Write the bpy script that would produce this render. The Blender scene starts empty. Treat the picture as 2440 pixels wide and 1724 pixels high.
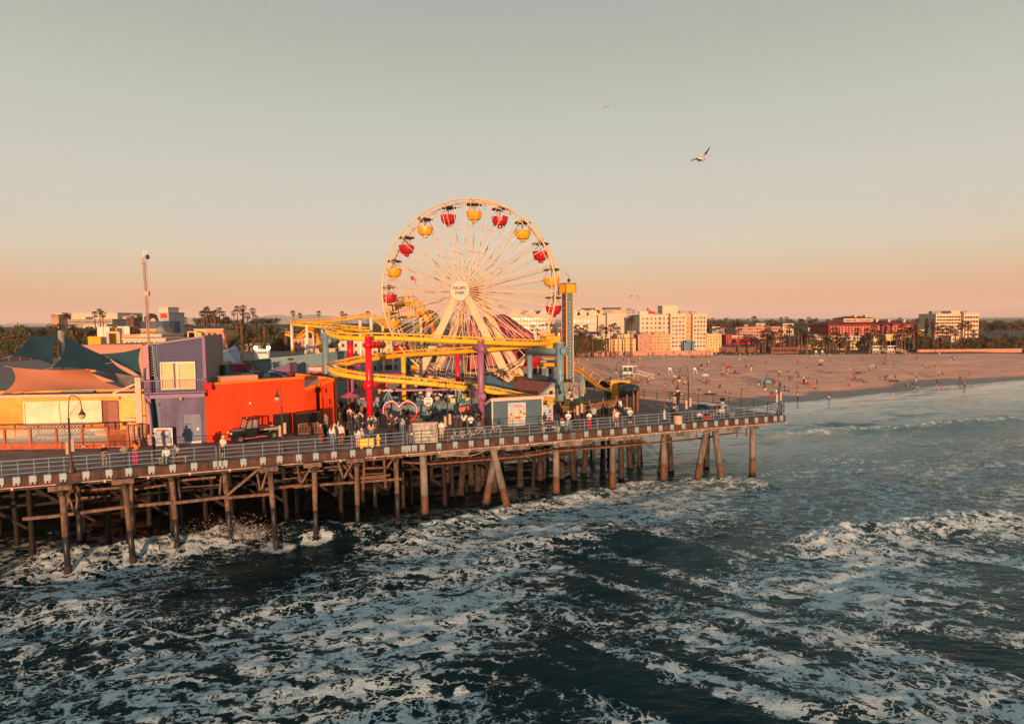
import bpy,math,random
import numpy as np
from mathutils import Vector,Matrix,noise as mnoise
R=math.radians
scene=bpy.context.scene
COL=scene.collection
random.seed(7)
# -------- camera, world, sun, exposure
CAM=Vector((0.0,0.0,16.2))
FPX,PITCH,ROLL=1500.0,R(3.66),-0.0098
CX,CY=1220.0,862.0
cp,sp=math.cos(PITCH),math.sin(PITCH)
FWD=Vector((0,cp,-sp));U0=Vector((0,sp,cp));R0=Vector((1,0,0))
RT=R0*math.cos(ROLL)+U0*math.sin(ROLL)
UP=-R0*math.sin(ROLL)+U0*math.cos(ROLL)
cam_data=bpy.data.cameras.new("camera")
cam=bpy.data.objects.new("camera",cam_data)
COL.objects.link(cam)
m=Matrix((RT,UP,-FWD)).transposed().to_4x4()
m.translation=CAM
cam.matrix_world=m
cam_data.sensor_width=36.0
cam_data.sensor_fit='HORIZONTAL'
cam_data.lens=36.0*FPX/2440.0
cam_data.clip_start=0.5
cam_data.clip_end=40000.0
scene.camera=cam
SUN_AZ,SUN_EL=R(-2.0),R(3.3)
world=bpy.data.worlds.new("World");scene.world=world
world.use_nodes=True
wn,wl=world.node_tree.nodes,world.node_tree.links
wn.clear()
w_out=wn.new('ShaderNodeOutputWorld');w_bg=wn.new('ShaderNodeBackground')
w_bg.inputs['Strength'].default_value=0.1
w_sky=wn.new('ShaderNodeTexSky');w_sky.sky_type='NISHITA';w_sky.sun_disc=False
w_sky.sun_elevation=SUN_EL;w_sky.sun_rotation=math.pi+SUN_AZ
w_sky.air_density=1.4;w_sky.dust_density=3.0
w_tc=wn.new('ShaderNodeTexCoord');w_sep=wn.new('ShaderNodeSeparateXYZ')
w_ramp=wn.new('ShaderNodeValToRGB');w_mul=wn.new('ShaderNodeVectorMath');w_mul.operation='SCALE'
w_mul.inputs['Scale'].default_value=7.3
w_mix=wn.new('ShaderNodeMix');w_mix.data_type='RGBA';w_mix.inputs['Factor'].default_value=0.93
def srgb(r,g,b):
 f=lambda c:(c/255/12.92)if c/255<=0.04045 else((c/255+0.055)/1.055)**2.4
 return(f(r),f(g),f(b),1.0)
stops=[(0.0,srgb(212,152,124)),(0.015,srgb(223,161,128)),(0.041,srgb(229,180,142)),(0.075,srgb(224,197,166)),(0.11,srgb(219,208,186)),(0.18,srgb(210,207,194)),(0.29,srgb(198,200,189)),(0.40,srgb(181,183,173)),(0.55,srgb(158,174,176)),(1.0,srgb(120,148,164))]
el=w_ramp.color_ramp.elements
while len(el)<len(stops):el.new(0.5)
for e,(p,c)in zip(el,stops):e.position=p;e.color=c
wl.new(w_tc.outputs['Generated'],w_sep.inputs[0]);wl.new(w_sep.outputs['Z'],w_ramp.inputs['Fac'])
wl.new(w_ramp.outputs['Color'],w_mul.inputs[0])
wl.new(w_sky.outputs['Color'],w_mix.inputs[6]);wl.new(w_mul.outputs[0],w_mix.inputs[7])
wl.new(w_mix.outputs[2],w_bg.inputs['Color']);wl.new(w_bg.outputs[0],w_out.inputs[0])
sun_d=bpy.data.lights.new("sun",'SUN');sun_d.energy=5.0;sun_d.angle=R(0.5);sun_d.color=(1.0,0.55,0.30)
sun=bpy.data.objects.new("sun",sun_d);COL.objects.link(sun)
SUN_DIR=Vector((math.sin(SUN_AZ)*math.cos(SUN_EL),math.cos(SUN_AZ)*math.cos(SUN_EL),-math.sin(SUN_EL)))
sun.rotation_euler=SUN_DIR.to_track_quat('-Z','Y').to_euler()
scene.view_settings.view_transform='Standard';scene.view_settings.look='None'
scene.view_settings.exposure=0.45;scene.view_settings.gamma=1.0
scene.cycles.max_bounces=5;scene.cycles.diffuse_bounces=2;scene.cycles.glossy_bounces=3
scene.cycles.transparent_max_bounces=8;scene.cycles.use_denoising=True
scene.cycles.caustics_reflective=False;scene.cycles.caustics_refractive=False
# -------- from photo pixels to places
REG=dict(A=(120,560,5.4075),B=(120,760,4.055),C=(480,720,4.055),D=(680,720,4.055),E=(1000,720,4.055),F=(1300,640,3.8625),G=(1480,700,4.5045),H=(1880,700,4.5045),I=(120,1060,3.8267),J=(700,1000,3.8267),K=(1300,960,3.8267),L=(880,460,4.054),M=(800,880,8.11),N=(980,860,8.11),O=(680,740,7.373),P=(880,700,6.758),Q=(1120,740,6.758),R=(1340,860,8.109),S=(120,860,8.109),T=(480,740,8.109),U=(128,720,9.0125),V=(1600,320,18.02),W=(580,960,10.436),X=(1660,940,9.567))
def z2(r,x,y):
 a,b,s=REG[r]
 return(a+x/s,b+y/s)
def ray(px,py):
 return FWD+RT*((px-CX)/FPX)+UP*((CY-py)/FPX)
def gp(px,py,z=0.0):
 d=ray(px,py);t=(z-CAM.z)/d.z
 return CAM+d*t
def dp(px,py,Y):
 d=ray(px,py)
 return CAM+d*(Y/d.y)
def proj(p):
 q=Vector(p)-CAM;k=q.dot(FWD)
 return CX+FPX*q.dot(RT)/k,CY-FPX*q.dot(UP)/k
HD=6.5
def dk(r,x,y):return gp(*z2(r,x,y),HD)
# -------- materials
MATS={}
def M(name,col,rough=0.6,metal=0.0,var=0.16,scale=2.5,bump=0.0,bscale=20.0,emit=0.0,planks=None,stain=0.0,spec=0.4):
 """planks = (direction 'X'/'Y'/'Z', lines per metre, strength): grooves along that axis"""
 if name in MATS:return MATS[name]
 m=bpy.data.materials.new(name);m.use_nodes=True
 n,l=m.node_tree.nodes,m.node_tree.links
 b=n['Principled BSDF']
 b.inputs['Roughness'].default_value=rough;b.inputs['Metallic'].default_value=metal
 b.inputs['Specular IOR Level'].default_value=spec
 col=tuple(col[:3])
 tc=n.new('ShaderNodeTexCoord')
 nz=n.new('ShaderNodeTexNoise');nz.inputs['Scale'].default_value=scale;nz.inputs['Detail'].default_value=5
 nz.inputs['Roughness'].default_value=0.65
 l.new(tc.outputs['Object'],nz.inputs['Vector'])
 rp=n.new('ShaderNodeValToRGB')
 rp.color_ramp.elements[0].position=0.3;rp.color_ramp.elements[1].position=0.7
 rp.color_ramp.elements[0].color=tuple(max(0,c*(1-var))for c in col)+(1,)
 rp.color_ramp.elements[1].color=tuple(min(1,c*(1+var))for c in col)+(1,)
 l.new(nz.outputs['Fac'],rp.inputs['Fac'])
 cur=rp.outputs['Color']
 hgt=None
 if stain>0:
  s2=n.new('ShaderNodeTexNoise');s2.inputs['Scale'].default_value=scale*0.37;s2.inputs['Detail'].default_value=8
  mp=n.new('ShaderNodeMapping');mp.inputs['Scale'].default_value=(3,3,0.6)
  l.new(tc.outputs['Object'],mp.inputs['Vector']);l.new(mp.outputs[0],s2.inputs['Vector'])
  r2=n.new('ShaderNodeValToRGB');r2.color_ramp.elements[0].position=0.48;r2.color_ramp.elements[1].position=0.62
  l.new(s2.outputs['Fac'],r2.inputs['Fac'])
  mx=n.new('ShaderNodeMix');mx.data_type='RGBA'
  ml=n.new('ShaderNodeMath');ml.operation='MULTIPLY';ml.inputs[1].default_value=stain
  l.new(r2.outputs['Color'],ml.inputs[0]);l.new(ml.outputs[0],mx.inputs['Factor'])
  l.new(cur,mx.inputs[6]);mx.inputs[7].default_value=tuple(c*0.25 for c in col)+(1,)
  cur=mx.outputs[2]
 if planks:
  ax,per,st=planks
  wv=n.new('ShaderNodeTexWave');wv.wave_type='BANDS';wv.bands_direction=ax;wv.wave_profile='SAW'
  wv.inputs['Scale'].default_value=per*2*math.pi/20.0*1.0
  wv.inputs['Distortion'].default_value=0.0
  l.new(tc.outputs['Object'],wv.inputs['Vector'])
  r3=n.new('ShaderNodeValToRGB');r3.color_ramp.elements[0].position=0.0;r3.color_ramp.elements[1].position=0.14
  r3.color_ramp.elements[0].color=(0,0,0,1);r3.color_ramp.elements[1].color=(1,1,1,1)
  l.new(wv.outputs['Fac'],r3.inputs['Fac'])
  m3=n.new('ShaderNodeMix');m3.data_type='RGBA'
  sb=n.new('ShaderNodeMath');sb.operation='SUBTRACT';sb.inputs[0].default_value=1.0
  l.new(r3.outputs['Color'],sb.inputs[1])
  s4=n.new('ShaderNodeMath');s4.operation='MULTIPLY';s4.inputs[1].default_value=st
  l.new(sb.outputs[0],s4.inputs[0]);l.new(s4.outputs[0],m3.inputs['Factor'])
  l.new(cur,m3.inputs[6]);m3.inputs[7].default_value=tuple(c*0.3 for c in col)+(1,)
  cur=m3.outputs[2];hgt=r3.outputs['Color']
 l.new(cur,b.inputs['Base Color'])
 if bump>0 or hgt is not None:
  bp=n.new('ShaderNodeBump');bp.inputs['Strength'].default_value=bump if bump>0 else 0.5
  bp.inputs['Distance'].default_value=0.03
  if hgt is None:
   n2=n.new('ShaderNodeTexNoise');n2.inputs['Scale'].default_value=bscale;n2.inputs['Detail'].default_value=4
   l.new(tc.outputs['Object'],n2.inputs['Vector']);hgt=n2.outputs['Fac']
  l.new(hgt,bp.inputs['Height']);l.new(bp.outputs[0],b.inputs['Normal'])
 if emit>0:
  b.inputs['Emission Color'].default_value=col+(1,);b.inputs['Emission Strength'].default_value=emit
 MATS[name]=m
 return m
 # -------- mesh building
ORG={}
class MB:
 def __init__(s):s.v=[];s.f=[];s.mi=[];s.k=0
 def add(s,vs,fs):
  b=len(s.v);s.v+=[tuple(v)for v in vs];s.f+=[tuple(b+i for i in f)for f in fs];s.mi+=[s.k]*len(fs)
  return s
 def hexa(s,p):
  return s.add(p,[(3,2,1,0),(4,5,6,7),(0,1,5,4),(1,2,6,5),(2,3,7,6),(3,0,4,7)])
 def box(s,c,sz,rz=0.0):
  ca,sa=math.cos(rz),math.sin(rz);hx,hy,hz=sz[0]/2,sz[1]/2,sz[2]/2
  P=[]
  for dz in(-hz,hz):
   for dx,dy in((-hx,-hy),(hx,-hy),(hx,hy),(-hx,hy)):
    P.append((c[0]+dx*ca-dy*sa,c[1]+dx*sa+dy*ca,c[2]+dz))
  return s.hexa(P)
 def bar(s,a,b,w,h=None,up=(0,0,1)):
  h=h or w;a=Vector(a);b=Vector(b);d=(b-a).normalized();up=Vector(up)
  if abs(d.dot(up))>0.98:up=Vector((0,1,0))
  x=d.cross(up).normalized()*(w/2);y=x.normalized().cross(d).normalized()*(h/2)
  return s.hexa([a-x-y,a+x-y,a+x+y,a-x+y,b-x-y,b+x-y,b+x+y,b-x+y])
 def tube(s,pts,r,n=8,closed=False,cap=True):
  pts=[Vector(p)for p in pts];N=len(pts)
  rs=r if isinstance(r,(list,tuple))else[r]*N
  vs=[];fs=[];prev=None
  for i,p in enumerate(pts):
   a=pts[(i-1)%N]if(closed or i>0)else p
   c=pts[(i+1)%N]if(closed or i<N-1)else p
   t=(c-a)
   t=t.normalized()if t.length>1e-9 else Vector((0,0,1))
   if prev is None:
    u=t.cross(Vector((0,0,1)))
    if u.length<0.1:u=t.cross(Vector((0,1,0)))
   else:
    u=prev-t*prev.dot(t)
    if u.length<1e-6:u=t.cross(Vector((0,1,0)))
   u.normalize();w=t.cross(u);prev=u
   for k in range(n):
    an=2*math.pi*k/n
    vs.append(p+(u*math.cos(an)+w*math.sin(an))*rs[i])
  for i in range(N if closed else N-1):
   j=(i+1)%N
   for k in range(n):
    fs.append((i*n+k,i*n+(k+1)%n,j*n+(k+1)%n,j*n+k))
  if cap and not closed:
   fs.append(tuple(range(n-1,-1,-1)));fs.append(tuple((N-1)*n+k for k in range(n)))
  return s.add(vs,fs)
 def lathe(s,prof,c,n=12):
  return s.tube([Vector((c[0],c[1],c[2]+h))+Vector((0,0,1e-5*i))for i,(r,h)in enumerate(prof)],[max(r,1e-4)for r,h in prof],n)
 def prism(s,poly,z0,z1):
  n=len(poly);zt=z1 if isinstance(z1,(list,tuple))else[z1]*n
  vs=[(p[0],p[1],z0)for p in poly]+[(p[0],p[1],zt[i])for i,p in enumerate(poly)]
  fs=[tuple(range(n-1,-1,-1)),tuple(range(n,2*n))]+[(i,(i+1)%n,n+(i+1)%n,n+i)for i in range(n)]
  return s.add(vs,fs)
 def plate(s,pts,th):
  n=len(pts);th=Vector(th);pts=[Vector(p)for p in pts]
  fs=[tuple(range(n)),tuple(range(2*n-1,n-1,-1))]+[(i,n+i,n+(i+1)%n,(i+1)%n)for i in range(n)]
  return s.add(pts+[p+th for p in pts],fs)
 def ball(s,c,r,nu=8,nv=6):
  rr=r if isinstance(r,(tuple,list))else(r,r,r)
  vs=[(c[0],c[1],c[2]-rr[2])]
  for j in range(1,nv):
   a=math.pi*j/nv-math.pi/2
   for i in range(nu):
    t=2*math.pi*i/nu
    vs.append((c[0]+rr[0]*math.cos(a)*math.cos(t),c[1]+rr[1]*math.cos(a)*math.sin(t),c[2]+rr[2]*math.sin(a)))
  vs.append((c[0],c[1],c[2]+rr[2]));L=len(vs)-1;fs=[]
  for i in range(nu):fs.append((0,1+(i+1)%nu,1+i))
  for j in range(nv-2):
   for i in range(nu):
    a=1+j*nu+i;b=1+j*nu+(i+1)%nu
    fs.append((a,b,b+nu,a+nu))
  for i in range(nu):fs.append((L,1+(nv-2)*nu+i,1+(nv-2)*nu+(i+1)%nu))
  return s.add(vs,fs)
 def mesh(s,name,mats,org=Vector((0,0,0)),smooth=False):
  me=bpy.data.meshes.new(name)
  me.from_pydata([(v[0]-org[0],v[1]-org[1],v[2]-org[2])for v in s.v],[],s.f)
  for m in(mats if isinstance(mats,(list,tuple))else[mats]):me.materials.append(m)
  me.polygons.foreach_set('material_index',s.mi)
  if smooth:me.polygons.foreach_set('use_smooth',[True]*len(s.f))
  me.update()
  return me
 def build(s,name,mats,parent=None,smooth=False,label=None,at=None):
  org=ORG[parent.name]if parent is not None else Vector(at or(0,0,0))
  o=bpy.data.objects.new(name,s.mesh(name,mats,org,smooth));COL.objects.link(o)
  if parent is not None:o.parent=parent
  else:o.location=org
  ORG[o.name]=org
  if label:o['label']=label
  return o
def tag(o,label=None,cat=None,group=None,kind=None):
 if label:o['label']=label
 if cat:o['category']=cat
 if group:o['group']=group
 if kind:o['kind']=kind
 return o
def thing(name,label,cat,loc=(0,0,0),group=None):
 o=bpy.data.objects.new(name,None);COL.objects.link(o);o.location=loc;ORG[o.name]=Vector(loc)
 o.empty_display_size=0.3
 return tag(o,label,cat,group)
def copy_tree(o,parent=None):
 c=o.copy();COL.objects.link(c);c.parent=parent
 for ch in list(o.children):copy_tree(ch,c)
 return c
class Proto:
 def __init__(s,o):s.o=o;s.used=False
 def put(s,loc,rz=0.0,label=None,group=None,sc=None,cat=None):
  c=s.o if not s.used else copy_tree(s.o)
  s.used=True
  c.location=loc;c.rotation_euler=(0,0,rz)
  if sc is not None:c.scale=(sc,sc,sc)if not isinstance(sc,(tuple,list))else sc
  return tag(c,label,cat,group)
def smooth_path(pts,per=6,closed=False):
 P=[Vector(p)for p in pts];N=len(P);out=[]
 for i in range(N if closed else N-1):
  p0=P[(i-1)%N]if(closed or i>0)else P[0]
  p1=P[i];p2=P[(i+1)%N];p3=P[(i+2)%N]if(closed or i+2<N)else P[-1]
  for k in range(per):
   t=k/per
   out.append(0.5*((2*p1)+(p2-p0)*t+(2*p0-5*p1+4*p2-p3)*t*t+(3*p1-p0-3*p2+p3)*t**3))
 if not closed:out.append(P[-1])
 return out
def text(body,loc,size,rot,mat,parent=None,name='lettering',ext=0.01,align='CENTER',spacing=1.0):
 cu=bpy.data.curves.new(name,'FONT');cu.body=body;cu.size=size;cu.extrude=ext
 cu.align_x=align;cu.align_y='CENTER';cu.space_character=spacing;cu.materials.append(mat);cu.offset=size*0.02
 cu.resolution_u=3
 tmp=bpy.data.objects.new(name,cu);COL.objects.link(tmp)
 bpy.context.view_layer.update()
 me=bpy.data.meshes.new_from_object(tmp.evaluated_get(bpy.context.evaluated_depsgraph_get()))
 bpy.data.objects.remove(tmp)
 o=bpy.data.objects.new(name,me);COL.objects.link(o)
 org=Vector((0,0,0))
 if parent is not None:o.parent=parent;org=ORG[parent.name]
 o.location=Vector(loc)-org;o.rotation_euler=rot
 return o
 #  SETTING: water, beach, land, mountains
def vnoise(x,y,seed=0):
 xi=np.floor(x).astype(np.int64);yi=np.floor(y).astype(np.int64);xf=x-xi;yf=y-yi
 def h(a,b):
  n=(a*374761393+b*668265263+seed*1442695041)&0xffffffff
  n=((n^(n>>13))*1274126177)&0xffffffff
  return((n^(n>>16))&0xffff)/65535.0
 u=xf*xf*(3-2*xf);v=yf*yf*(3-2*yf)
 a=h(xi,yi)*(1-u)+h(xi+1,yi)*u
 b=h(xi,yi+1)*(1-u)+h(xi+1,yi+1)*u
 return a*(1-v)+b*v
def fbm(x,y,seed=0,o=4):
 t=0;a=0.5
 for i in range(o):t=t+a*vnoise(x*2**i,y*2**i,seed+i);a*=0.5
 return t
def sstep(a,b,x):
 t=np.clip((x-a)/(b-a),0,1);return t*t*(3-2*t)
shore_px=[('H',1946,970),('H',1700,982),('H',1560,990),('H',1400,1012),('H',1280,1045),('H',1000,1062),('H',850,1085),('H',650,1110),('H',430,1118),('H',300,1150),('H',60,1160),('G',1650,1172),('G',1500,1200),('G',1380,1240)]
sp_=sorted([(gp(*z2(*q),0.0).x,gp(*z2(*q),0.0).y)for q in shore_px])
SX=np.array([-400,-200,-60,-10,20]+[p[0]for p in sp_]+[190,330,800],dtype=float)
SY=np.array([130,95,84,88,99]+[p[1]for p in sp_]+[185,235,400],dtype=float)
def shore_s(x,y):return(y-np.interp(x,SX,SY))*0.9
def ground_z_np(x,y):
 s=shore_s(x,y)
 z=np.where(s<0,0.05*s,2.8*(1-np.exp(-np.maximum(s,0)/38.0)))
 z=np.maximum(z,-2.0)
 left=sstep(-30,-75,x)
 z=z+left*12.5*sstep(252,300,y)+(1-left)*1.6*sstep(245,300,y)
 return z
def gz(x,y):return float(ground_z_np(np.array([float(x)]),np.array([float(y)]))[0])
def bp_(px,py):
 z=1.5
 for _ in range(8):
  p=gp(px,py,z);z=gz(p.x,p.y)
 p.z=z
 return p
def grid_mesh(name,X,Y,Z,mat,attrs=None,smooth=True):
 r,c=X.shape
 me=bpy.data.meshes.new(name)
 me.vertices.add(r*c)
 me.vertices.foreach_set('co',np.stack([X,Y,Z],-1).astype(np.float32).ravel())
 i=np.arange((r-1)*c).reshape(r-1,c)[:,:-1].ravel()
 q=np.stack([i,i+1,i+1+c,i+c],-1).astype(np.int32)
 me.loops.add(q.size);me.loops.foreach_set('vertex_index',q.ravel())
 me.polygons.add(len(q));me.polygons.foreach_set('loop_start',np.arange(0,q.size,4,dtype=np.int32))
 me.polygons.foreach_set('loop_total',np.full(len(q),4,dtype=np.int32))
 me.polygons.foreach_set('use_smooth',np.full(len(q),smooth))
 for k,v in(attrs or{}).items():
  at=me.attributes.new(k,'FLOAT','POINT');at.data.foreach_set('value',v.astype(np.float32).ravel())
 me.update(calc_edges=True)
 me.materials.append(mat)
 o=bpy.data.objects.new(name,me);COL.objects.link(o);o['kind']='structure'
 return o
 # ---- water material: clear dark sea with lace foam laid over it
def water_material():
 m=bpy.data.materials.new("sea_water");m.use_nodes=True
 n,l=m.node_tree.nodes,m.node_tree.links;b=n['Principled BSDF']
 b.inputs['Base Color'].default_value=(0.006,0.019,0.024,1)
 b.inputs['IOR'].default_value=1.19;b.inputs['Specular Tint'].default_value=(.5,.85,1,1);b.inputs['Roughness'].default_value=0.07
 geo=n.new('ShaderNodeNewGeometry')
 def noise(sc,det,vec=None,rough=0.6,mapping=None,rot=0.0,dist=0.0):
  x=n.new('ShaderNodeTexNoise');x.inputs['Scale'].default_value=sc;x.inputs['Detail'].default_value=det
  x.inputs['Roughness'].default_value=rough;x.inputs['Distortion'].default_value=dist
  mp=n.new('ShaderNodeMapping');mp.inputs['Scale'].default_value=mapping or(1,1,1);mp.inputs['Rotation'].default_value=(0,0,rot)
  l.new(vec or geo.outputs['Position'],mp.inputs['Vector']);l.new(mp.outputs[0],x.inputs['Vector'])
  return x.outputs
 def math_(op,a,b_=None,c_=None):
  x=n.new('ShaderNodeMath');x.operation=op
  for i,v in enumerate((a,b_,c_)):
   if v is None:continue
   if isinstance(v,(int,float)):x.inputs[i].default_value=v
   else:l.new(v,x.inputs[i])
  return x.outputs[0]
 at=n.new('ShaderNodeAttribute');at.attribute_name='foam';dens=at.outputs['Fac']
 # distorted plane coordinates
 d1=noise(0.55,3)[1]
 sub=n.new('ShaderNodeVectorMath');sub.operation='SUBTRACT';l.new(d1,sub.inputs[0]);sub.inputs[1].default_value=(0.5,0.5,0.5)
 sc_=n.new('ShaderNodeVectorMath');sc_.operation='SCALE';l.new(sub.outputs[0],sc_.inputs[0]);sc_.inputs['Scale'].default_value=2.6
 d2=noise(2.6,3)[1]
 sub2=n.new('ShaderNodeVectorMath');sub2.operation='SUBTRACT';l.new(d2,sub2.inputs[0]);sub2.inputs[1].default_value=(0.5,0.5,0.5)
 sc2=n.new('ShaderNodeVectorMath');sc2.operation='SCALE';l.new(sub2.outputs[0],sc2.inputs[0]);sc2.inputs['Scale'].default_value=0.75
 ad=n.new('ShaderNodeVectorMath');ad.operation='ADD';l.new(geo.outputs['Position'],ad.inputs[0]);l.new(sc_.outputs[0],ad.inputs[1])
 ad2=n.new('ShaderNodeVectorMath');ad2.operation='ADD';l.new(ad.outputs[0],ad2.inputs[0]);l.new(sc2.outputs[0],ad2.inputs[1])
 fl=n.new('ShaderNodeMapping');fl.inputs['Scale'].default_value=(0.62,1.0,0.0);fl.inputs['Rotation'].default_value=(0,0,R(22))
 l.new(ad2.outputs[0],fl.inputs['Vector'])
 def vor(scale):
  v=n.new('ShaderNodeTexVoronoi');v.voronoi_dimensions='2D';v.feature='DISTANCE_TO_EDGE';v.inputs['Scale'].default_value=scale
  l.new(fl.outputs[0],v.inputs['Vector']);return v.outputs['Distance']
 e1=math_('MULTIPLY',vor(0.8),1.0);e2=math_('MULTIPLY',vor(2.5),1.1);e3=math_('ADD',math_('MULTIPLY',vor(5.0),1.5),0.02)
 ea=math_('SMOOTH_MIN',e1,e2,0.12);ea=math_('MINIMUM',ea,math_('ADD',e3,0.10))
 nz=noise(1.3,6,rough=0.7)[0]
 rg=noise(0.8,6,vec=ad2.outputs[0],rough=0.6,mapping=(0.38,1.5,1),rot=R(18))[0]
 rg=math_('MULTIPLY',math_('ABSOLUTE',math_('SUBTRACT',rg,0.5)),2.2)
 mk=noise(0.13,2)[0]
 mkr=n.new('ShaderNodeMapRange');mkr.inputs['From Min'].default_value=0.42;mkr.inputs['From Max'].default_value=0.58;l.new(mk,mkr.inputs['Value'])
 mxe=n.new('ShaderNodeMix');mxe.data_type='FLOAT';l.new(mkr.outputs[0],mxe.inputs[0]);l.new(ea,mxe.inputs[2]);l.new(rg,mxe.inputs[3]);ea=mxe.outputs[0]
 nf=noise(7.0,5,rough=0.75)[0]
 thr=math_('ADD',math_('MULTIPLY',dens,0.215),math_('MULTIPLY',math_('SUBTRACT',nz,0.5),0.24))
 thr=math_('ADD',thr,math_('MULTIPLY',math_('SUBTRACT',nf,0.5),0.09))
 # no foam at all where the density is nil, full cover above one
 thr=math_('SUBTRACT',thr,math_('MULTIPLY',math_('SUBTRACT',1.0,math_('MINIMUM',math_('MULTIPLY',dens,6.0),1.0)),0.2))
 dlt=math_('SUBTRACT',thr,ea)
 mr=n.new('ShaderNodeMapRange');mr.interpolation_type='SMOOTHSTEP';mr.inputs['From Min'].default_value=-0.012;mr.inputs['From Max'].default_value=0.040
 l.new(dlt,mr.inputs['Value']);foam=mr.outputs[0]
 # thin film foam gets less cover
 film=n.new('ShaderNodeMapRange');film.inputs['From Min'].default_value=-0.07;film.inputs['From Max'].default_value=0.02;film.inputs['To Max'].default_value=0.16
 l.new(dlt,film.inputs['Value']);foam=math_('MAXIMUM',foam,math_('MULTIPLY',film.outputs[0],dens))
 fc=n.new('ShaderNodeValToRGB');fc.color_ramp.elements[0].position=0.34;fc.color_ramp.elements[1].position=0.72
 fc.color_ramp.elements[0].color=(0.24,0.30,0.31,1);fc.color_ramp.elements[1].color=(0.80,0.88,0.87,1)
 l.new(math_('ADD',math_('MULTIPLY',nf,0.6),math_('MULTIPLY',nz,0.4)),fc.inputs['Fac'])
 fb=n.new('ShaderNodeBsdfPrincipled');fb.inputs['Roughness'].default_value=0.75;fb.inputs['Specular IOR Level'].default_value=0.2
 l.new(fc.outputs[0],fb.inputs['Base Color'])
 # turbid water near breakers: brown tint from stirred sand
 tn=noise(0.09,3)[0]
 tc_=n.new('ShaderNodeValToRGB');tc_.color_ramp.elements[0].position=0.42;tc_.color_ramp.elements[1].position=0.66
 tc_.color_ramp.elements[0].color=(0.002,0.013,0.018,1);tc_.color_ramp.elements[1].color=(0.006,0.015,0.017,1)
 l.new(tn,tc_.inputs['Fac']);sa=n.new('ShaderNodeAttribute');sa.attribute_name='shoal';sr=n.new('ShaderNodeValToRGB');e_=sr.color_ramp.elements;e_.new(.5)
 e_[0].position=.25;e_[0].color=(.015,.04,.048,1);e_[1].position=.6;e_[1].color=(.10,.155,.16,1);e_[2].position=.95;e_[2].color=(.52,.47,.40,1)
 sm=n.new('ShaderNodeMix');sm.data_type='RGBA';sf=n.new('ShaderNodeMapRange');sf.inputs['From Max'].default_value=.3;l.new(sa.outputs['Fac'],sf.inputs['Value']);l.new(sf.outputs[0],sm.inputs['Factor'])
 l.new(sa.outputs['Fac'],sr.inputs['Fac']);l.new(tc_.outputs[0],sm.inputs[6]);l.new(sr.outputs[0],sm.inputs[7]);l.new(sm.outputs[2],b.inputs['Base Color'])
 # ripples
 h1=noise(1.1,7,rough=0.62,mapping=(0.55,1.5,1),rot=R(16))[0]
 h2=noise(5.5,4,rough=0.6,mapping=(0.6,1.4,1),rot=R(10))[0]
 hh=math_('ADD',math_('MULTIPLY',h1,0.15),math_('MULTIPLY',h2,0.018))
 b1=n.new('ShaderNodeBump');b1.inputs['Strength'].default_value=1.0;b1.inputs['Distance'].default_value=1.0
 rp_=n.new('ShaderNodeAttribute');rp_.attribute_name='rip';l.new(rp_.outputs['Fac'],b1.inputs['Strength'])
 l.new(hh,b1.inputs['Height']);l.new(b1.outputs[0],b.inputs['Normal'])
 b2=n.new('ShaderNodeBump');b2.inputs['Strength'].default_value=1.0;b2.inputs['Distance'].default_value=1.0
 l.new(math_('ADD',math_('MULTIPLY',foam,0.03),math_('ADD',math_('MULTIPLY',nf,0.06),math_('MULTIPLY',h1,0.12))),b2.inputs['Height'])
 l.new(b2.outputs[0],fb.inputs['Normal'])
 fr=n.new('ShaderNodeFresnel');fr.inputs['IOR'].default_value=1.22;l.new(b1.outputs[0],fr.inputs['Normal'])
 gr=n.new('ShaderNodeValToRGB');g_=gr.color_ramp.elements;g_.new(.5);g_[0].position=.02;g_[0].color=(.16,.50,.62,1);g_[1].position=.16;g_[1].color=(.50,.74,.80,1);g_[2].position=.5;g_[2].color=(1,1,1,1)
 l.new(fr.outputs[0],gr.inputs['Fac']);gs=n.new('ShaderNodeBsdfGlossy');gs.inputs['Roughness'].default_value=.07;l.new(gr.outputs[0],gs.inputs['Color']);l.new(b1.outputs[0],gs.inputs['Normal'])
 b.inputs['Specular IOR Level'].default_value=0.0;wm=n.new('ShaderNodeMixShader');l.new(fr.outputs[0],wm.inputs[0]);l.new(b.outputs[0],wm.inputs[1]);l.new(gs.outputs[0],wm.inputs[2])
 mx=n.new('ShaderNodeMixShader');l.new(foam,mx.inputs[0]);l.new(wm.outputs[0],mx.inputs[1]);l.new(fb.outputs[0],mx.inputs[2])
 l.new(mx.outputs[0],n['Material Output'].inputs['Surface'])
 return m
SEA=water_material()
FY=np.array([1000,1040,1100,1150,1200,1250,1300,1350,1400,1450,1500,1560,1640,1724],float)
FX=np.arange(0,2401,200).astype(float)
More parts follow.
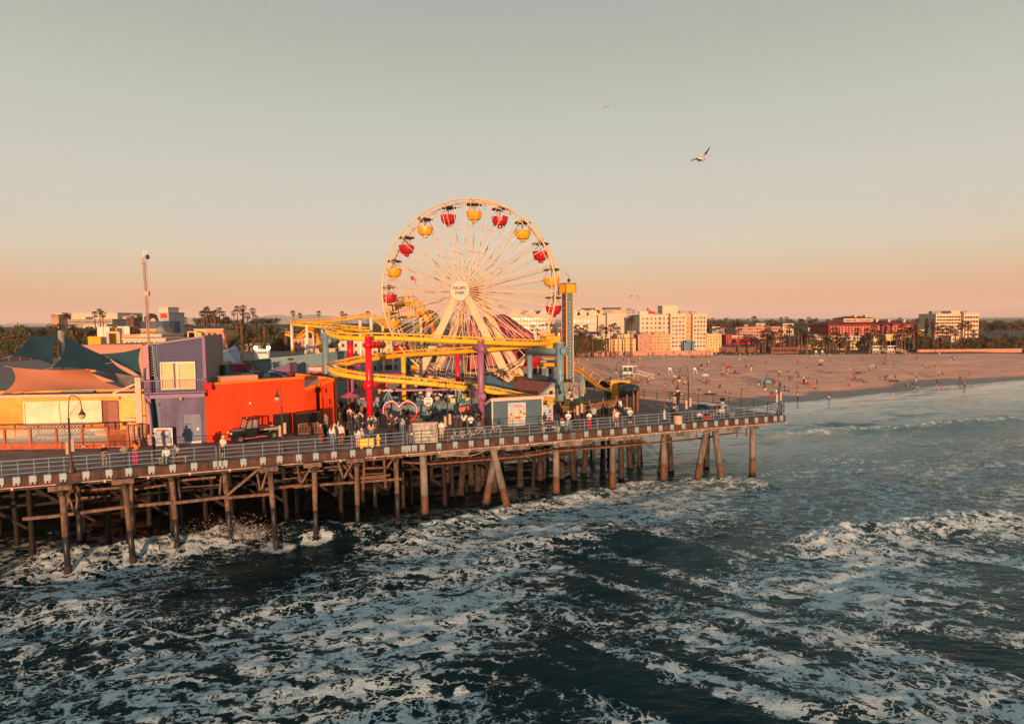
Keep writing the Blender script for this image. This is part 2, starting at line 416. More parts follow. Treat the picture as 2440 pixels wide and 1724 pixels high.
FM=np.array([[0,0,0,0,0,0,0,0,0,.02,.04,.05,.05],[0,0,0,0,0,0,0,0,0,.10,.16,.20,.20],[0,0,0,0,0,0,0,0,.04,.20,.34,.38,.36],[0,0,0,0,0,0,.0,.05,.16,.38,.42,.42,.40],[0,0,0,0,.0,.0,.25,.80,.85,.48,.36,.40,.42],[0,0,0,.0,.05,.42,.80,.75,.55,.35,.42,.62,.66],[.4,.5,.5,.25,.12,.68,.70,.45,.18,.26,.62,.66,.62],[.6,.66,.40,.14,.16,.62,.60,.22,.20,.32,.60,.62,.56],[.62,.60,.20,.12,.34,.68,.58,.34,.28,.42,.64,.58,.50],[.52,.50,.14,.22,.58,.74,.50,.32,.36,.60,.62,.50,.50],[.5,.42,.26,.56,.70,.70,.40,.30,.42,.50,.62,.50,.45],[.45,.32,.48,.70,.74,.66,.34,.34,.46,.42,.52,.42,.40],[.42,.40,.58,.68,.68,.60,.32,.36,.45,.45,.50,.42,.40],[.42,.40,.58,.68,.68,.60,.32,.36,.45,.45,.50,.42,.40]])
WANG=R(18);WC,WS=math.cos(WANG),math.sin(WANG)
def uvw(X,Y):return X*WC+Y*WS,-X*WS+Y*WC
# crest lines: pixels, height, shoreward width, seaward width, crest foam, foam trail seaward (m), roughness
WAVES=[([(20,1352),(160,1334),(300,1320),(420,1303),(520,1287),(600,1275),(650,1272)],1.0,.8,2.4,1.1,3.5,.30),([(600,1275),(680,1270),(760,1270),(870,1276),(960,1275)],.8,.7,2.2,.40,.5,.10),([(900,1300),(980,1272),(1080,1250),(1200,1223),(1300,1204),(1400,1182),(1500,1163),(1650,1150),(1800,1152),(1900,1170)],.6,.6,2.6,1.0,3.5,.25),([(1860,1305),(1960,1286),(2050,1274),(2150,1262),(2250,1249),(2330,1240),(2440,1230)],.85,.7,2.2,1.1,2.6,.28),([(1150,1275),(1300,1262),(1450,1262),(1600,1278),(1750,1330),(1850,1380)],.55,1.2,3.5,0,0,.05),([(1800,1047),(1900,1036),(2000,1028),(2100,1023),(2200,1018),(2312,1007),(2440,998)],.6,.8,2.0,.9,1.2,.12),([(1870,1030),(1960,1011),(2060,1003),(2140,996)],.55,.9,2.6,0,0,.02),([(2100,987),(2200,979),(2312,968),(2440,958)],.5,1.0,3.0,0,0,.02),([(40,1452),(160,1446),(260,1432),(340,1420)],.35,.5,1.5,.35,1.0,.1),([(1150,1150),(1300,1140),(1420,1132)],.25,.5,1.2,.2,.3,.05)]
def build_water():
 rows,cols=760,1000
 Yr=15.0*(190.0/15.0)**(np.linspace(0,1,rows))
 T=np.linspace(-1.22,1.22,cols)
 Y,TT=np.meshgrid(Yr,T,indexing='ij');X=Y*TT
 rng=np.random.RandomState(3)
 Z=np.zeros_like(X)
 for i in range(46):
  lam=0.7*(14.0/0.7)**rng.rand();th=WANG+math.pi/2+rng.normal(0,0.42)
  a=0.0038*lam**0.85;k=2*math.pi/lam
  ph=k*(X*math.cos(th)+Y*math.sin(th))+rng.rand()*6.28+1.5*vnoise(X/(lam*2.5),Y/(lam*2.5),50+i)
  fade=np.clip(lam/(Y*0.012),0,1)
  Z+=a*fade*(1-2*np.abs(np.sin(ph/2))**1.3+0.3)
  # foam base map, looked up through the places the photo shows it at
 k=Y*cp+(0-CAM.z)*-sp
 rx=X*RT.x+Y*RT.y+(-CAM.z)*RT.z;uy=X*UP.x+Y*UP.y+(-CAM.z)*UP.z
 PXc=CX+FPX*rx/k;PYc=CY-FPX*uy/k
 PXc=PXc+(fbm(X*.35,Y*.35,5)-.5)*170;PYc=PYc+(fbm(X*.3,Y*.45,9)-.5)*70*np.clip(30/Y,0,1)
 fx=np.clip(PXc/200,0,11.999);fy=np.interp(PYc,FY,np.arange(len(FY)));fy=np.clip(fy,0,len(FY)-1.001)
 ix=fx.astype(int);iy=fy.astype(int);ax=fx-ix;ay=fy-iy
 F=(FM[iy,ix]*(1-ax)+FM[iy,ix+1]*ax)*(1-ay)+(FM[iy+1,ix]*(1-ax)+FM[iy+1,ix+1]*ax)*ay
 # streaks drawn out by the backwash
 ca,sa=math.cos(R(-38)),math.sin(R(-38));us=X*ca+Y*sa;vs=-X*sa+Y*ca
 st=fbm(us*.11,vs*.75,21,4)-.5
 wr=sstep(1150,1400,PXc)*sstep(1230,1330,PYc)
 F=F*(1+(st*3.6)*wr)+st*.5*wr
 F=F*(0.75+0.9*(fbm(X*.18,Y*.25,33)-.2)*.9)
 pier_sh=Y-(41.0+0.385*(X+29.6))
 u,v=uvw(X,Y)
 for line,h,ws,wb,cf,trail,rough in WAVES:
  W=[uvw(gp(a,b,0).x,gp(a,b,0).y)for a,b in line];W.sort()
  U_=np.array([w[0]for w in W]);V_=np.array([w[1]for w in W])
  vl=np.interp(u,U_,V_)+(fbm(u*.35,u*0+h*7,77)-.5)*1.3+(fbm(u*1.3,u*0+h*3,78)-.5)*.35
  dv=v-vl
  g=np.where(dv>0,np.exp(-(dv/ws)**2),np.exp(-(dv/wb)**2))
  end=sstep(U_[0]-.5,U_[0]+3,u)*sstep(U_[-1]+.5,U_[-1]-3,u)
  hmod=0.65+0.7*fbm(u*.5,v*.3,91,3)
  Z+=h*g*end*hmod
  if rough:Z+=rough*g*end*(fbm(X*2.2,Y*2.2,14,4)-.45)*1.9
  if cf:
   tr=np.where(dv>0,np.exp(-(dv/(ws*.9))**2),np.exp(-np.abs(dv/max(trail,.3))**1.5))
   F=np.maximum(F,cf*tr*end*(0.75+.6*(fbm(X*.9,Y*.9,61)-.45)))
   # foam rings where pilings stand in the swell
 for(bx,by)in PILE_BASES:
  dd=np.hypot((X-bx-.15)/1.35,(Y-by+.25)/1.0)
  F=np.maximum(F,.85*np.exp(-((dd-.55)/.38)**2)*(by<62))
 s=shore_s(X,Y)
 dep=np.clip(-s/14.0,0.0,1.0)
 Z=Z*(0.12+0.88*dep)
 F=np.maximum(F,.55*np.exp(-((s+.6)/0.8)**2))
 return grid_mesh('water',X,Y,Z,SEA,{'foam':np.clip(F,0,1.4),'rip':.08+.92*sstep(3,50,-s),'shoal':(1-sstep(1,72,-s+(fbm(X*.06,Y*.12,40)-.5)*22))*sstep(-6,22,X)})
 # ---- beach and inland ground: one sheet to the horizon
def sand_material():
 m=bpy.data.materials.new("beach_sand");m.use_nodes=True
 n,l=m.node_tree.nodes,m.node_tree.links;b=n['Principled BSDF']
 geo=n.new('ShaderNodeNewGeometry')
 def nz(s,d,mp=None):
  x=n.new('ShaderNodeTexNoise');x.inputs['Scale'].default_value=s;x.inputs['Detail'].default_value=d;x.inputs['Roughness'].default_value=.65
  if mp:
   q=n.new('ShaderNodeMapping');q.inputs['Scale'].default_value=mp;l.new(geo.outputs['Position'],q.inputs['Vector']);l.new(q.outputs[0],x.inputs['Vector'])
  else:l.new(geo.outputs['Position'],x.inputs['Vector'])
  return x.outputs['Fac']
 rp=n.new('ShaderNodeValToRGB');rp.color_ramp.elements[0].position=.35;rp.color_ramp.elements[1].position=.68
 rp.color_ramp.elements[0].color=(.66,.31,.195,1);rp.color_ramp.elements[1].color=(.93,.46,.295,1)
 l.new(nz(.12,7,(.5,1.6,1)),rp.inputs['Fac'])
 rp2=n.new('ShaderNodeValToRGB');rp2.color_ramp.elements[0].position=.52;rp2.color_ramp.elements[1].position=.7
 rp2.color_ramp.elements[0].color=(1,1,1,1);rp2.color_ramp.elements[1].color=(.62,.52,.47,1)
 l.new(nz(.9,6),rp2.inputs['Fac'])
 mu=n.new('ShaderNodeMix');mu.data_type='RGBA';mu.blend_type='MULTIPLY';mu.inputs['Factor'].default_value=.6
 l.new(rp.outputs[0],mu.inputs[6]);l.new(rp2.outputs[0],mu.inputs[7])
 at=n.new('ShaderNodeAttribute');at.attribute_name='wet'
 mx=n.new('ShaderNodeMix');mx.data_type='RGBA';l.new(at.outputs['Fac'],mx.inputs['Factor'])
 l.new(mu.outputs[2],mx.inputs[6]);mx.inputs[7].default_value=(.10,.068,.055,1)
 v_=n.new('ShaderNodeAttribute');v_.attribute_name='scrub'
 m5=n.new('ShaderNodeMix');m5.data_type='RGBA';l.new(v_.outputs['Fac'],m5.inputs['Factor']);l.new(mx.outputs[2],m5.inputs[6]);m5.inputs[7].default_value=(.075,.05,.03,1)
 l.new(m5.outputs[2],b.inputs['Base Color'])
 r2=n.new('ShaderNodeMapRange');l.new(at.outputs['Fac'],r2.inputs['Value']);r2.inputs['To Min'].default_value=.95;r2.inputs['To Max'].default_value=.42
 l.new(r2.outputs[0],b.inputs['Roughness'])
 bp=n.new('ShaderNodeBump');bp.inputs['Strength'].default_value=.8;bp.inputs['Distance'].default_value=.25
 ad=n.new('ShaderNodeMath');ad.operation='MULTIPLY_ADD';l.new(nz(2.2,3),ad.inputs[0]);ad.inputs[1].default_value=.6;l.new(nz(.35,4,(.6,1.4,1)),ad.inputs[2])
 iv=n.new('ShaderNodeMath');iv.operation='SUBTRACT';iv.inputs[0].default_value=1.0;l.new(at.outputs['Fac'],iv.inputs[1])
 l.new(iv.outputs[0],bp.inputs['Strength'])
 l.new(ad.outputs[0],bp.inputs['Height']);l.new(bp.outputs[0],b.inputs['Normal'])
 return m
def build_land():
 rows,cols=330,520
 t=np.linspace(0,1,rows);Yr=70*(700/70.)**t
 T=np.linspace(-1.4,1.4,cols);Y,TT=np.meshgrid(Yr,T,indexing='ij');X=Y*TT
 Z=ground_z_np(X,Y)
 s=shore_s(X,Y)
 Z=Z+np.where((s>4)&(Y<260),1,0)*sstep(4,14,s)*((fbm(X*.35,Y*.35,4)-.47)*.30+(fbm(X*.06,Y*.09,6)-.47)*.8)
 wet=sstep(8,4.5,s+(fbm(X*.05,Y*.05,12)-.5)*12)*(s>-60)
 # dark tyre / footpath tracks run along the beach
 grid_mesh('beach',X,Y,Z,sand_material(),{'wet':wet,'scrub':sstep(238,246,Y+(fbm(X*.1,Y*.1,8)-.5)*6)})
 g=M('inland_ground',(.16,.13,.10),.9,var=.3,scale=.02)
 Yr=np.array([700,1200,2500,5000,9000,16000,30000.]);T=np.linspace(-1.4,1.4,240)
 Y,TT=np.meshgrid(Yr,T,indexing='ij');X=Y*TT
 grid_mesh('ground',X,Y,ground_z_np(X,Y),g)
 # sea bed and open sea around the near water
 mb=MB();mb.add([(-3000,-2500,-2.5),(3000,-2500,-2.5),(3000,75,-2.5),(-3000,75,-2.5)],[(0,1,2,3)])
 o=mb.build('seabed',M('seabed',(.03,.03,.025),.9));o['kind']='structure'
 X2,Y2=np.meshgrid(np.linspace(-3000,3000,60),np.concatenate([np.linspace(-2500,-100,14),[-30,15.2]]))
 Z2=np.full_like(X2,-.02)
 o=grid_mesh('open_sea',X2,Y2,Z2,SEA,{'foam':np.full_like(X2,.12),'rip':np.ones_like(X2)})
 # mountains
 mm=M('mountain_scrub',(.23,.155,.125),.95,var=.25,scale=.004,bump=.3,bscale=.02)
 xs=np.linspace(-9000,3800,420);ys=np.linspace(8200,12500,26)
 X,Y=np.meshgrid(xs,ys)
 prof=np.interp(X/9500*1500+1220,[-200,60,200,300,340,420,500,560,620,665,700,745,800,880,1000,1150,1300,1700],[50,60,70,105,150,175,125,120,135,190,150,175,120,90,70,60,45,30])*.93
 ridge=np.clip(1-np.abs((Y-9500)/1300.),0,1)**.8
 Z=10+prof*ridge*(0.80+.42*(fbm(X/260,Y/500,3,5)-.3))
 grid_mesh('mountains',X,Y,Z,mm)
build_land()
#  PIER
def fl(X):return 41.0+0.385*(X+29.6)
EDGE=Vector((math.cos(math.atan(.385)),math.sin(math.atan(.385)),0));NRM=Vector((-EDGE.y,EDGE.x,0))
EANG=math.atan(.385)
deckwood=M('deck_planks',(.20,.125,.105),.8,var=.35,scale=.7,planks=('Y',5.0,.45),bump=.4,stain=.3)
fascia_m=M('fascia_timber',(.075,.036,.026),.8,var=.5,scale=2.2,bump=.4,stain=.5)
timber_m=M('weathered_timber',(.15,.09,.065),.85,var=.5,scale=3.5,bump=.6,bscale=12,stain=.6)
timber2_m=M('rusty_timber',(.14,.06,.038),.85,var=.45,scale=3.0,bump=.5,stain=.5)
concrete_m=M('pier_concrete',(.18,.155,.135),.85,var=.3,scale=1.2,bump=.4,stain=.75)
galv_m=M('painted_galvanised_steel',(.16,.25,.29),.45,var=.2,scale=8)
plate_m=M('post_plate_steel',(.22,.31,.35),.5,var=.2,scale=6)
bolt_m=M('bolt_heads',(.40,.33,.27),.5,var=.2)
pipe_m=M('conduit',(.48,.36,.30),.5,var=.3,scale=3)
black_m=M('pile_wrap',(.016,.017,.019),.45,var=.4,scale=3)
barn_m=M('barnacles',(.030,.022,.018),.9,var=.7,scale=9,bump=1.0,bscale=18)
undershade_m=M('underdeck_shade',(.040,.028,.021),.8,var=.5,scale=2,bump=.4,stain=.6)  # dark copy for rear piles and underbeams, deck shade put into the colour
brown_m=M('tidal_stain',(.12,.058,.030),.8,var=.4,scale=3,bump=.4,stain=.4)
pier=thing('pier','long wooden amusement pier with brown deck on timber and concrete piles standing in the surf','pier',(-6,fl(-6),HD))
CORNER=gp(*z2('K',2192,118),HD);CORNER.y=fl(CORNER.x)
back1=dk('G',180,1120)
DECK=[(-95,fl(-95)),(CORNER.x,CORNER.y),(CORNER.x+.25,CORNER.y+1.0),(back1.x,back1.y),(13.5,84),(2,104),(-14,132),(-55,205),(-75,225),(-130,225),(-150,120)]
# deck, planks run across the pier: mesh in a frame turned to the edge
mb=MB();mb.prism(DECK,HD-.28,HD);deck=mb.build('deck',deckwood,pier)
mb=MB()
a=Vector((-95,fl(-95),HD-.30))-NRM*.10;b=Vector((CORNER.x,CORNER.y,HD-.30))-NRM*.10
L_=(b-a).length;nseg=20
for i in range(nseg):
 p=a+EDGE*(L_*i/nseg+.01);q=a+EDGE*(L_*(i+1)/nseg-.01)
 mb.bar(p,q,.18+.01*(i%2),.60+.015*(i%3))
fascia=mb.build('fascia_beam',fascia_m,pier)
mb=MB();cb0=a-NRM*.17-Vector((0,0,.32));mb.tube([cb0+EDGE*(L_*k/60)+Vector((0,0,.01*math.sin(k*1.7)))for k in range(60)],.035,6)
cond=mb.build('conduit_pipe',pipe_m,pier,smooth=True)
k=1.0
while k<L_:
 p=a-NRM*.19+EDGE*k;mb=MB();mb.box((p.x,p.y,HD-.66),(.13,.09,.20),EANG);mb.build('pipe_bracket',bolt_m,cond);k+=2.55
PILE_BASES=[]
def pile(px0,py0,px1,py1,r,kind,row='front',ztop=5.62):
 base=gp(px1,py1,0.0)
 top=dp(px0,py0,base.y);top.x=CAM.x+ray(px0,py0).x/ray(px0,py0).y*base.y
 top=Vector((top.x,base.y,ztop))
 base=Vector((base.x,base.y,0))
 d=base-top
 foot=top+d*((ztop+2.6)/ztop)
 if row=='front':PILE_BASES.append((base.x,base.y))
 P=lambda t:top+(foot-top)*t
 mb=MB();rr=random.Random(int(px1))
 L=ztop+2.6
 jit=lambda:1+rr.uniform(-.05,.05)
 if kind=='timber':
  split=rr.uniform(.30,.42)
  zs=[0,.12,.25,split]
  mb.tube([P(t)for t in zs],[r*jit()for t in zs],10)
  o=mb.build('piling',timber_m if row=='front' else undershade_m,pier,smooth=True)
  m2=MB();m2.tube([P(split+.0),P(split+.12),P(.63)],[r*1.04,r*.96,r],10);m2.build('pile_wrap',black_m,o,smooth=True)
 else:
  mb.tube([P(t)for t in(0,.1,.2,.32,.42)],[r*jit()for _ in range(5)],14)
  o=mb.build('piling',concrete_m if row=='front' else undershade_m,pier,smooth=True)
  m2=MB();m2.tube([P(.42),P(.52),P(.62)],[r*1.03,r*1.06,r*1.05],14);m2.build('tidal_band',brown_m if row=='front' else undershade_m,o,smooth=True)
 m3=MB()
 n=10;pts=[P(.60+(.40)*i/n)for i in range(n+1)]
 m3.tube(pts,[r*(1.05+.35*min(1,i/3.)+rr.uniform(-.08,.16))for i in range(n+1)],12)
 m3.build('barnacle_sleeve',barn_m,o,smooth=True)
 return o,top
front=[]
for q in[('I',105,350,165,1190),('I',680,350,760,1100),('I',1110,340,1165,1000),('I',1590,300,1650,920),('I',2005,300,2060,940),('J',185,400,205,1110),('J',572,350,585,1050),('J',930,340,955,990)]:
 x0,y0=z2(q[0],q[1],q[2]);x1,y1=z2(q[0],q[3],q[4])
 front.append(pile(x0,y0,x1,y1,.19,'timber'))
for k in(1,2,3):
 X=-31.6-3.2*k;px,py=proj((X,fl(X)+.2,0));pile(px,py-200,px,py,.19,'timber')
for q in[('J',1180,350,1200,920),('J',1845,310,1740,820),('J',1815,310,1960,850),('K',95,390,98,880),('K',610,345,610,830),('K',1082,300,1072,750),('K',1470,270,1372,745),('K',1540,270,1612,745),('K',1890,225,1885,690)]:
 x0,y0=z2(q[0],q[1],q[2]);x1,y1=z2(q[0],q[3],q[4])
 front.append(pile(x0,y0,x1,y1,.30,'concrete'))
 # piles of the rows behind, seen in the gaps
for q in[('I',262,560,275,960),('I',735,560,770,930),('I',1165,520,1195,800),('J',30,540,40,930),('J',405,470,435,870),('J',735,560,745,850)]:
 x0,y0=z2(q[0],q[1],q[2]);x1,y1=z2(q[0],q[3],q[4]);pile(x0,y0,x1,y1,.19,'timber','back')
for q in[('J',990,380,985,800),('J',1255,380,1245,560),('J',1370,380,1415,570),('J',1570,380,1520,700),('J',1590,400,1625,590),('J',1680,300,1680,650),('J',1735,300,1715,620),('J',1810,400,1835,690),('J',2060,330,2065,620),('J',2255,330,2245,560),('K',20,400,0,700),('K',150,440,150,715),('K',210,440,268,740),('K',255,430,262,560),('K',390,400,348,640),('K',425,400,430,520),('K',530,380,520,690),('K',575,380,588,580),('K',690,380,688,730),('K',740,380,772,605),('K',838,370,862,575),('K',1120,340,1145,640),('K',1090,330,1045,640),('K',1482,300,1465,610),('K',800,370,800,450)]:
 x0,y0=z2(q[0],q[1],q[2]);x1,y1=z2(q[0],q[3],q[4]);pile(x0,y0,x1,y1,.28,'concrete','back')
creo_shade=M('shaded_creosote_timber',(.012,.009,.007),.85,var=.5,scale=3,bump=.4)  # rear timbers: creosote darkened to near black, shade under the deck painted in
rr=random.Random(4)
for row,off in enumerate((3.4,6.8,10.2,14.0)):
 mb=MB()
 for X in np.arange(-40-row*2,3,3.9):
  px_=X-.36*off+rr.uniform(-.3,.3);y_=fl(X)+.93*off;p=Vector((px_,y_,0));tl=rr.uniform(-.25,.25)
  if row<3 or X>-30:m2=MB();m2.tube([p+Vector((tl,0,5.7)),p+Vector((0,0,1.5)),p+Vector((0,0,-1.5))],[.17,.17,.24],8);m2.build('piling',creo_shade,pier,smooth=True)
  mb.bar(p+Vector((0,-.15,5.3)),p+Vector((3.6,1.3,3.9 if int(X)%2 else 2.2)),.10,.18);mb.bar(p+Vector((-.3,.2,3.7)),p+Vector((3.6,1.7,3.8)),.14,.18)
 mb.build('cross_brace',creo_shade,pier)
 # cap blocks, headstocks and beams
def onl(px,off=0.0,z=0.0):
 c=(px-CX)/FPX
 Y=(41.0+.385*29.6)/(1-.385*c);X=c*Y
 return Vector((X,Y,z))+NRM*off
for o,top in front[:8]:
 mb=MB();mb.bar(top+Vector((0,0,.18))-EDGE*.75+NRM*.05,top+Vector((0,0,.18))+EDGE*.55+NRM*.05,.34,.34)
 mb.build('cap_timber',timber_m,o);mb=MB();mb.bar(top+Vector((0,0,-.10))-NRM*.5,top+Vector((0,0,-.10))+NRM*9,.30,.30);mb.build('cross_beam',undershade_m,o)
for o,top in front[8:]:
 mb=MB();mb.bar(top+Vector((0,0,.14))-NRM*.15,top+Vector((0,0,.14))+NRM*(12 if top.x<8 else 8 if top.x<16 else 4),.62,.50)
 mb.build('cap_beam',concrete_m,o)
mb=MB()
x0=front[8][1].x-1.0;x1=24.6;X=x0;i=0
while X<x1:
 Xn=min(x1,X+2.1+.9*((i*7)%3)/2);h=(.34,.62,.40,.55)[i%4]
 mb.bar(Vector((X,fl(X)+.30,5.93-h/2)),Vector((Xn-.015,fl(Xn-.015)+.30,5.93-h/2)),.34,h);X=Xn;i+=1
mb.build('edge_girder',concrete_m,pier)
mb=MB()
xl,xr=-45,front[7][1].x+.8
mb.bar((xl,fl(xl)+.45,5.72),(xr,fl(xr)+.45,5.72),.2,.30)
for X in np.arange(-44,xr,1.7):
 mb.bar((X,fl(X)+.2,5.98),(X-4,fl(X)+10.5,5.98),.14,.30)
mb.build('stringer',undershade_m,pier)
def beam_px(pts,w,h,off,mat,name='brace'):
 mb=MB()
 P=[]
 for r,x,y in pts:
  px,py=z2(r,x,y);q=onl(px,off);Y=q.y;p=dp(px,py,Y);P.append(p)
 for i in range(len(P)-1):
  mb.bar(P[i],P[i+1],w,h)
 return mb.build(name,mat,pier)
beam_px([('I',-250,670),('I',30,645),('I',680,560)],.22,.20,-.05,timber_m,'waling')
beam_px([('I',690,558),('I',1110,520)],.22,.20,-.05,timber_m,'waling')
beam_px([('I',1130,525),('I',1600,470)],.22,.20,-.05,timber_m,'waling')
beam_px([('I',1610,478),('I',2040,440)],.22,.20,-.05,timber_m,'waling')
beam_px([('I',1960,400),('I',2296,360)],.20,.20,-.02,timber2_m,'waling')
beam_px([('J',0,610),('J',190,590)],.22,.20,-.05,timber_m,'waling')
beam_px([('J',190,592),('J',980,535)],.20,.18,-.05,timber_m,'waling')
beam_px([('I',1600,465),('I',1925,195)],.17,.17,-.12,timber_m)
beam_px([('I',110,370),('I',220,590)],.14,.14,-.1,timber_m)
beam_px([('I',190,370),('I',145,580)],.13,.13,.5,timber_m)
beam_px([('I',265,360),('I',240,580)],.14,.14,.8,timber_m)
beam_px([('I',180,420),('I',640,385)],.14,.16,1.0,timber_m)
beam_px([('I',280,480),('I',540,460)],.12,.12,2.6,timber_m)
beam_px([('I',260,385),('I',370,340)],.14,.14,.4,timber_m)
beam_px([('I',760,405),('I',1060,360)],.14,.14,.8,timber_m)
beam_px([('I',1180,320),('I',1510,290)],.14,.14,1.0,timber_m)
beam_px([('I',1200,385),('I',1540,360)],.06,.06,.8,timber_m)
beam_px([('I',1160,330),('I',1185,480)],.12,.12,.5,timber_m)
beam_px([('I',740,300),('I',745,500)],.2,.2,.6,timber_m)
beam_px([('I',1560,280),('I',1545,450)],.14,.14,.5,timber_m)
beam_px([('I',1975,235),('I',1925,400)],.14,.14,.2,timber_m)
beam_px([('I',1880,230),('I',1915,410)],.13,.13,.9,timber_m)
beam_px([('I',2045,320),('I',2296,290)],.08,.08,.6,timber_m)
beam_px([('I',2255,200),('I',2280,350)],.13,.13,.4,timber_m)
beam_px([('J',35,420),('J',70,570)],.13,.13,.5,timber_m)
beam_px([('J',155,430),('J',70,575)],.14,.14,.1,timber_m)
beam_px([('J',405,390),('J',445,520)],.14,.14,.6,timber_m)
beam_px([('J',555,340),('J',455,530)],.16,.16,-.1,timber_m)
beam_px([('J',460,420),('J',550,545)],.13,.13,.9,timber_m)
beam_px([('J',215,440),('J',640,400)],.1,.12,1.2,timber_m)
beam_px([('J',905,350),('J',845,440)],.14,.14,.1,timber_m)
beam_px([('J',960,345),('J',990,330)],.14,.14,.1,timber_m)
beam_px([('J',0,480),('J',400,450)],.1,.1,2.4,timber_m)
# timber access ladder and landing below the gap of the railing
mb=MB()
def lp(x,y,off):px,py=z2('J',x,y);return dp(px,py,onl(px,off).y)
mb.bar(lp(645,325,-.25),lp(635,635,-.25),.16,.16);mb.bar(lp(820,320,-.25),lp(840,615,-.25),.16,.16)
for y in(362,440,530):mb.bar(lp(650,y,-.28),lp(828,y-8,-.28),.12,.16)
mb.bar(lp(590,530,-.3),lp(880,500,-.3),.10,.18)
mb.build('access_ladder',timber2_m,pier)
mb=MB();mb.plate([lp(650,500,-.2),lp(820,490,-.2),lp(800,455,1.4),lp(670,462,1.4)],(0,0,.08));mb.build('landing',timber2_m,pier)
# hung service walkway under the right half
mb=MB()
A_=dp(*z2('J',975,385),onl(955,.9).y);
wl_pts=[('J',985,385),('J',1250,400),('J',1560,378),('J',2110,330),('K',60,440),('K',760,385),('K',960,365)]
P=[dp(*z2(*q),onl(z2(*q)[0],1.0).y)for q in wl_pts]
for i in range(len(P)-1):mb.bar(P[i],P[i+1],.05,.16);mb.bar(P[i]+NRM*.8,P[i+1]+NRM*.8,.05,.12)
for i in range(len(P)-1):
 n_=max(2,int((P[i+1]-P[i]).length/1.1))
 for k in range(n_):q=P[i].lerp(P[i+1],k/n_);mb.bar(q,q+NRM*.8,.08,.05)
P2=[dp(*z2(*q),onl(z2(*q)[0],3.2).y)for q in[('K',480,410),('K',1100,350),('K',1190,345),('K',1380,325),('K',1560,298)]]
for i in range(len(P2)-1):mb.bar(P2[i],P2[i+1],.3,.10)
P3=[dp(*z2(*q),onl(z2(*q)[0],1.6).y)for q in[('K',1560,292),('K',1760,268),('K',1840,285)]]
for i in range(len(P3)-1):mb.bar(P3[i],P3[i+1],.3,.08)
for r,x,y in[('K',1745,310),('K',1832,305),('K',1715,262),('K',1378,320),('K',1300,310),('K',1250,300)]:
 px,py=z2(r,x,y);q=dp(px,py,onl(px,1.4).y);mb.bar(q,Vector((q.x,q.y,5.9)),.12,.12)
mb.build('service_walkway',timber2_m,pier)
mb=MB()
for r,x in[('J',1262),('J',1555),('J',2108),('J',1410),('J',1510),('K',310),('K',250),('K',535),('K',760),('K',945),('K',885),('K',1180)]:
 px=z2(r,x,0)[0];q=onl(px,.95);mb.bar((q.x,q.y,4.95),(q.x,q.y,5.75),.09,.09)
mb.build('hanger_rod',timber2_m,pier)
def droop(r,pts,off=-.05):
 mb=MB();P=[dp(*z2(r,x,y),onl(z2(r,x,y)[0],off).y)for x,y in pts];mb.tube(smooth_path(P,4),.022,5);mb.build('hanging_cable',pipe_m,pier)
droop('J',[(1425,305),(1440,320),(1560,332),(1660,315),(1745,280)])
droop('K',[(1355,265),(1400,283),(1470,270),(1550,238)])
# ---- railings
def railing(name,label,pxs,plates=True,group=None,end_posts=True,mat=galv_m):
 P=[onl(px+.0,.12,HD)for px in pxs]
 t=thing(name,label,'railing',P[len(P)//2],group)
 for p in P:
  mb=MB();mb.tube([p,p+Vector((0,0,1.07))],.030,6);po=mb.build('post',mat,t,smooth=True)
  if plates:
   m2=MB();q=p-NRM*.36;m2.box((q.x,q.y,HD-.14),(.40,.035,.42),EANG)
   m2.bar(p+Vector((0,0,.03)),p-NRM*.34+Vector((0,0,.03)),.10,.04)
   pl=m2.build('base_plate',plate_m,po)
   m3=MB()
   for s_ in(-1,1):c=q-NRM*.04+EDGE*(.11*s_);m3.box((c.x,c.y,HD-.41),(.10,.09,.10),EANG)
   m3.build('bolt',bolt_m,pl)
 for i,h in enumerate((1.07,.80,.53,.22)):
  mb=MB();pp=[p+Vector((0,0,h))for p in P]
  if end_posts:pp=[pp[0]]+pp[1:]
  mb.tube(pp,.032 if i==0 else.022,6);mb.build('rail',mat,t,smooth=True)
 return t
L1=[z2('B',x,0)[0]for x in(-1050,-880,-710,-550,-390,-230,-85,65,290,515,708,930,1137,1345,1560)]
L1b=[z2('C',x,0)[0]for x in(138,183,367,557,720,907,1073,1250,1432,1592)]+[z2('D',x,0)[0]for x in(953,1122,1163)]
L2=[z2('D',1222,0)[0],z2('D',1298,0)[0],z2('D',1460,0)[0]]+[z2('E',x,0)[0]for x in(322,477,628,775,918,1060,1200,1335,1468)]+[z2('F',x,0)[0]for x in(115,240,363,483,602,718,830,943,1050,1157,1262,1365)]+[z2('G',x,0)[0]for x in(898,1013,1125,1235,1341,1447,1550,1650,1718)]
railing('railing','blue-grey pipe railing before the restaurant and the violet building, square plates at its posts',L1,group='railings along the seaward edge')
railing('railing','blue-grey pipe railing in front of the orange building and crowd up to the yellow hydrant',L1b,group='railings along the seaward edge')
railing('railing','blue-grey pipe railing from the grey electrical cabinet to the far corner of the pier',L2,group='railings along the seaward edge')
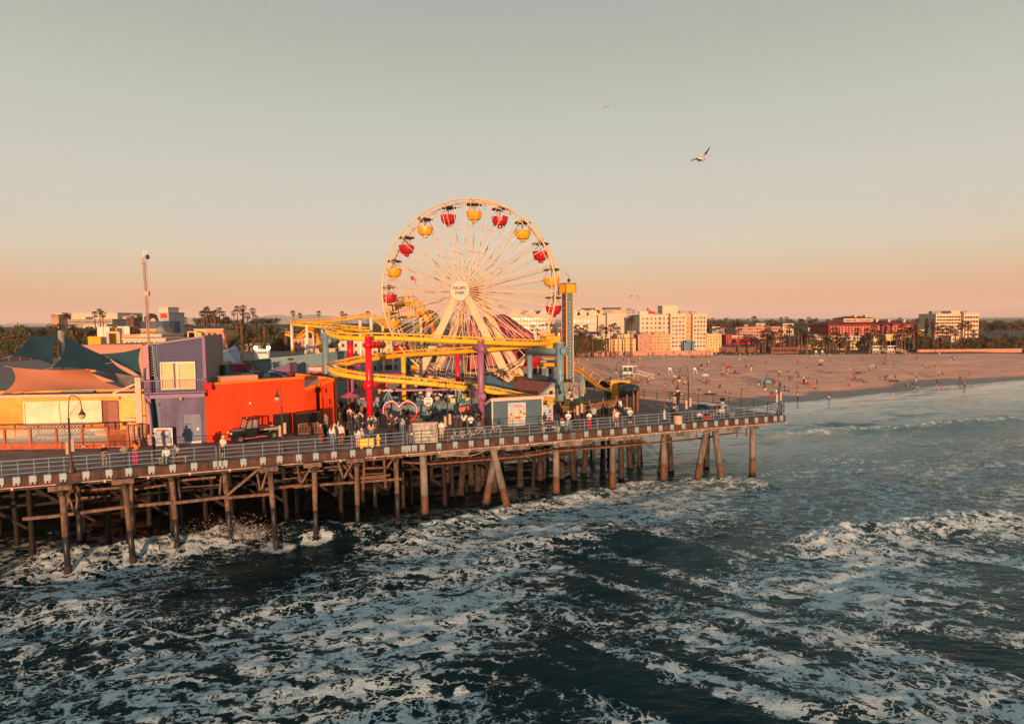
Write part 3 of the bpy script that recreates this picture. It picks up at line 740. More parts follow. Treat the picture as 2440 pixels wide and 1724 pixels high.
# far railing on the other side of the deck
def free_railing(label,pts,step=1.9,h=1.07,nr=4,mat=None,nm='railing',rad=.042):
 t=thing(nm,label,'railing',pts[0])
 mat=mat or M('dark_blue_steel',(.02,.045,.06),.5)
 for i in range(len(pts)-1):
  a,b=Vector(pts[i]),Vector(pts[i+1]);n_=max(1,round((b-a).length/step))
  for k in range(n_+(1 if i==len(pts)-2 else 0)):
   p=a.lerp(b,k/n_);mb=MB();mb.tube([p,p+Vector((0,0,h))],rad,5);mb.build('post',mat,t,smooth=True)
 for k in range(nr):
  mb=MB();z=h*(1-k*.9/nr);mb.tube([Vector(p)+Vector((0,0,z))for p in pts],rad*.9,5);mb.build('rail',mat,t,smooth=True)
 return t
e0=dk('G',1725,1288);e1=dk('G',1150,1205);e2=dk('G',110,1110)
free_railing('dark blue pipe railing on the far edge of the deck, towards the beach',[e0,e1,e2,e2+(e2-e1)*1.2])
free_railing('short blue railing closing the point of the pier beside the last lamp',[onl(z2('G',1722,0)[0],.12,HD),e0+Vector((.25,.1,0))],step=.8)
build_water()
#  FERRIS WHEEL
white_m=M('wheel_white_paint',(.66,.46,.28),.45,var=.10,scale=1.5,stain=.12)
wheel_dk=M('wheel_shadow_seal',(.30,.12,.06),.6)
red_m=M('red_paint',(.38,.008,.022),.38,var=.12,scale=1.0)
yel_m=M('yellow_paint',(.84,.43,.018),.35,var=.10,scale=1.0)
yel2_m=M('deep_yellow_paint',(.80,.33,.012),.35,var=.10,scale=1.0)
dark_m=M('dark_metal',(.03,.028,.03),.5,var=.3)
canr_m=M('canopy_dark_red',(.12,.02,.03),.6,var=.2)
cany_m=M('canopy_olive',(.10,.07,.02),.6,var=.2)
navy_txt=M('navy_lettering',(.03,.035,.10),.5)
PHI=R(15)
Wd=Vector((math.cos(PHI),-math.sin(PHI),0));Nn=Vector((-math.sin(PHI),-math.cos(PHI),0));ZZ=Vector((0,0,1))
wc=dp(1116,695,87.0);WR=12.4
wheel=thing('ferris_wheel','tall cream ferris wheel with red and yellow gondolas and a round lettered hub','ferris wheel',(wc.x,wc.y,HD))
def wp(a,r,n):return wc+Wd*(r*math.sin(a))+ZZ*(r*math.cos(a))+Nn*n
HW=1.15
for side in(1,-1):
 mb=MB();N=120
 mb.tube([wp(2*math.pi*i/N,WR,HW*side)for i in range(N)],.13,8,closed=True)
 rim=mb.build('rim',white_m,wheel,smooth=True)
 mb=MB();mb.tube([wp(2*math.pi*i/N,WR-.55,HW*side)for i in range(N)],.055,6,closed=True)
 for i in range(80):a=2*math.pi*i/80;b=2*math.pi*(i+.5)/80;mb.tube([wp(a,WR,HW*side),wp(b,WR-.55,HW*side)],.03,4)
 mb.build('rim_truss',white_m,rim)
 mb=MB()
 for i in range(40):
  a=2*math.pi*(i+.17)/40
  mb.tube([wp(a,WR-.2,HW*side),wp(a+.03,.9,(HW+1.75)*side)],.052,5)
  if i%2==0:mb.tube([wp(a+.05,WR-.2,HW*side),wp(a-.08,.9,.9*side)],.04,4)
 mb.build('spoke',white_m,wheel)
 mb=MB()
 for rr,nn in((.45,1.6),(.72,1.38)):
  mb.tube([wp(2*math.pi*i/40,WR*rr,nn*side)for i in range(40)],.022,4,closed=True)
 mb.build('tie_wire',white_m,wheel)
mb=MB()
for i in range(20):
 a=2*math.pi*(i+.17)/20
 mb.tube([wp(a,WR,HW),wp(a,WR,-HW)],.05,5);mb.tube([wp(a+.157,WR-.3,HW),wp(a+.157,WR-.3,-HW)],.04,5)
 mb.tube([wp(a,WR*.45,1.7),wp(a,WR*.45,-1.7)],.03,4)
mb.build('cross_tube',white_m,wheel)
mb=MB();mb.tube([wc+Nn*3.3,wc-Nn*3.1],.62,16);mb.tube([wc+Nn*1.9,wc+Nn*1.7],1.0,20);mb.tube([wc-Nn*1.9,wc-Nn*1.7],1.0,20)
hub=mb.build('hub',M('hub_brown',(.35,.13,.06),.5),wheel)
mb=MB();mb.tube([wc+Nn*3.45,wc+Nn*3.32],[1.30,1.30],40);hd=mb.build('hub_disc',M('hub_disc_cream',(.58,.50,.38),.5,var=.08,scale=14),hub)
rotz=math.atan2(Wd.y,Wd.x)
tc0=wc+Nn*3.47
text("PACIFIC",tc0+ZZ*.33,.56,(math.pi/2,0,rotz),navy_txt,hd,spacing=.95)
text("PARK",tc0-ZZ*.30,.56,(math.pi/2,0,rotz),navy_txt,hd,spacing=.95)
# support legs
for side in(1,-1):
 hp=wc+Nn*(2.75*side)
 for sx in(-1,1):
  foot=wc+Wd*(7.6*sx)+Nn*(3.0*side);foot.z=HD
  mb=MB();top=hp+Wd*(.35*sx)
  d=(foot-top).normalized();sd=Nn.cross(d).normalized()
  for o_ in(-.34,.34):mb.bar(top+sd*o_*.6,foot+sd*o_,.14,.50,up=sd)
  mb.bar(top,foot,.50,.16,up=Nn)
  leg=mb.build('support_leg',white_m,wheel)
  mb=MB();mb.box((foot.x,foot.y,HD+.2),(1.6,1.2,.4),rotz);mb.build('foot_block',concrete_m,leg)
for sx in(-1,1):
 mb=MB();f1=wc+Wd*(7.6*sx*.72)+Nn*2.9;f2=wc+Wd*(7.6*sx*.72)-Nn*2.9
 f1.z=f2.z=wc.z+(HD-wc.z)*.72
 mb.tube([f1,f2],.16,8);q=wc-Nn*2.9+Wd*(7.6*sx);q.z=HD+1;mb.tube([f1,q],.12,8);q2=wc+Nn*2.9+Wd*(7.6*sx);q2.z=HD+.6
 mb.tube([q2,q2+Wd*(-3.2*sx)+ZZ*2.0-Nn*2],.2,8)
 mb.build('leg_brace',white_m,wheel)
 # gondolas
def gondola_meshes():
 n=8;res={}
 mb=MB()
 prof=[(.30,-2.62),(.34,-2.55),(.36,-2.32),(.82,-2.18),(1.02,-1.75),(1.10,-1.28),(1.12,-1.12),(1.06,-1.12),(.95,-1.75),(.3,-2.05)]
 mb.lathe(prof,(0,0,0),10)
 res['b']=mb
 c=MB();c.lathe([(1.16,-.16),(1.20,-.12),(.9,.02),(.35,.12),(.05,.22),(.02,.5)],(0,0,0),8);res['c']=c
 h=MB();h.tube([(0,0,-2.3),(0,0,0)],.05,6)
 for k in range(4):a=math.pi/4+k*math.pi/2;h.tube([(.95*math.cos(a),.95*math.sin(a),-1.15),(.5*math.cos(a),.5*math.sin(a),-.05)],.022,4)
 h.box((0,0,0),(2.3,.08,.08),math.pi/2+rotz);res['h']=h
 s=MB()
 for k in range(6):a=k*math.pi/3+.2;s.tube([(1.12*math.cos(a),1.12*math.sin(a),-1.3),(1.15*math.cos(a),1.15*math.sin(a),-1.0)],.05,5)
 res['s']=s
 return res
gm=gondola_meshes()
gme={}
for col,bm,cm in(('red',red_m,canr_m),('yel',yel2_m,cany_m)):
 gme[col]=(gm['b'].mesh('gondola',bm),gm['c'].mesh('gondola_canopy',cm),gm['h'].mesh('hanger',dark_m))
GONDOLAS=[]
for i in range(20):
 a=R(4.7+18*i);p=wp(a,WR-.45,0)
 col='yel' if i%2==0 else 'red'
 b_,c_,h_=gme[col]
 g=bpy.data.objects.new('gondola',b_);COL.objects.link(g);g.parent=wheel;g.location=p-ORG[wheel.name];g.rotation_euler=(0,0,.3+i)
 g['label']='round yellow gondola' if col=='yel' else 'round red gondola'
 for nm,me in(('gondola_canopy',c_),('hanger',h_)):
  q=bpy.data.objects.new(nm,me);COL.objects.link(q);q.parent=g
 GONDOLAS.append((p,i))
 #  ROLLER COASTER
coaster=thing('roller_coaster','yellow tube roller coaster winding on coloured columns before and behind the ferris wheel','roller coaster',(-12,60,HD))
rail_m=M('track_rail_orange',(.55,.17,.012),.4,var=.15)
led_m=M('string_light_bulb',(.9,.7,.55),.4,emit=.5)
def track(pts,up_tilt=None,r=.24,per=5,name='track_spine',lights=False,gauge=.42,height=.46,mat=None,tie=1.6,inner=None):
 """pts: (px, py, Y) of the spine; rails stand above it, ties join them"""
 W=[dp(*p)for p in pts];P=smooth_path(W,per)
 mb=MB();mb.tube(P,r,12);sp=mb.build(name,mat or yel_m,coaster,smooth=True)
 n=len(P);left=[];right=[];acc=0;m2=MB();mL=MB()
 for i,p in enumerate(P):
  t=(P[min(n-1,i+1)]-P[max(0,i-1)]).normalized()
  sd=t.cross(ZZ).normalized();up=sd.cross(t).normalized()
  if inner is not None:
   c=(inner-p);c.z=0;bank=min(1.0,6.0/max(c.length,.1))*.9 if c.length<8 else 0
   up=(up+c.normalized()*bank).normalized();sd=t.cross(up).normalized()
  left.append(p+up*height+sd*gauge);right.append(p+up*height-sd*gauge)
 mr=MB();mr.tube(left,.07,6);mr.tube(right,.07,6);rl=mr.build('track_rail',rail_m if lights is None else(mat or yel_m),sp,smooth=True)
 d=0
 for i in range(1,n):
  d+=(P[i]-P[i-1]).length
  if d>tie:
   d=0;c=P[i]
   t=(P[min(n-1,i+1)]-P[max(0,i-1)]).normalized()
   for e in(left[i],right[i]):
    o_=(e-c);m2.plate([c+t*.22,c-t*.22,e-t*.06,e+t*.06],(o_.cross(t)).normalized()*.05)
 m2.build('track_tie',mat or yel_m,sp)
 if lights:
  ml=MB();dd=0
  for i in range(1,n):
   seg=(right[i]-right[i-1]).length;k_=max(1,int(seg/.5))
   for k in range(k_):q=right[i-1].lerp(right[i],k/k_);ml.ball(q-ZZ*.16,.045,5,3)
  ml.build('string_lights',led_m,sp)
 return P
def column(px0,py0,pxb,pyb,Y,wpx,mat,bands=None,name='support_column',label=None,zb=None):
 """vertical column: top pixel, bottom pixel, distance; width in photo pixels"""
 top=dp(px0,py0,Y);r=wpx/2/FPX*Y
 zb=HD if zb is None else zb
 base=Vector((top.x,Y,zb))
 mb=MB();mb.tube([(top.x,Y,top.z),(top.x,Y,zb)],r,18);mb.k=1 if bands else 0
 mats=[mat]
 o=mb.build(name,mat,coaster,smooth=True,label=label)
 m2=MB();m2.tube([(top.x,Y,top.z+.03),(top.x,Y,top.z-.12)],r*1.08,18);m2.build('column_cap',mat,o)
 if bands:
  for y0,y1,bm in bands:
   a_=dp(px0,y0,Y).z;b_=dp(px0,y1,Y).z;m3=MB();m3.tube([(top.x,Y,a_),(top.x,Y,b_)],r*1.012,18);m3.build('painted_band',bm,o,smooth=True)
 return o,top,r
teal_m=M('teal_paint',(.14,.245,.28),.45,var=.12,scale=1.0)
purp_m=M('mauve_paint',(.27,.105,.19),.45,var=.1,scale=1.0)
purpd_m=M('deep_purple_paint',(.14,.05,.16),.45,var=.1)
cream_m=M('cream_paint',(.70,.62,.54),.5,var=.1)
redp_m=M('column_red',(.56,.008,.022),.32,var=.1,scale=1)
lp_c=dp(850,875,66)
T1=[(838,796,70),(806,787,68.5),(785,784,66.5),(779,788,65),(783,794,63.5),(795,800,62.2),(816,804,61.3),(856,806,60.7),(890,805,60.6),(940,806,61),(1000,808.5,61.6),(1080,812.5,62.5),(1148,815,63.5),(1200,817.5,64.8),(1246,819,66.2),(1282,819,68),(1306,818,70),(1316,817,72.5),(1308,818,75),(1284,821.5,76.5),(1250,825,76.5),(1222,828.5,75.5),(1148,834.5,73),(1080,839,71.2),(1000,843,69.5),(926,850,67.5),(887,855,66.3),(855,860,65.6),(829,866,65),(806,871,64.2),(792,875,63),(787,880,61.8),(795,886,60.8),(815,892,60.2),(849,898,59.9),(883,902,59.9),(940,907,60.2),(1000,912,60.6),(1050,917,61),(1098,922,61.5),(1135,927,61.9),(1172,933,62.4),(1210,941,63.2),(1246,948,64.2),(1285,956,65.6),(1320,962,67),(1360,966,68.8),(1400,968.5,71)]
turnR=(1230,0)
P_=track(T1[:16],name='track_spine')
track(T1[15:23],name='track_spine')
track(T1[22:30],name='track_spine',mat=yel2_m)
track(T1[29:],name='track_spine',lights=True,per=6)
# block at the right hand turn of the upper track
mb=MB();c=dp(1310,818,72);mb.box((c.x,c.y,c.z+.2),(1.6,3.2,1.3),.2);mb.build('brake_housing',yel2_m,coaster)
# far track behind on the left, two levels
track([(694,772,96),(720,775,94.5),(760,778,92),(800,781,90),(850,786,87),(880,790,84.5)],r=.22,name='track_spine')
track([(694,771,97),(740,768,99),(790,765,101),(840,758,102),(868,754,102),(884,754,102),(896,762,102),(908,774,101),(920,780,100),(940,779,98),(960,776,96)],r=.22,mat=yel2_m)
track([(680,796,97),(690,799,97),(700,803,97),(712,804,97.5),(722,800,98),(731,792,98),(739,789,98),(746,794,98),(753,806,98),(759,821,98),(765,838,98)],r=.22,mat=yel2_m,tie=.9)
# spiral seen through the left spokes
track([(925,757,98),(931,743,98),(941,729,98),(955,719.5,98.5),(972,716,99),(984,718,99),(996,728,99),(1006,742,99),(1015,756,99),(1021,768,99)],r=.30,mat=yel2_m,tie=.8,gauge=.6,height=.7)
track([(934,752,101),(945,734,101),(962,726,101),(978,728,101),(990,741,101),(999,757,101),(1006,770,101)],r=.26,mat=yel_m,tie=.8,gauge=.6,height=.7)
mb=MB()
for i in range(14):
 a_=dp(930+i*6.2,752-30*math.sin(math.pi*(i+.6)/15),99.5);b_=Vector((a_.x+.2,a_.y,a_.z-2.2+.1*i));mb.tube([a_,b_],.09,5)
mb.tube([dp(903,757,99),dp(940,757,99),dp(1000,753,99)],.25,8);mb.build('spiral_frame',yel2_m,coaster)
# descending track on the right
track([(1283,869,92),(1300,868.5,92),(1325,869,91.5),(1345,871.5,91),(1364,878,89.5),(1385,889,87),(1405,903,84.5),(1425,919,82),(1442,934,80),(1456,944,78.5),(1468,949,77.5)],r=.30,mat=yel2_m,gauge=.72,height=.85,tie=2.4)
# columns
column(877,801,877,1016,59.0,15.8,redp_m,label='bright red column, tall, beside the heart arch')
column(1145,810,1145,1015,58.7,15.6,purp_m,label='mauve column left of the blue shed')
column(1334.5,815,1340,975,66.5,18,teal_m,label='thick teal column beside the drop tower')
column(775,792,780,900,66.0,13.2,teal_m,label='teal column behind the orange building')
column(834,808,838,975,67.5,15.2,purp_m,bands=[(819,853,redp_m),(853,885,M('pink_red',(.45,.02,.10),.35)),(808,819,purpd_m)],label='mauve column with a red band under the upper track')
column(1090,838,1092,925,75.0,10.5,redp_m,label='red column behind the lower track')
column(961,848,961,932,68.5,11,yel_m,label='yellow column at the front of the wheel')
column(857,862,858,912,74,6.5,yel_m)
column(1262,842,1264,905,79,12.5,teal_m,label='teal column at the right foot of the wheel')
column(1303,878,1304,905,92,8,teal_m)
column(1388,893,1388,960,86,12,teal_m)
for px,py,w,Y in((695,770,7.2,96),(731,775,6.6,93.5),(766,772,6.6,101),(809,806,7.5,98),(858,764,7,100),(884,758,7.5,102),(728,804,6,98),(747,800,5.5,98),(912,778,6,100),(957,757,7,99),(935,762,6,99),(1003,758,6,99)):
 column(px,py,px,py,Y,w,cream_m,bands=[(829,848,yel_m)]if px==695 else None)
def arm(p0,p1,Y0,Y1,r,mat,label=None):
 mb=MB();a_=dp(p0[0],p0[1],Y0);b_=dp(p1[0],p1[1],Y1);mb.tube([a_,b_],r,12);d_=(b_-a_).normalized()
 mb.tube([a_-d_*.04,a_+d_*.10],r*1.35,14)
 return mb.build('support_arm',mat,coaster,smooth=True,label=label)
arm((1346,836),(1262,838),65.6,76,.37,teal_m)
arm((880,821),(913,821),59.0,62,.34,redp_m);arm((875,918),(912,915),58.5,62,.34,redp_m)
arm((782,811),(804,812),66,68,.30,teal_m);arm((782,894),(806,892),66,62,.30,teal_m)
arm((1150,832),(1132,828),58.5,62,.32,purp_m);arm((1149,946),(1128,930),58.4,61,.32,purp_m)
arm((838,868),(858,872),67,64,.30,purpd_m)
for q,Y in(((1145.5,831),58.25),((1148,945),58.25),((873,822),58.55),((875,918),58.55),((1343,836),65.9)):
 a_=dp(q[0],q[1],Y);mb=MB();mb.tube([a_,a_+Vector((.1,.35,0))],.36,16);mb.build('arm_flange',{1145.5:purp_m,1148:purp_m,1343:teal_m}.get(q[0],redp_m),coaster,smooth=True)
 #  DROP TOWER
tower_blue=M('tower_slate_blue',(.10,.17,.24),.5,var=.12);tower_navy=M('tower_navy',(.035,.065,.12),.5)
tb=dp(1352,930,82.0);ty=82.0
tower=thing('drop_tower','slim blue and yellow drop tower with a yellow head and red letters down one side','ride tower',(tb.x,ty,HD))
zt=dp(1352,698,ty).z;zh=dp(1352,677,ty).z
ca=R(50);tx=Vector((math.cos(ca),math.sin(ca),0));tyv=Vector((-tx.y,tx.x,0));tcn=Vector((tb.x+.05,ty,0))
mb=MB();mb.box((tcn.x,tcn.y,(HD+zt)/2),(1.0,1.0,zt-HD),ca-R(20));
mast=mb.build('mast',tower_blue,tower)
rt=ca-R(20);fx_=Vector((math.cos(rt),math.sin(rt),0));fy_=Vector((-fx_.y,fx_.x,0))
mb=MB();c=tcn-fx_*.53;mb.box((c.x,c.y,(HD+zt)/2),(.05,.86,zt-HD-.3),rt);pan=mb.build('letter_panel',tower_navy,tower)
mb=MB()
for s1,s2 in((-1,-1),(1,-1),(-1,1)):c=tcn+fx_*.52*s1+fy_*.52*s2;mb.box((c.x,c.y,(HD+zt)/2),(.10,.10,zt-HD),rt)
mb.build('edge_strip',yel_m,tower)
mb=MB();mb.box((tcn.x,tcn.y,(zt+zh)/2),(1.55,1.55,zh-zt),rt);head=mb.build('tower_head',yel2_m,tower)
mb=MB();mb.box((tcn.x,tcn.y,zh+.06),(1.65,1.65,.10),rt)
for s1,s2 in((-1,-1),(1,-1),(-1,1)):c=tcn+fx_*.78*s1+fy_*.78*s2;mb.box((c.x,c.y,(zt+zh)/2),(.07,.07,zh-zt),rt)
mb.build('head_trim',tower_navy,head)
mb=MB();mb.tube([(tcn.x+.2,tcn.y,zh),(tcn.x+.2,tcn.y,zh+1.0)],.03,5);mb.ball((tcn.x+.2,tcn.y,zh+.5),.22);mb.tube([(tcn.x+.2,tcn.y,zh+1),(tcn.x-.35,tcn.y,zh+1.7)],.02,4);mb.build('weather_mast',dark_m,tower)
letr=M('tower_letter_red',(.75,.03,.015),.4)
zz_=[dp(1345,z2('F',0,y)[1],ty).z for y in(312,362,412,462,512,562,612)]
stepz=zz_[0]-zz_[1]
lr=(math.pi/2,0,math.atan2(fy_.y,fy_.x)+math.pi)
for i,ch in enumerate("PACIFIC"):text(ch,tcn-fx_*.57+ZZ*zz_[i],.62,lr,letr,pan)
for i,ch in enumerate("PLUNGE"):text(ch,tcn-fx_*.57+ZZ*(zz_[6]-stepz*(i+1.7)),.62,lr,letr,pan)
mb=MB()
for i in range(26):c=tcn-fy_*.54+ZZ*(zt-1.2-i*.42);mb.box((c.x,c.y,c.z),(.09 if i%3 else.16,.03,.14),rt)
mb.build('height_mark',M('pale_mark',(.45,.50,.55),.5),mast)
#  BUILDINGS ON THE PIER
trim_w=M('trim_white',(.62,.56,.48),.5,var=.1)
glass_m=M('dark_glass',(.03,.045,.05),.12,var=.3)
def wall_quad(a,b,z0,z1,th=.25,mat=None,name='wall',parent=None,planks=False,za=None,zb=None,label=None):
 """wall from ground point a to b (front face on the line), tops za / zb"""
 a=Vector(a);b=Vector(b);d=(b-a);d.z=0;n=Vector((d.y,-d.x,0)).normalized()
 if n.y>0:n=-n
 za=z1 if za is None else za;zb=z1 if zb is None else zb
 mb=MB();mb.plate([(a.x,a.y,z0),(b.x,b.y,z0),(b.x,b.y,zb),(a.x,a.y,za)],-n*th)
 return mb.build(name,mat,parent,label=label)
def battens(a,b,z0,z1a,z1b,step,w,d,mat,parent,name='siding_batten',off=.0):
 a=Vector(a);b=Vector(b);dd=b-a;L=dd.length;e=dd.normalized();n=Vector((e.y,-e.x,0));n=-n if n.y>0 else n
 mb=MB();k=step/2
 while k<L:
  p=a+e*k+n*(d/2+.002);zt=z1a+(z1b-z1a)*k/L
  mb.box((p.x,p.y,(z0+zt)/2),(w,d,zt-z0),math.atan2(e.y,e.x));k+=step
 return mb.build(name,mat,parent)
 # -- violet two-storey building
vio_up=M('violet_lap_siding',(.042,.045,.115),.6,var=.12,planks=('Z',7.0,.5))
vio_lo=M('blue_violet_panel',(.105,.095,.19),.65,var=.35,scale=.7,stain=.35)
vio_tr=M('violet_trim',(.20,.12,.22),.55)
vblue=M('slate_blue_trim',(.06,.11,.18),.55)
greywall=M('grey_side_wall',(.22,.20,.18),.7,var=.15,planks=('Y',3,.3))
VL=gp(350,1061,HD);VR=gp(494.5,1053,HD);VL.z=VR.z=HD
ve=(VR-VL).normalized();vn=Vector((ve.y,-ve.x,0))
vb=thing('violet_building','two-storey violet building with lap siding, balcony and bright curtained window','building',VL)
zl=dp(345,824,VL.y).z;zr=dp(487,803,VR.y).z
Vback=lambda p,k:p-vn*k
ri=VL+ve*1.05
o=wall_quad(ri,VR,HD,0,.3,vio_up,'wall',vb,za=zl+(zr-zl)*.2,zb=zr)
wall_quad(VL,VL+ve*.42,HD,0,.9,M('mauve_pilaster',(.42,.17,.20),.6),'pilaster',vb,za=zl,zb=zl+.05)
wall_quad(VL+ve*.42-vn*.7,ri-vn*.7,HD,0,.2,vblue,'recess_wall',vb,za=zl,zb=zl)
mb=MB();mb.plate([ri+ZZ*0-vn*.02,ri-vn*.7,Vector(((ri-vn*.7).x,(ri-vn*.7).y,zl)),Vector((ri.x,ri.y,zl))],ve*.1);mb.build('recess_side',vblue,vb)
# side wall going back and roof
BK=9.0
mb=MB();p=VR;q=VR-vn*BK;mb.plate([p-vn*.31,q,Vector((q.x,q.y,zr)),Vector(((p-vn*.31).x,(p-vn*.31).y,zr))],-ve*.2);mb.build('side_wall',greywall,vb)
mb=MB();mb.plate([Vector((*(VL-vn*.92).xy,zl)),Vector((*(VR-vn*.32).xy,zr)),Vector((*(VR-vn*BK).xy,zr)),Vector((*(VL-vn*BK).xy,zl))],(0,0,.12));mb.build('roof',M('roof_membrane',(.25,.22,.20),.8),vb)
mb=MB();mb.bar(Vector((*(ri+vn*.02).xy,zl+(zr-zl)*.2+.03)),Vector((*(VR+vn*.02+ve*.1).xy,zr+.03)),.34,.12);mb.bar(Vector((*(VR+ve*.02).xy,HD+4)),Vector((*(VR+ve*.02).xy,zr)),.26,.12)
mb.build('roof_trim',vio_tr,vb)
zb1=dp(420,934,51.5).z
# lower floor facing: vertical panel siding
lowl=ri+vn*.03;lowr=VR+vn*.03
wall_quad(lowl,lowr,HD,zb1-.2,.05,vio_lo,'lower_wall',vb)
battens(lowl,lowr,HD+.02,zb1-.2,zb1-.2,.30,.02,.015,M('groove',(.10,.08,.15),.7),vb,'panel_joint')
# balcony
bl,br=VL+ve*.25,VR+ve*.15
mb=MB();mb.plate([bl,br,br+vn*1.15,bl+vn*1.15],(0,0,.0))if False else None
def atz(p,z):return Vector((p.x,p.y,z))
mb=MB();mb.plate([atz(bl,zb1-.28),atz(br,zb1-.28),atz(br+vn*1.15,zb1-.28),atz(bl+vn*1.15,zb1-.28)],(0,0,.28));bal=mb.build('balcony',vio_tr,vb)
mb=MB();rc=[bl+vn*.05,bl+vn*1.08,br+vn*1.08,br+vn*.05]
for h in(1.12,.14):
 for i in range(3):mb.bar(atz(rc[i],zb1+h),atz(rc[i+1],zb1+h),.05,.05)
for i in range(3):
 n_=max(2,int((rc[i+1]-rc[i]).length/.17))
 for k in range(n_+1):q=rc[i].lerp(rc[i+1],k/n_);mb.bar(atz(q,zb1+.02),atz(q,zb1+1.12),.022,.022)
mb.build('balcony_rail',M('violet_rail',(.24,.15,.28),.5),bal)
def on_wall(a,e,n,px,py,off=0.0):
 d=ray(px,py);t=((Vector(a)+n*off-CAM).dot(n))/d.dot(n)
 return CAM+d*t
def panel(a,e,n,px0,px1,py0,py1,off,th,mat,name,parent,label=None,y_lock=True):
 p0=on_wall(a,e,n,px0,py1,off);p1=on_wall(a,e,n,px1,py1,off);z0=min(p0.z,p1.z)if not y_lock else(p0.z+p1.z)/2
 zt=on_wall(a,e,n,(px0+px1)/2,py0,off).z
 mb=MB();mb.plate([atz(p0,z0),atz(p1,z0),atz(p1,zt),atz(p0,zt)],-n*th)
 return mb.build(name,mat,parent,label=label),atz(p0,z0),atz(p1,z0),z0,zt
x0,y0=z2('B',1072,418);x1,y1=z2('B',1410,672)
cur=M('curtain_gold',(.75,.48,.24),.7,var=.1,planks=('X',9,.35))
w_,p0,p1,z0,zt=panel(VL,ve,vn,x0,x1,y0,y1,.05,.1,cur,'window',vb)
mb=MB()
for q0,q1 in((0,.5),(.5,1.0)):
 a_=p0.lerp(p1,q0)+vn*.06;b_=p0.lerp(p1,q1)+vn*.06
 mb.bar(atz(a_,z0),atz(b_,z0),.06,.10);mb.bar(atz(a_,zt),atz(b_,zt),.06,.10);mb.bar(atz(a_+ve*.04,z0+.05),atz(a_+ve*.04,zt-.05),.09,.06);mb.bar(atz(b_-ve*.04,z0+.05),atz(b_-ve*.04,zt-.05),.09,.06)
mb.build('window_frame',trim_w,w_)
m_,a_,b_,_,_=panel(VL,ve,vn,z2('B',1195,0)[0],z2('B',1215,0)[0],y0+2,y1-2,.065,.02,dark_m,'curtain_gap',w_)
x0,y0=z2('B',1302,930);x1,y1=z2('B',1465,1185)
door,p0,p1,z0,zt=panel(VL,ve,vn,x0,x1,y0,y1,.09,.05,M('door_slate',(.13,.16,.24),.6),'door',vb)
mb=MB();mb.bar(atz(p0,zt+.05)+vn*.04,atz(p1,zt+.05)+vn*.04,.1,.1);mb.build('door_frame',vio_tr,door)
mb=MB();q=p1-ve*.25+vn*.05;mb.box((q.x,q.y,z0+1.05),(.18,.04,.2),math.atan2(ve.y,ve.x));mb.build('door_handle',trim_w,door)
mb=MB();mb.bar(atz(p0+vn*.1,HD+.09),atz(p1+vn*.1,HD+.09),.12,.16);mb.build('door_step',trim_w,door)
lampm=M('floodlight_brass',(.45,.35,.15),.4)
for px,py in(z2('B',1260,768),z2('B',948,752),z2('B',1472,735)):
 q=on_wall(VL,ve,vn,px,py,.25 if px<440 and px>420 else.9);mb=MB();mb.ball(q,.13);mb.bar(q,q-vn*.2,.05);mb.build('wall_lamp',lampm,vb)
mb=MB()
def vp(x,y,off):px,py=z2('B',x,y);return on_wall(VL,ve,vn,px,py,off)
mb.tube(smooth_path([vp(935,310,-.2),vp(930,460,-.1),vp(905,500,.12),vp(912,640,.12),vp(920,790,.12),vp(958,830,.12),vp(985,1080,.12),vp(985,1190,.12)],3),.07,8);mb.build('downpipe',vblue,vb,smooth=True)
mb=MB()
for s_ in(945,985):mb.bar(vp(s_,250,-.3),vp(s_+25,560,-.3),.05,.05)
for k in range(12):mb.bar(vp(948+2*k,265+25*k,-.3),vp(985+2*k,265+25*k,-.3),.03,.03)
mb.build('wall_ladder',M('ladder_steel',(.25,.28,.30),.4),vb)
# camera lattice mast on this roof
md=VL.y+4.5
mastm=M('mast_weathered_steel',(.42,.22,.16),.6,var=.3)
mt=thing('camera_mast','tall thin lattice mast carrying security cameras above the violet building','mast',dp(357,880,md))
def mp(x,y,d=0):return dp(*z2('A',x,y),md+d)
mb=MB()
mb.tube([mp(1258,1430),mp(1188,340)],.036,5);mb.tube([mp(1285,1430),mp(1238,345)],.024,5);mb.tube([mp(1275,1430,.4),mp(1215,345,.4)],.035,5)
mb.tube([mp(1188,345),mp(1200,285)],.05,5);mb.tube([mp(1238,345),mp(1205,285)],.03,5)
for k in range(40):
 t=k/40;t2=(k+1)/40
 a_=mp(1258,1430).lerp(mp(1188,340),t);b_=mp(1285,1430).lerp(mp(1238,345),t2);c_=mp(1275,1430,.4).lerp(mp(1215,345,.4),t2)
 mb.tube([a_,b_],.014,3);mb.tube([a_,c_],.014,3)
mb.build('lattice',mastm,mt)
mb=MB();mb.tube([mp(1200,290),mp(1197,205)],.05,5);mb.bar(mp(1197,208),mp(1265,213),.09,.09);mb.bar(mp(1197,238),mp(1250,245),.07,.07);mb.build('camera_arm',trim_w,mt)
mb=MB();mb.ball(mp(1252,282),(.17,.17,.22));mb.build('dome_camera',dark_m,mt,smooth=True)
mb=MB();c=mp(1243,752);mb.box(c,(.42,.25,.4));mb.build('equipment_box',M('mast_box',(.50,.33,.26),.6),mt)
mb=MB();c=mp(1178,362);mb.box(c,(.16,.16,.2));mb.build('junction_box',mastm,mt)
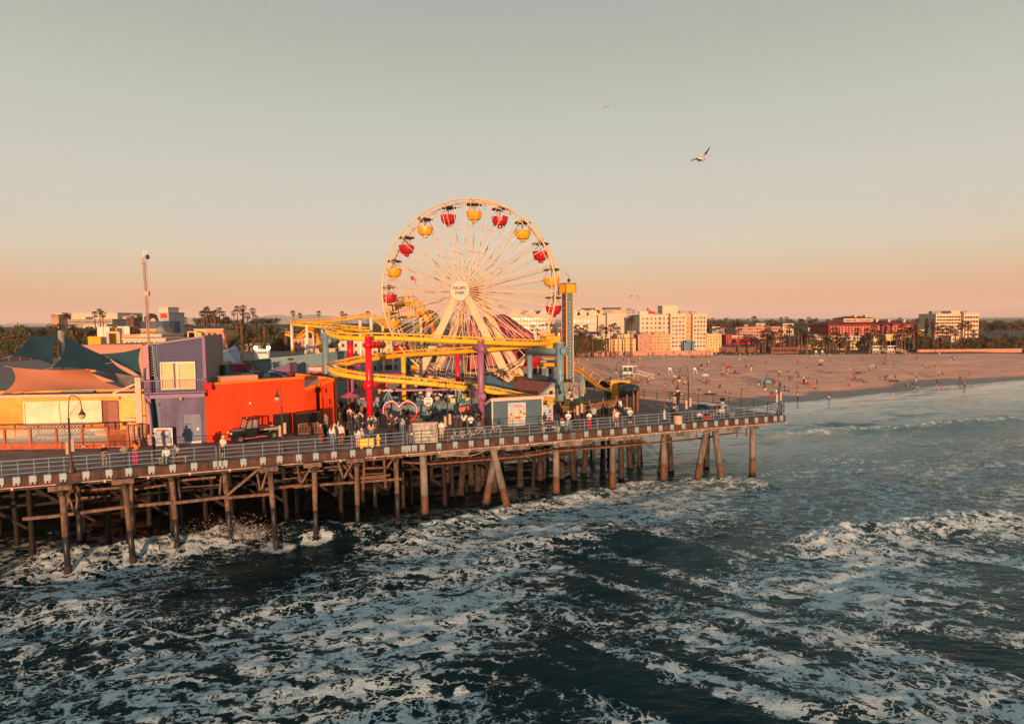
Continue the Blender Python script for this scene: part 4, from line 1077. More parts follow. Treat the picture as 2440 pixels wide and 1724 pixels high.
# -- orange building
org_m=M('orange_corrugated',(.80,.060,.008),.6,var=.2,scale=.45,stain=.16)
org_t=M('orange_trim',(.90,.17,.012),.5)
redbox=M('red_fitting',(.50,.012,.012),.5)
W0=gp(494.8,1056,HD);W1=Vector((-18.8,56.7,HD));W0.z=HD
oe=(W1-W0).normalized();on_=Vector((oe.y,-oe.x,0));ozt=dp(490,915,W0.y).z
ob=thing('orange_building','bright orange corrugated building with a flat roof and an open porch at its end','building',W0)
wall_quad(W0,W1,HD,ozt,.25,org_m,'wall',ob)
battens(W0,W1,HD,ozt-.1,ozt-.1,.24,.10,.035,org_m,ob,'corrugation')
mb=MB();mb.bar(atz(W0+on_*.05,ozt),atz(W1+on_*.05,ozt),.12,.20);mb.build('parapet_trim',org_t,ob)
mb=MB();mb.prism([(p.x,p.y)for p in(W0-on_*.26,W1-on_*.26,W1-on_*7,W0-on_*7)],HD+.0,ozt-.35);mb.build('building_block',M('roof_grey',(.20,.17,.15),.8),ob)
W2=gp(797,1011.5,HD);W2.z=HD
oe2=(W2-W1).normalized();on2=Vector((oe2.y,-oe2.x,0))
def op(x,y,off=0.0):return on_wall(W1,oe2,on2,*z2('C',x,y),off)
zlow=dp(727,927,57).z;zhi=dp(797,903,60).z
A0=W1+oe2*.02
rA,rB=op(1110,1000),op(1172,1000)
for nm,a_,b_,zA,zB in(('porch_wall',A0,atz(rA,HD),zlow,zlow+.45),('porch_pier',atz(rB,HD),W2,zlow+.75,zhi)):
 wall_quad(a_,b_,HD,0,.35,org_m,nm,ob,za=zA,zb=zB)
mb=MB();a_=atz(rA-on2*1.2,HD);b_=atz(rB-on2*1.2,HD);mb.plate([a_,b_,atz(b_,zhi-.5),atz(a_,zhi-.5)],-on2*.1);mb.build('recess_wall',redbox,ob)
mb=MB();mb.bar(atz(A0+on2*.06,zlow),atz(W2+on2*.06,zhi),.12,.34);mb.build('porch_fascia',org_t,ob)
mb=MB();mb.plate([atz(A0+on2*.01,zlow+.05),atz(W2+on2*.01,zhi),atz(W2-on2*5.0,zhi-.3),atz(A0-on2*5.2,zlow-.05)],(0,0,.06));mb.build('porch_roof',M('porch_roof_tan',(.40,.30,.22),.8),ob)
bk0=dp(704,889,61.5);bk1=dp(798,901,60.8)
mb=MB();mb.plate([atz(bk0,HD),atz(bk1,HD),bk1,bk0],(.05,.3,0));mb.build('parapet',org_t,ob)
mb=MB();q=op(1130,900,.2);
for x,y,sz in((1178,855,.30),(1218,960,.26)):q=op(x,y,.15);mb.box(q,(sz,.25,sz*1.6),.5)
mb.build('wall_fitting',redbox,ob)
q0=on_wall(W0,oe,on_,*z2('C',58,812),.25);mb=MB();mb.box(q0,(.55,.5,.62),.6);mb.build('junction_box',redbox,ob)
q0=on_wall(W0,oe,on_,*z2('C',472,975),.14);mb=MB();mb.ball(q0,.11);mb.bar(q0,q0-on_*.14,.05);mb.build('security_camera',trim_w,ob)
mb=MB()
for x in(925,943):a_=on_wall(W0,oe,on_,*z2('C',x,745),.04);b_=on_wall(W0,oe,on_,*z2('C',x+14,1045),.04);mb.bar(a_,atz(a_,9.0),.05,.05)
mb.build('downpipe',redbox,ob)
mb=MB();c=dp(567,906,W0.y+3);mb.box((c.x,c.y,c.z),(3.0,1.2,.9),.65);mb.build('rooftop_unit',M('unit_salmon',(.50,.22,.14),.7),ob)
mb=MB();c=dp(518,909,W0.y+4);mb.box((c.x,c.y,c.z),(2.0,1.2,.9),.65);mb.build('rooftop_cabinet',M('cab_grey',(.22,.19,.17),.7),ob)
# -- restaurant with terrace
yw=M('restaurant_yellow',(.76,.31,.045),.6,var=.28,scale=.7,stain=.15)
yw2=M('restaurant_cream',(.74,.60,.42),.6,var=.12,scale=.8)
rwood=M('red_stained_wood',(.36,.085,.035),.6,var=.3,scale=3)
RL=Vector((-52,51.6,HD));RR=Vector((-29.2,54.5,HD));re_=(RR-RL).normalized();rn=Vector((re_.y,-re_.x,0))
rs=thing('restaurant','yellow seaside restaurant with a wide glowing shutter window and brown door','restaurant',RR-re_*8)
zrt=dp(250,926,53.8).z
wall_quad(RL,RR,HD,zrt,.3,yw,'wall',rs)
mb=MB();mb.prism([(p.x,p.y)for p in(RL-rn*.31,RR-rn*.31,RR-rn*8,RL-rn*8)],HD,zrt-.05);mb.build('building_block',M('roof_grey',(.2,.17,.15)),rs)
def rp(px0,px1,py0,py1,off,mat,name,par=rs,th=.08,label=None):return panel(RL,re_,rn,px0,px1,py0,py1,off,th,mat,name,par,label)
s=lambda x,y:z2('S',x,y)
shut=M('roller_shutter_cream',(.74,.60,.42),.35,var=.25,scale=.6,planks=('Z',5,.25))
w_,p0,p1,z0,zt=rp(60,s(1000,0)[0],s(0,775)[1],s(0,1190)[1],.10,shut,'window')
mb=MB()
for q in(p0,p0.lerp(p1,.45),p1):mb.bar(atz(q+rn*.05,z0),atz(q+rn*.05,zt),.12,.08)
mb.bar(atz(p0+rn*.05,zt),atz(p1+rn*.05,zt),.12,.12);mb.build('window_frame',yw2,w_)
mb=MB();mb.bar(atz(p0+rn*.35,z0-.05),atz(p1+rn*.35,z0-.05),.7,.10);ctr=mb.build('counter',M('counter_metal',(.4,.34,.28),.4),rs)
o,p0,p1,z0,zt=rp(60,s(640,0)[0],s(0,1215)[1],s(0,1440)[1],.25,trim_w,'counter_front')
chk=MB();nx=34;dzc=(zt-z0)/6;L=(p1-p0).length
for i in range(nx):
 for j in range(6):
  if(i+j)%2:q=p0+re_*(L*(i+.5)/nx)+rn*.012;chk.box((q.x,q.y,z0+dzc*(j+.5)),(L/nx*.98,.02,dzc*.98),math.atan2(re_.y,re_.x))
chk.build('checker_tiling',M('tile_dark',(.10,.10,.09),.4),o)
o,*_=rp(s(1040,0)[0],s(1335,0)[0],s(0,762)[1],s(0,1340)[1],.12,M('brown_door',(.20,.055,.035),.6,var=.3),'door')
rp(s(1140,0)[0],s(1330,0)[0],s(0,775)[1],s(0,1340)[1],.17,M('brown_door2',(.28,.10,.07),.6,var=.2),'door_leaf',o)
rp(s(1335,0)[0],s(1700,0)[0],s(0,640)[1],s(0,1400)[1],.04,M('amber_wall',(.85,.42,.10),.5,var=.2),'wall_panel')
rp(60,s(1330,0)[0],s(0,690)[1],s(0,765)[1],.30,yw,'awning_valance',th=.2)
rp(s(200,0)[0],s(835,0)[0],s(0,575)[1],s(0,640)[1],.42,M('green_signboard',(.13,.17,.10),.6,var=.3),'signboard')
rp(60,s(1330,0)[0],s(0,500)[1],s(0,560)[1],.36,M('roof_blue_things',(.08,.12,.20),.6,var=.8,scale=.6),'roof_edge')
# frame of the terrace with square post
pt=gp(336,1060,HD);pt=Vector((dp(333,1000,51.0).x,51.0,HD))
fr=thing('terrace_pergola','cream steel post and long beam holding the terrace sails beside the violet building','frame',pt)
mb=MB();zt=dp(324,899,51).z;mb.box((pt.x,pt.y,(HD+zt)/2),(.42,.42,zt-HD),.4);mb.build('post',M('cream_steel',(.50,.38,.30),.5),fr)
zbm=dp(250,940,51).z;mb=MB();mb.bar((-48,49.2,zbm+.1),(pt.x-.22,pt.y,zbm),.30,.22);mb.bar((pt.x-.1,pt.y,zbm+.9),(pt.x-2.0,pt.y-.1,zbm+.12),.14,.14);mb.build('beam',M('cream_steel',(.5,.38,.3)),fr)
tn=M('sail_steel_post',(.40,.33,.26),.3,metal=.3)
# sails as sagging cloth with thickness
def sail(name,label,corners,sag,mat,group=None,nu=14,th=.03):
 c=[Vector(q)for q in corners]
 t=thing(name,label,'shade sail',c[0],group)
 n=nu;vs=[]
 for k in range(2):
  for i in range(n+1):
   for j in range(n+1):
    u,v=i/n,j/n
    # edges scalloped inwards
    uu=.5+(u-.5)*(1-.16*math.sin(math.pi*v));vv=.5+(v-.5)*(1-.16*math.sin(math.pi*u))
    p=c[0]*(1-uu)*(1-vv)+c[1]*uu*(1-vv)+c[2]*uu*vv+c[3]*(1-uu)*vv
    p=p+ZZ*(-sag*math.sin(math.pi*u)*math.sin(math.pi*v)+(th if k else 0))
    vs.append(p)
 mb=MB();F=[];N=n+1
 for k in range(2):
  b=k*N*N
  for i in range(n):
   for j in range(n):F.append((b+i*N+j,b+(i+1)*N+j,b+(i+1)*N+j+1,b+i*N+j+1))
 mb.add(vs,F);mb.build('cloth',mat,t,smooth=True)
 mb=MB()
 for q in c:mb.tube([q,q+(q-(c[0]+c[1]+c[2]+c[3])/4).normalized()*.8],.03,5)
 mb.build('tension_cable',tn,t)
 return t
teal_s=M('teal_sail_cloth',(.008,.036,.048),.8,var=.12,planks=('X',.6,.15));tan_s=M('tan_sail_cloth',(.56,.19,.09),.75,var=.06,scale=.5);or_s=M('salmon_sail_cloth',(.60,.24,.12),.75,var=.06)
U_=lambda x,y,d:dp(*z2('U',x,y),d)
sail('shade_sail','dark teal shade sail with its peak at the steel post, over the terrace',[U_(-20,1400,53),U_(235,690,58.5),U_(1190,1210,57),U_(1720,1580,51.6)],.35,teal_s)
sail('shade_sail','smaller teal shade sail tied to the wall of the violet building',[U_(980,1120,57.5),U_(1870,980,56),U_(1910,1640,53.5),U_(1330,1280,55)],.1,M('teal_sail_lighter',(.015,.06,.075),.8))
sail('shade_sail','dark teal shade sail cut by the edge of the photo, left of the steel post',[U_(-900,1150,55),U_(-500,700,60),U_(120,690,59.5),U_(-10,1340,54)],.3,teal_s)
sail('shade_sail','wide salmon shade sail above the restaurant front',[U_(-1100,1960,50.6),U_(-900,1400,53.8),U_(760,1450,54.2),U_(1520,1850,51.2)],.25,tan_s)
sail('shade_sail','narrow tan shade sail under the dark teal one, running to the cream post',[U_(760,1500,56.5),U_(900,1450,58.5),U_(1900,1590,55),U_(1680,1870,51.5)],.15,M('tan_sail_shade',(.36,.27,.21),.8))
spost=thing('sail_post','fat steel post the dark teal sails hang from','post',Vector((dp(148,830,59).x,59,HD)))
mb=MB();p=ORG[spost.name];zt=dp(144,788,59).z;mb.tube([(p.x,p.y,HD),(p.x-.05,p.y,zt)],.24,12);mb.tube([(p.x-.05,p.y,zt),(p.x-.05,p.y,zt+.04)],.27,12);mb.build('post',tn,spost,smooth=True)
# windbreak of the terrace: red wood frames with glass
WA=Vector((-46,49.0,HD));WB=gp(259,1068,HD);WB.z=HD;wq=(WB-WA).normalized();wnn=Vector((wq.y,-wq.x,0))
gl=bpy.data.materials.new('clear_glass');gl.use_nodes=True
gn=gl.node_tree.nodes;gll=gl.node_tree.links;gb=gn['Principled BSDF'];gb.inputs['Roughness'].default_value=.05;gb.inputs['Base Color'].default_value=(.5,.6,.6,1);gb.inputs['Alpha'].default_value=.18
def windbreak(label,A_,B_,panels,h=1.72):
 t=thing('terrace_windbreak',label,'windbreak',A_);e=(B_-A_).normalized();L=(B_-A_).length
 for i in range(panels):
  a_=A_+e*(L*i/panels);b_=A_+e*(L*(i+1)/panels)
  mb=MB();mb.bar(a_+ZZ*0,a_+ZZ*h,.14,.14);mb.bar(a_+e*.08+ZZ*(h-.06),b_-e*.08+ZZ*(h-.06),.10,.12);mb.bar(a_+e*.08+ZZ*.28,b_-e*.08+ZZ*.28,.10,.5)
  o=mb.build('frame_panel',rwood,t)
  mb=MB();mb.plate([a_+e*.1+ZZ*.55,b_-e*.1+ZZ*.55,b_-e*.1+ZZ*(h-.13),a_+e*.1+ZZ*(h-.13)],(0,.01,0));mb.build('pane',gl,o)
  mb=MB();P=[a_+e*(.12+(L/panels-.24)*k/14)+ZZ*(.95+.04*math.sin(k*1.6))-wnn*-.03 for k in range(15)];mb.tube(P,.018,4)
  P=[q+ZZ*.35 for q in P];mb.tube(P,.018,4);mb.build('wave_strip',trim_w,o)
 mb=MB();mb.bar(B_,B_+ZZ*h,.14,.14);mb.build('end_post',rwood,t)
 return t
windbreak('red wood and glass windbreak along the restaurant terrace, left of the slatted gate',WA,WB,7)
g0=gp(307,1067,HD);g0.z=HD;g1=gp(352,1064,HD);g1.z=HD;g1.x=VL.x-.25
windbreak('short red wood and glass windbreak between the slatted gate and the violet building',g0,g1,2,1.85)
gt=thing('terrace_gate','red slatted wooden gate between the two glass windbreaks','gate',WB+wq*.1)
a_=WB+wq*.12;b_=g0-wq*.12
for s0,s1 in((0,.49),(.51,1)):
 p,q=a_.lerp(b_,s0),a_.lerp(b_,s1);mb=MB();mb.bar(p+ZZ*1.45,q+ZZ*1.45,.06,.1);mb.bar(p+ZZ*.15,q+ZZ*.15,.06,.1)
 for k in range(8):r_=p.lerp(q,k/7);mb.bar(r_+ZZ*.1,r_+ZZ*1.45,.045,.05)
 mb.build('gate_leaf',rwood,gt)
 # terrace tables
tb_m=M('table_top_brown',(.38,.15,.07),.5,var=.2);fr_m=M('table_frame_bluegrey',(.20,.28,.31),.5)
mb=MB();mb.box((0,0,.74),(1.5,.85,.05));
tt=thing('terrace_table',None,'table');mb.build('table_top',tb_m,tt)
for sx in(-1,1):
 for sy in(-1,1):m2=MB();m2.bar((sx*.65,sy*.36,0),(sx*.65,sy*.36,.71),.06);m2.build('leg',fr_m,tt)
m2=MB();m2.bar((-.65,0,.60),(.65,0,.60),.05,.05);m2.build('stretcher',fr_m,tt)
TP=Proto(tt)
for i,(x,y,lb)in enumerate(((395,1105,'terrace table next to the slatted gate, far row'),(310,1165,'terrace table second row, right of the lamp post'),(100,1130,'terrace table far row, left of the lamp post'),(40,1185,'terrace table cut by the left border'),(470,1075,'terrace table below the menu card'))):
 p=gp(*z2('B',x,y+42),HD);p.z=HD;p.y=min(p.y,51.2)if p.y>49.6 else 50.3;TP.put(p,.12,'brown-topped '+lb,'restaurant terrace tables')
TP.put(Vector((-39.5,50.4,HD)),.1,'brown-topped terrace table beyond the left border','restaurant terrace tables')
mb=MB();t=thing('menu_card','cream menu card fixed inside the glass windbreak','card',dp(*z2('B',415,1070),49.5));mb.box(dp(*z2('B',415,1068),49.62),(.42,.02,.24),.1);mb.build('card_board',trim_w,t)
# patio heater
def heater(p,label,grp):
 t=thing('patio_heater',label,'patio heater',p,grp)
 mb=MB();
 for k in range(3):a=k*2.094;mb.bar(p+Vector((.38*math.cos(a),.38*math.sin(a),0)),p+Vector((.12*math.cos(a),.12*math.sin(a),1.95)),.035)
 mb.build('leg',steel,t)
 mb=MB();mb.box(p+ZZ*2.02,(.95,.75,.05),.2);mb.build('reflector',steel,t)
 mb=MB();mb.tube([p,p+ZZ*.35],.22,10);mb.build('base',steel,t);mb=MB();mb.tube([p+ZZ*1.0,p+ZZ*1.95],.05,8);mb.build('burner_tube',M('burner',(.6,.3,.15),.4),t)
steel=M('heater_steel',(.45,.36,.30),.35,metal=.4)
p=Vector((dp(310,1000,51.6).x,51.6,HD));heater(p,'pyramid patio heater against the amber restaurant wall',None)
# -- rooftops and walls behind
def quadwall(name,label,cat,pts,mat,th=(0,.3,0),bottom=HD,part='wall',extra=None):
 """pts: (px, py, Y) of the visible top outline left to right; the wall runs down to the deck"""
 P=[dp(*q)for q in pts];t=thing(name,label,cat,(P[0].x,P[0].y,bottom))
 mb=MB()
 for i in range(len(P)-1):mb.plate([atz(P[i],bottom),atz(P[i+1],bottom),P[i+1],P[i]],th)
 mb.build(part,mat,t)
 return t,P
tealw=M('teal_grey_wall',(.17,.27,.28),.65,var=.07,scale=.3,planks=('X',1.2,.15))
t,P=quadwall('arcade_hall','long teal-grey hall whose wall rises behind the orange building','hall',[(597,859,66),(700,850,68),(767,843,70),(826,836,73.5),(830,850,76)],tealw)
mb=MB()
for i in range(3):mb.bar(P[i]+ZZ*.04,P[i+1]+ZZ*.04,.4,.1)
mb.build('roof_trim',M('teal_trim',(.24,.36,.37),.6),t)
mb=MB();mb.plate([P[0],P[1],P[2],P[3],P[3]+Vector((-2,9,-.5)),P[0]+Vector((-1,9,-.5))],(0,0,.1))if False else mb.plate([P[0],P[3],P[3]+Vector((-2,9,-1.5)),P[0]+Vector((-1,9,-1.5))],(0,0,-.1));mb.build('roof',tealw,t)
c=dp(*z2('T',1716,937),67.7);mb=MB();mb.box(c,(.5,.2,.3));mb.build('wall_lamp',dark_m,t)
sg=dp(*z2('O',528,1065),66.2)
t=thing('prizes_sign','dark red signboard reading PRIZES in white letters on the teal hall','sign',sg)
mb=MB();mb.box(sg+Vector((0,.1,.2)),(1.55,.14,.66),.1);bd=mb.build('board',M('sign_dark_red',(.28,.008,.02),.5),t)
mb=MB();mb.box(sg+Vector((.1,-.1,-.32)),(1.5,.5,.24),.1);mb.build('sign_box',M('sign_red2',(.42,.01,.03),.5),bd)
text("PRIZES",sg+Vector((0,-.03,.22)),.42,(math.pi/2,0,.1),M('sign_white',(.8,.75,.68),.5),bd,spacing=1.0)
mb=MB();t=thing('awning_bar','thin red bar canopy at the end of the teal hall','canopy',dp(815,903,66));a_,b_=dp(798,905,64),dp(829,903,66);mb.bar(a_,b_,.3,.14);mb.build('bar_beam',redp_m,t);mb=MB();mb.bar(b_,atz(b_,HD),.08);mb.bar(a_+ZZ*-.1,atz(a_,HD),.08);mb.build('bar_post',redp_m,t)
def roofpiece(name,label,pts,mat,th=(0,0,-.2),body=None):
 P=[dp(*q)for q in pts];t=thing(name,label,'building',atz(P[0],HD))
 mb=MB();mb.plate(P,th);mb.build('roof',mat,t)
 if body:
  c=sum((p for p in P),Vector())/len(P);zb=min(p.z for p in P)-.25
  mb=MB();mb.prism([((p.x-c.x)*.97+c.x,(p.y-c.y)*.97+c.y)for p in P],HD,zb);mb.build('wall',body,t)
 return t
grey_r=M('shingle_grey_tan',(.28,.23,.18),.85,var=.2,scale=1.2,bump=.3)
T_=lambda x,y,d:(*z2('T',x,y),d)
roofpiece('arcade_annex','low annex with a tan-grey roof between the teal hall and the orange building',[T_(960,1420,57.5),T_(1700,1420,60.5),T_(1600,1320,62),T_(1340,1180,64.5),T_(1000,1260,62.5)],grey_r,body=tealw)
t,P=quadwall('skylight_block','purple triangular roof lantern with slate edge before the teal hall','roof lantern',[T_(1320,1165,62.5),T_(1700,1000,64),T_(1784,1000,65),(707,868,65.5)],M('purple_cladding',(.19,.13,.24),.6,var=.1),th=(0,.6,0),bottom=10.0)
mb=MB();mb.bar(dp(*T_(1320,1175,62.2)),dp(*T_(1640,1300,60.8)),.3,.3);mb.build('slate_edge',M('slate_edge',(.10,.15,.20),.6),t)
mb=MB();mb.tube([dp(*T_(1665,1050,62)),dp(*T_(1675,1200,62)),dp(*T_(1730,1280,61))],.05,5);mb.tube([dp(*T_(1560,1200,62)),dp(*T_(1784,1220,62))],.03,4);mb.build('vent_pipe',redbox,t)
roofpiece('white_pavilion','white and lilac pavilion with a sloping roof behind the violet building',[T_(205,1030,60),T_(560,960,61),T_(620,1035,61),T_(760,1035,62),T_(630,680,69),T_(520,735,68),T_(205,840,66)],M('pavilion_white',(.44,.38,.36),.7,var=.08),body=M('pavilion_wall',(.35,.3,.3),.7))
roofpiece('lilac_gable','lilac gable face at the right end of the white pavilion',[T_(610,1040,60.7),T_(760,1030,61.5),T_(680,740,67),T_(625,665,68),T_(525,735,67)],M('pavilion_lilac',(.30,.26,.36),.7),th=(0,.3,0))
roofpiece('tan_gable','small tan gable roof right of the lilac gable',[T_(720,930,63),T_(770,1090,62),T_(860,920,64),T_(740,785,70),T_(690,790,70)],M('tan_gable',(.42,.27,.17),.7),body=trim_w)
quadwall('maroon_kiosk','maroon box kiosk behind the violet building','kiosk',[T_(425,1035,59.5),T_(570,1030,59),T_(760,1035,60)],M('maroon_board',(.22,.02,.075),.6),th=(0,2.5,0))
quadwall('teal_shed','dark teal shed with flat roofs between the violet and orange buildings','shed',[T_(300,1050,58.6),T_(460,1050,58),T_(462,1200,57.8),T_(960,1210,59.5)],M('teal_shed_board',(.05,.11,.13),.6),th=(0,3,0))
quadwall('grey_annex','grey panelled annex wall beside the violet building','annex',[T_(165,1050,58),T_(310,1045,58.4)],M('grey_panel',(.20,.21,.19),.7,planks=('X',4,.3)),th=(0,1,0))
mb=MB()
for k in range(3):
 pass
t,P=quadwall('notice_screen','white notice screen lit by two flood lamps above the roofs','screen',[T_(1030,745,84),T_(1305,742,84)],M('screen_white',(.55,.50,.45),.6,var=.1,scale=3),th=(0,.3,0),bottom=10.2)
fl_m=M('flood_lamp_lit',(1.0,.85,.62),.4,emit=9.0)
for x in(1048,1292):
 q=dp(*T_(x,716,83.6));mb=MB();mb.ball(q,.26);o=mb.build('flood_lamp',fl_m,t)
 mb=MB();mb.bar(q,q-ZZ*3,.06);mb.build('lamp_pole',dark_m,t)
mb=MB();mb.bar(dp(*T_(1080,800,83.5)),dp(*T_(1255,795,83.5)),.05,.25);mb.bar(dp(*T_(1090,822,83.5)),dp(*T_(1250,820,83.5)),.05,.2);mb.build('notice_line',M('notice_blue',(.25,.30,.40),.5),t)
# -- small blue shed with the poster
sb_m=M('shed_blue_siding',(.055,.115,.15),.55,var=.10,scale=1,planks=('X',5,.25));pk=M('shed_pink_trim',(.62,.42,.36),.5)
S0=gp(*z2('E',703,1205),HD);S1=gp(*z2('E',1185,1172),HD);S0.z=S1.z=HD;se=(S1-S0).normalized();sn=Vector((se.y,-se.x,0))
S2=S0-sn*2.4;S3=S1-sn*2.4
szl=dp(*z2('E',703,932),S0.y).z;szb=dp(*z2('E',625,985),S2.y).z
sh=thing('blue_shed','small slate blue shed with pink trim and a bright poster on its front','shed',S0)
wall_quad(S0,S1,HD,szl,.1,sb_m,'wall',sh);battens(S0,S1,HD,szl,szl,.22,.05,.02,sb_m,sh)
mb=MB();mb.plate([S0-sn*.11,S2,atz(S2,szb),atz(S0-sn*.11,szl)],se*.1);mb.plate([S2,S3,atz(S3,szb),atz(S2,szb)],sn*.1);mb.plate([S3,S1-sn*.11,atz(S1-sn*.11,szl),atz(S3,szb)],-se*.1);mb.build('side_wall',M('shed_navy',(.04,.09,.12),.6),sh)
mb=MB();g_=.12;mb.plate([atz(S0+sn*g_-se*g_,szl+.02),atz(S1+sn*g_+se*g_,szl+.02),atz(S3-sn*g_+se*g_,szb+.02),atz(S2-sn*g_-se*g_,szb+.02)],(0,0,.10));rf=mb.build('roof',M('shed_roof_red',(.28,.07,.05),.7),sh)
mb=MB();mb.bar(atz(S0+sn*(g_+.03)-se*g_,szl-.08),atz(S1+sn*(g_+.03)+se*g_,szl-.08),.06,.28);mb.bar(atz(S0+sn*.06,HD),atz(S0+sn*.06,szl-.22),.12,.16);mb.bar(atz(S1+sn*.06,HD),atz(S1+sn*.06,szl-.22),.12,.16);mb.bar(atz(S0-se*(g_+.03)+sn*g_,szl-.08),atz(S2-se*(g_+.03),szb-.08),.06,.24);mb.build('trim',pk,sh)
def sp2(px0,px1,py0,py1,off,mat,name,par,th=.03):return panel(S0,se,sn,px0,px1,py0,py1,off,th,mat,name,par)
x0,y0=z2('E',855,968);x1,y1=z2('E',1026,1190)
pf,p0,p1,z0,zt=sp2(x0,x1,y0,y1,.10,M('poster_frame',(.55,.50,.45),.5),'poster',sh,.05)
sp2(x0+.8,x1-.8,y0+.8,y1-.8,.115,M('poster_pale_blue',(.36,.42,.43),.5,var=.25,scale=3),'poster_sheet',pf,.012)
rr=random.Random(5);mb=MB();ms=[M('poster_red',(.55,.05,.04),.5),M('poster_gold',(.70,.35,.08),.5),M('poster_cream',(.7,.6,.45),.5)]
for k in range(60):
 u=rr.uniform(.08,.92);v=.22+.42*rr.random()*(1-abs(u-.5));q=p0.lerp(p1,u)+sn*(.022+.0006*k);mb.k=k%3
 mb.plate([atz(q,z0+(zt-z0)*v),atz(q+se*.16,z0+(zt-z0)*v+.03),atz(q+se*.10,z0+(zt-z0)*v+.20),atz(q-se*.05,z0+(zt-z0)*v+.16)],sn*.0005)
mb.build('poster_picture',ms,pf)
text("Churros",p0.lerp(p1,.55)+sn*.03+ZZ*((zt-z0)*.86),.30,(math.pi/2,0,math.atan2(se.y,se.x)),ms[0],pf)
# blue-white door panel right of the shed
x0,y0=z2('E',1190,990);x1,y1=z2('E',1302,1160)
D0=gp(x0,1007,HD);D0.z=HD;de=se
t=thing('kiosk_door','pale blue door panel with a pink badge standing right of the blue shed','door panel',S1+se*.15)
D0=S1+se*.12-sn*.3;D1=D0+se*1.12;zt=dp(1300,965,D0.y).z
wall_quad(D0,D1,HD,zt,.1,M('pale_blue_door',(.33,.42,.46),.5,var=.12,planks=('X',7,.2)),'door',t)
mb=MB();c=D0.lerp(D1,.55)+sn*.02;mb.box((c.x,c.y,zt-.1),(.26,.04,.2),.36);mb.box((c.x+.18,c.y+.05,zt-.62),(.26,.04,.34),.36);mb.build('badge',M('badge_brown',(.35,.10,.10),.5),t)
mb=MB();
for k in range(9):c=D0.lerp(D1,(k+.5)/9)+sn*.06;mb.bar((c.x,c.y,HD),(c.x,c.y,HD+.75),.05)
mb.build('picket',trim_w,t)
# -- brown-roofed house and grey-roofed house
def gable_house(name,label,c,w,d,h,rh,rz,wallm,roofm,trimm,window=None,over=.35):
 """ridge along local y; gable looks to local -y"""
 t=thing(name,label,'house',c);ca_,sa_=math.cos(rz),math.sin(rz)
 def L(x,y,z):return Vector((c.x+x*ca_-y*sa_,c.y+x*sa_+y*ca_,c.z+z))
 mb=MB();mb.hexa([L(-w/2,-d/2,0),L(w/2,-d/2,0),L(w/2,d/2,0),L(-w/2,d/2,0),L(-w/2,-d/2,h),L(w/2,-d/2,h),L(w/2,d/2,h),L(-w/2,d/2,h)])
 mb.plate([L(-w/2,-d/2,h),L(w/2,-d/2,h),L(0,-d/2,h+rh)],L(0,.12,0)-L(0,0,0));mb.plate([L(-w/2,d/2-.12,h),L(w/2,d/2-.12,h),L(0,d/2-.12,h+rh)],L(0,.12,0)-L(0,0,0))
 mb.build('wall',wallm,t)
 k=over/(w/2);mb=MB()
 for s_ in(-1,1):mb.plate([L(0,-d/2-over,h+rh+.02),L(0,d/2+over,h+rh+.02),L(s_*(w/2+over),d/2+over,h-rh*k+.02),L(s_*(w/2+over),-d/2-over,h-rh*k+.02)],(0,0,.12))
 r=mb.build('roof',roofm,t)
 mb=MB()
 for s_ in(-1,1):mb.bar(L(0,-d/2-over-.04,h+rh),L(s_*(w/2+over),-d/2-over-.04,h-rh*k),.06,.24)
 mb.bar(L(-w/2,-d/2-.03,h),L(w/2,-d/2-.03,h),.05,.14);mb.build('barge_board',trimm,r)
 if window:
  mb=MB();mb.hexa([L(-.35,-d/2-.05,window),L(.35,-d/2-.05,window),L(.35,-d/2,window),L(-.35,-d/2,window),L(-.35,-d/2-.05,window+.6),L(.35,-d/2-.05,window+.6),L(.35,-d/2,window+.6),L(-.35,-d/2,window+.6)])
  wd=mb.build('window',trim_w,t);mb=MB();mb.hexa([L(-.26,-d/2-.07,window+.08),L(.26,-d/2-.07,window+.08),L(.26,-d/2-.05,window+.08),L(-.26,-d/2-.05,window+.08),L(-.26,-d/2-.07,window+.5),L(.26,-d/2-.07,window+.5),L(.26,-d/2-.05,window+.5),L(-.26,-d/2-.05,window+.5)]);mb.build('pane',glass_m,wd)
 return t
cream_w=M('house_cream',(.52,.44,.35),.7,var=.08);bt=M('house_blue_trim',(.16,.28,.32),.6);shb=M('shingle_redbrown',(.20,.065,.05),.85,var=.3,scale=3,bump=.4);shg=M('shingle_grey',(.30,.25,.21),.85,var=.25,scale=6,bump=.4)
c=dp(1290,940,68.0);c.z=HD
gable_house('cream_house','cream kiosk house with a red-brown roof and pale blue gable boards',Vector((2.6,69.5,HD)),3.4,5.0,1.95,1.05,R(38),cream_w,shb,bt,window=1.75)
gable_house('grey_roof_house','pale kiosk house with a grey shingle roof right of the teal column',Vector((6.2,70.6,HD)),2.8,3.1,1.75,.95,R(80),M('house_pale_teal',(.26,.33,.35),.7),shg,trim_w)
def tent(name,label,c,w,d,h,rh,mat,pm,rz=0.0):
 t=thing(name,label,'tent',c);ca_,sa_=math.cos(rz),math.sin(rz)
 def L(x,y,z):return Vector((c.x+x*ca_-y*sa_,c.y+x*sa_+y*ca_,c.z+z))
 q=[L(-w/2,-d/2,h),L(w/2,-d/2,h),L(w/2,d/2,h),L(-w/2,d/2,h)];a=L(0,0,h+rh)
 mb=MB();mb.add(q+[a]+[p-ZZ*.3 for p in q],[(0,1,4),(1,2,4),(2,3,4),(3,0,4),(0,5,6,1),(1,6,7,2),(2,7,8,3),(3,8,5,0)]);mb.build('canopy',mat,t)
 for p in q:m2=MB();m2.bar(p-ZZ*.2,atz(p,c.z),.07);m2.build('pole',pm,t)
 return t
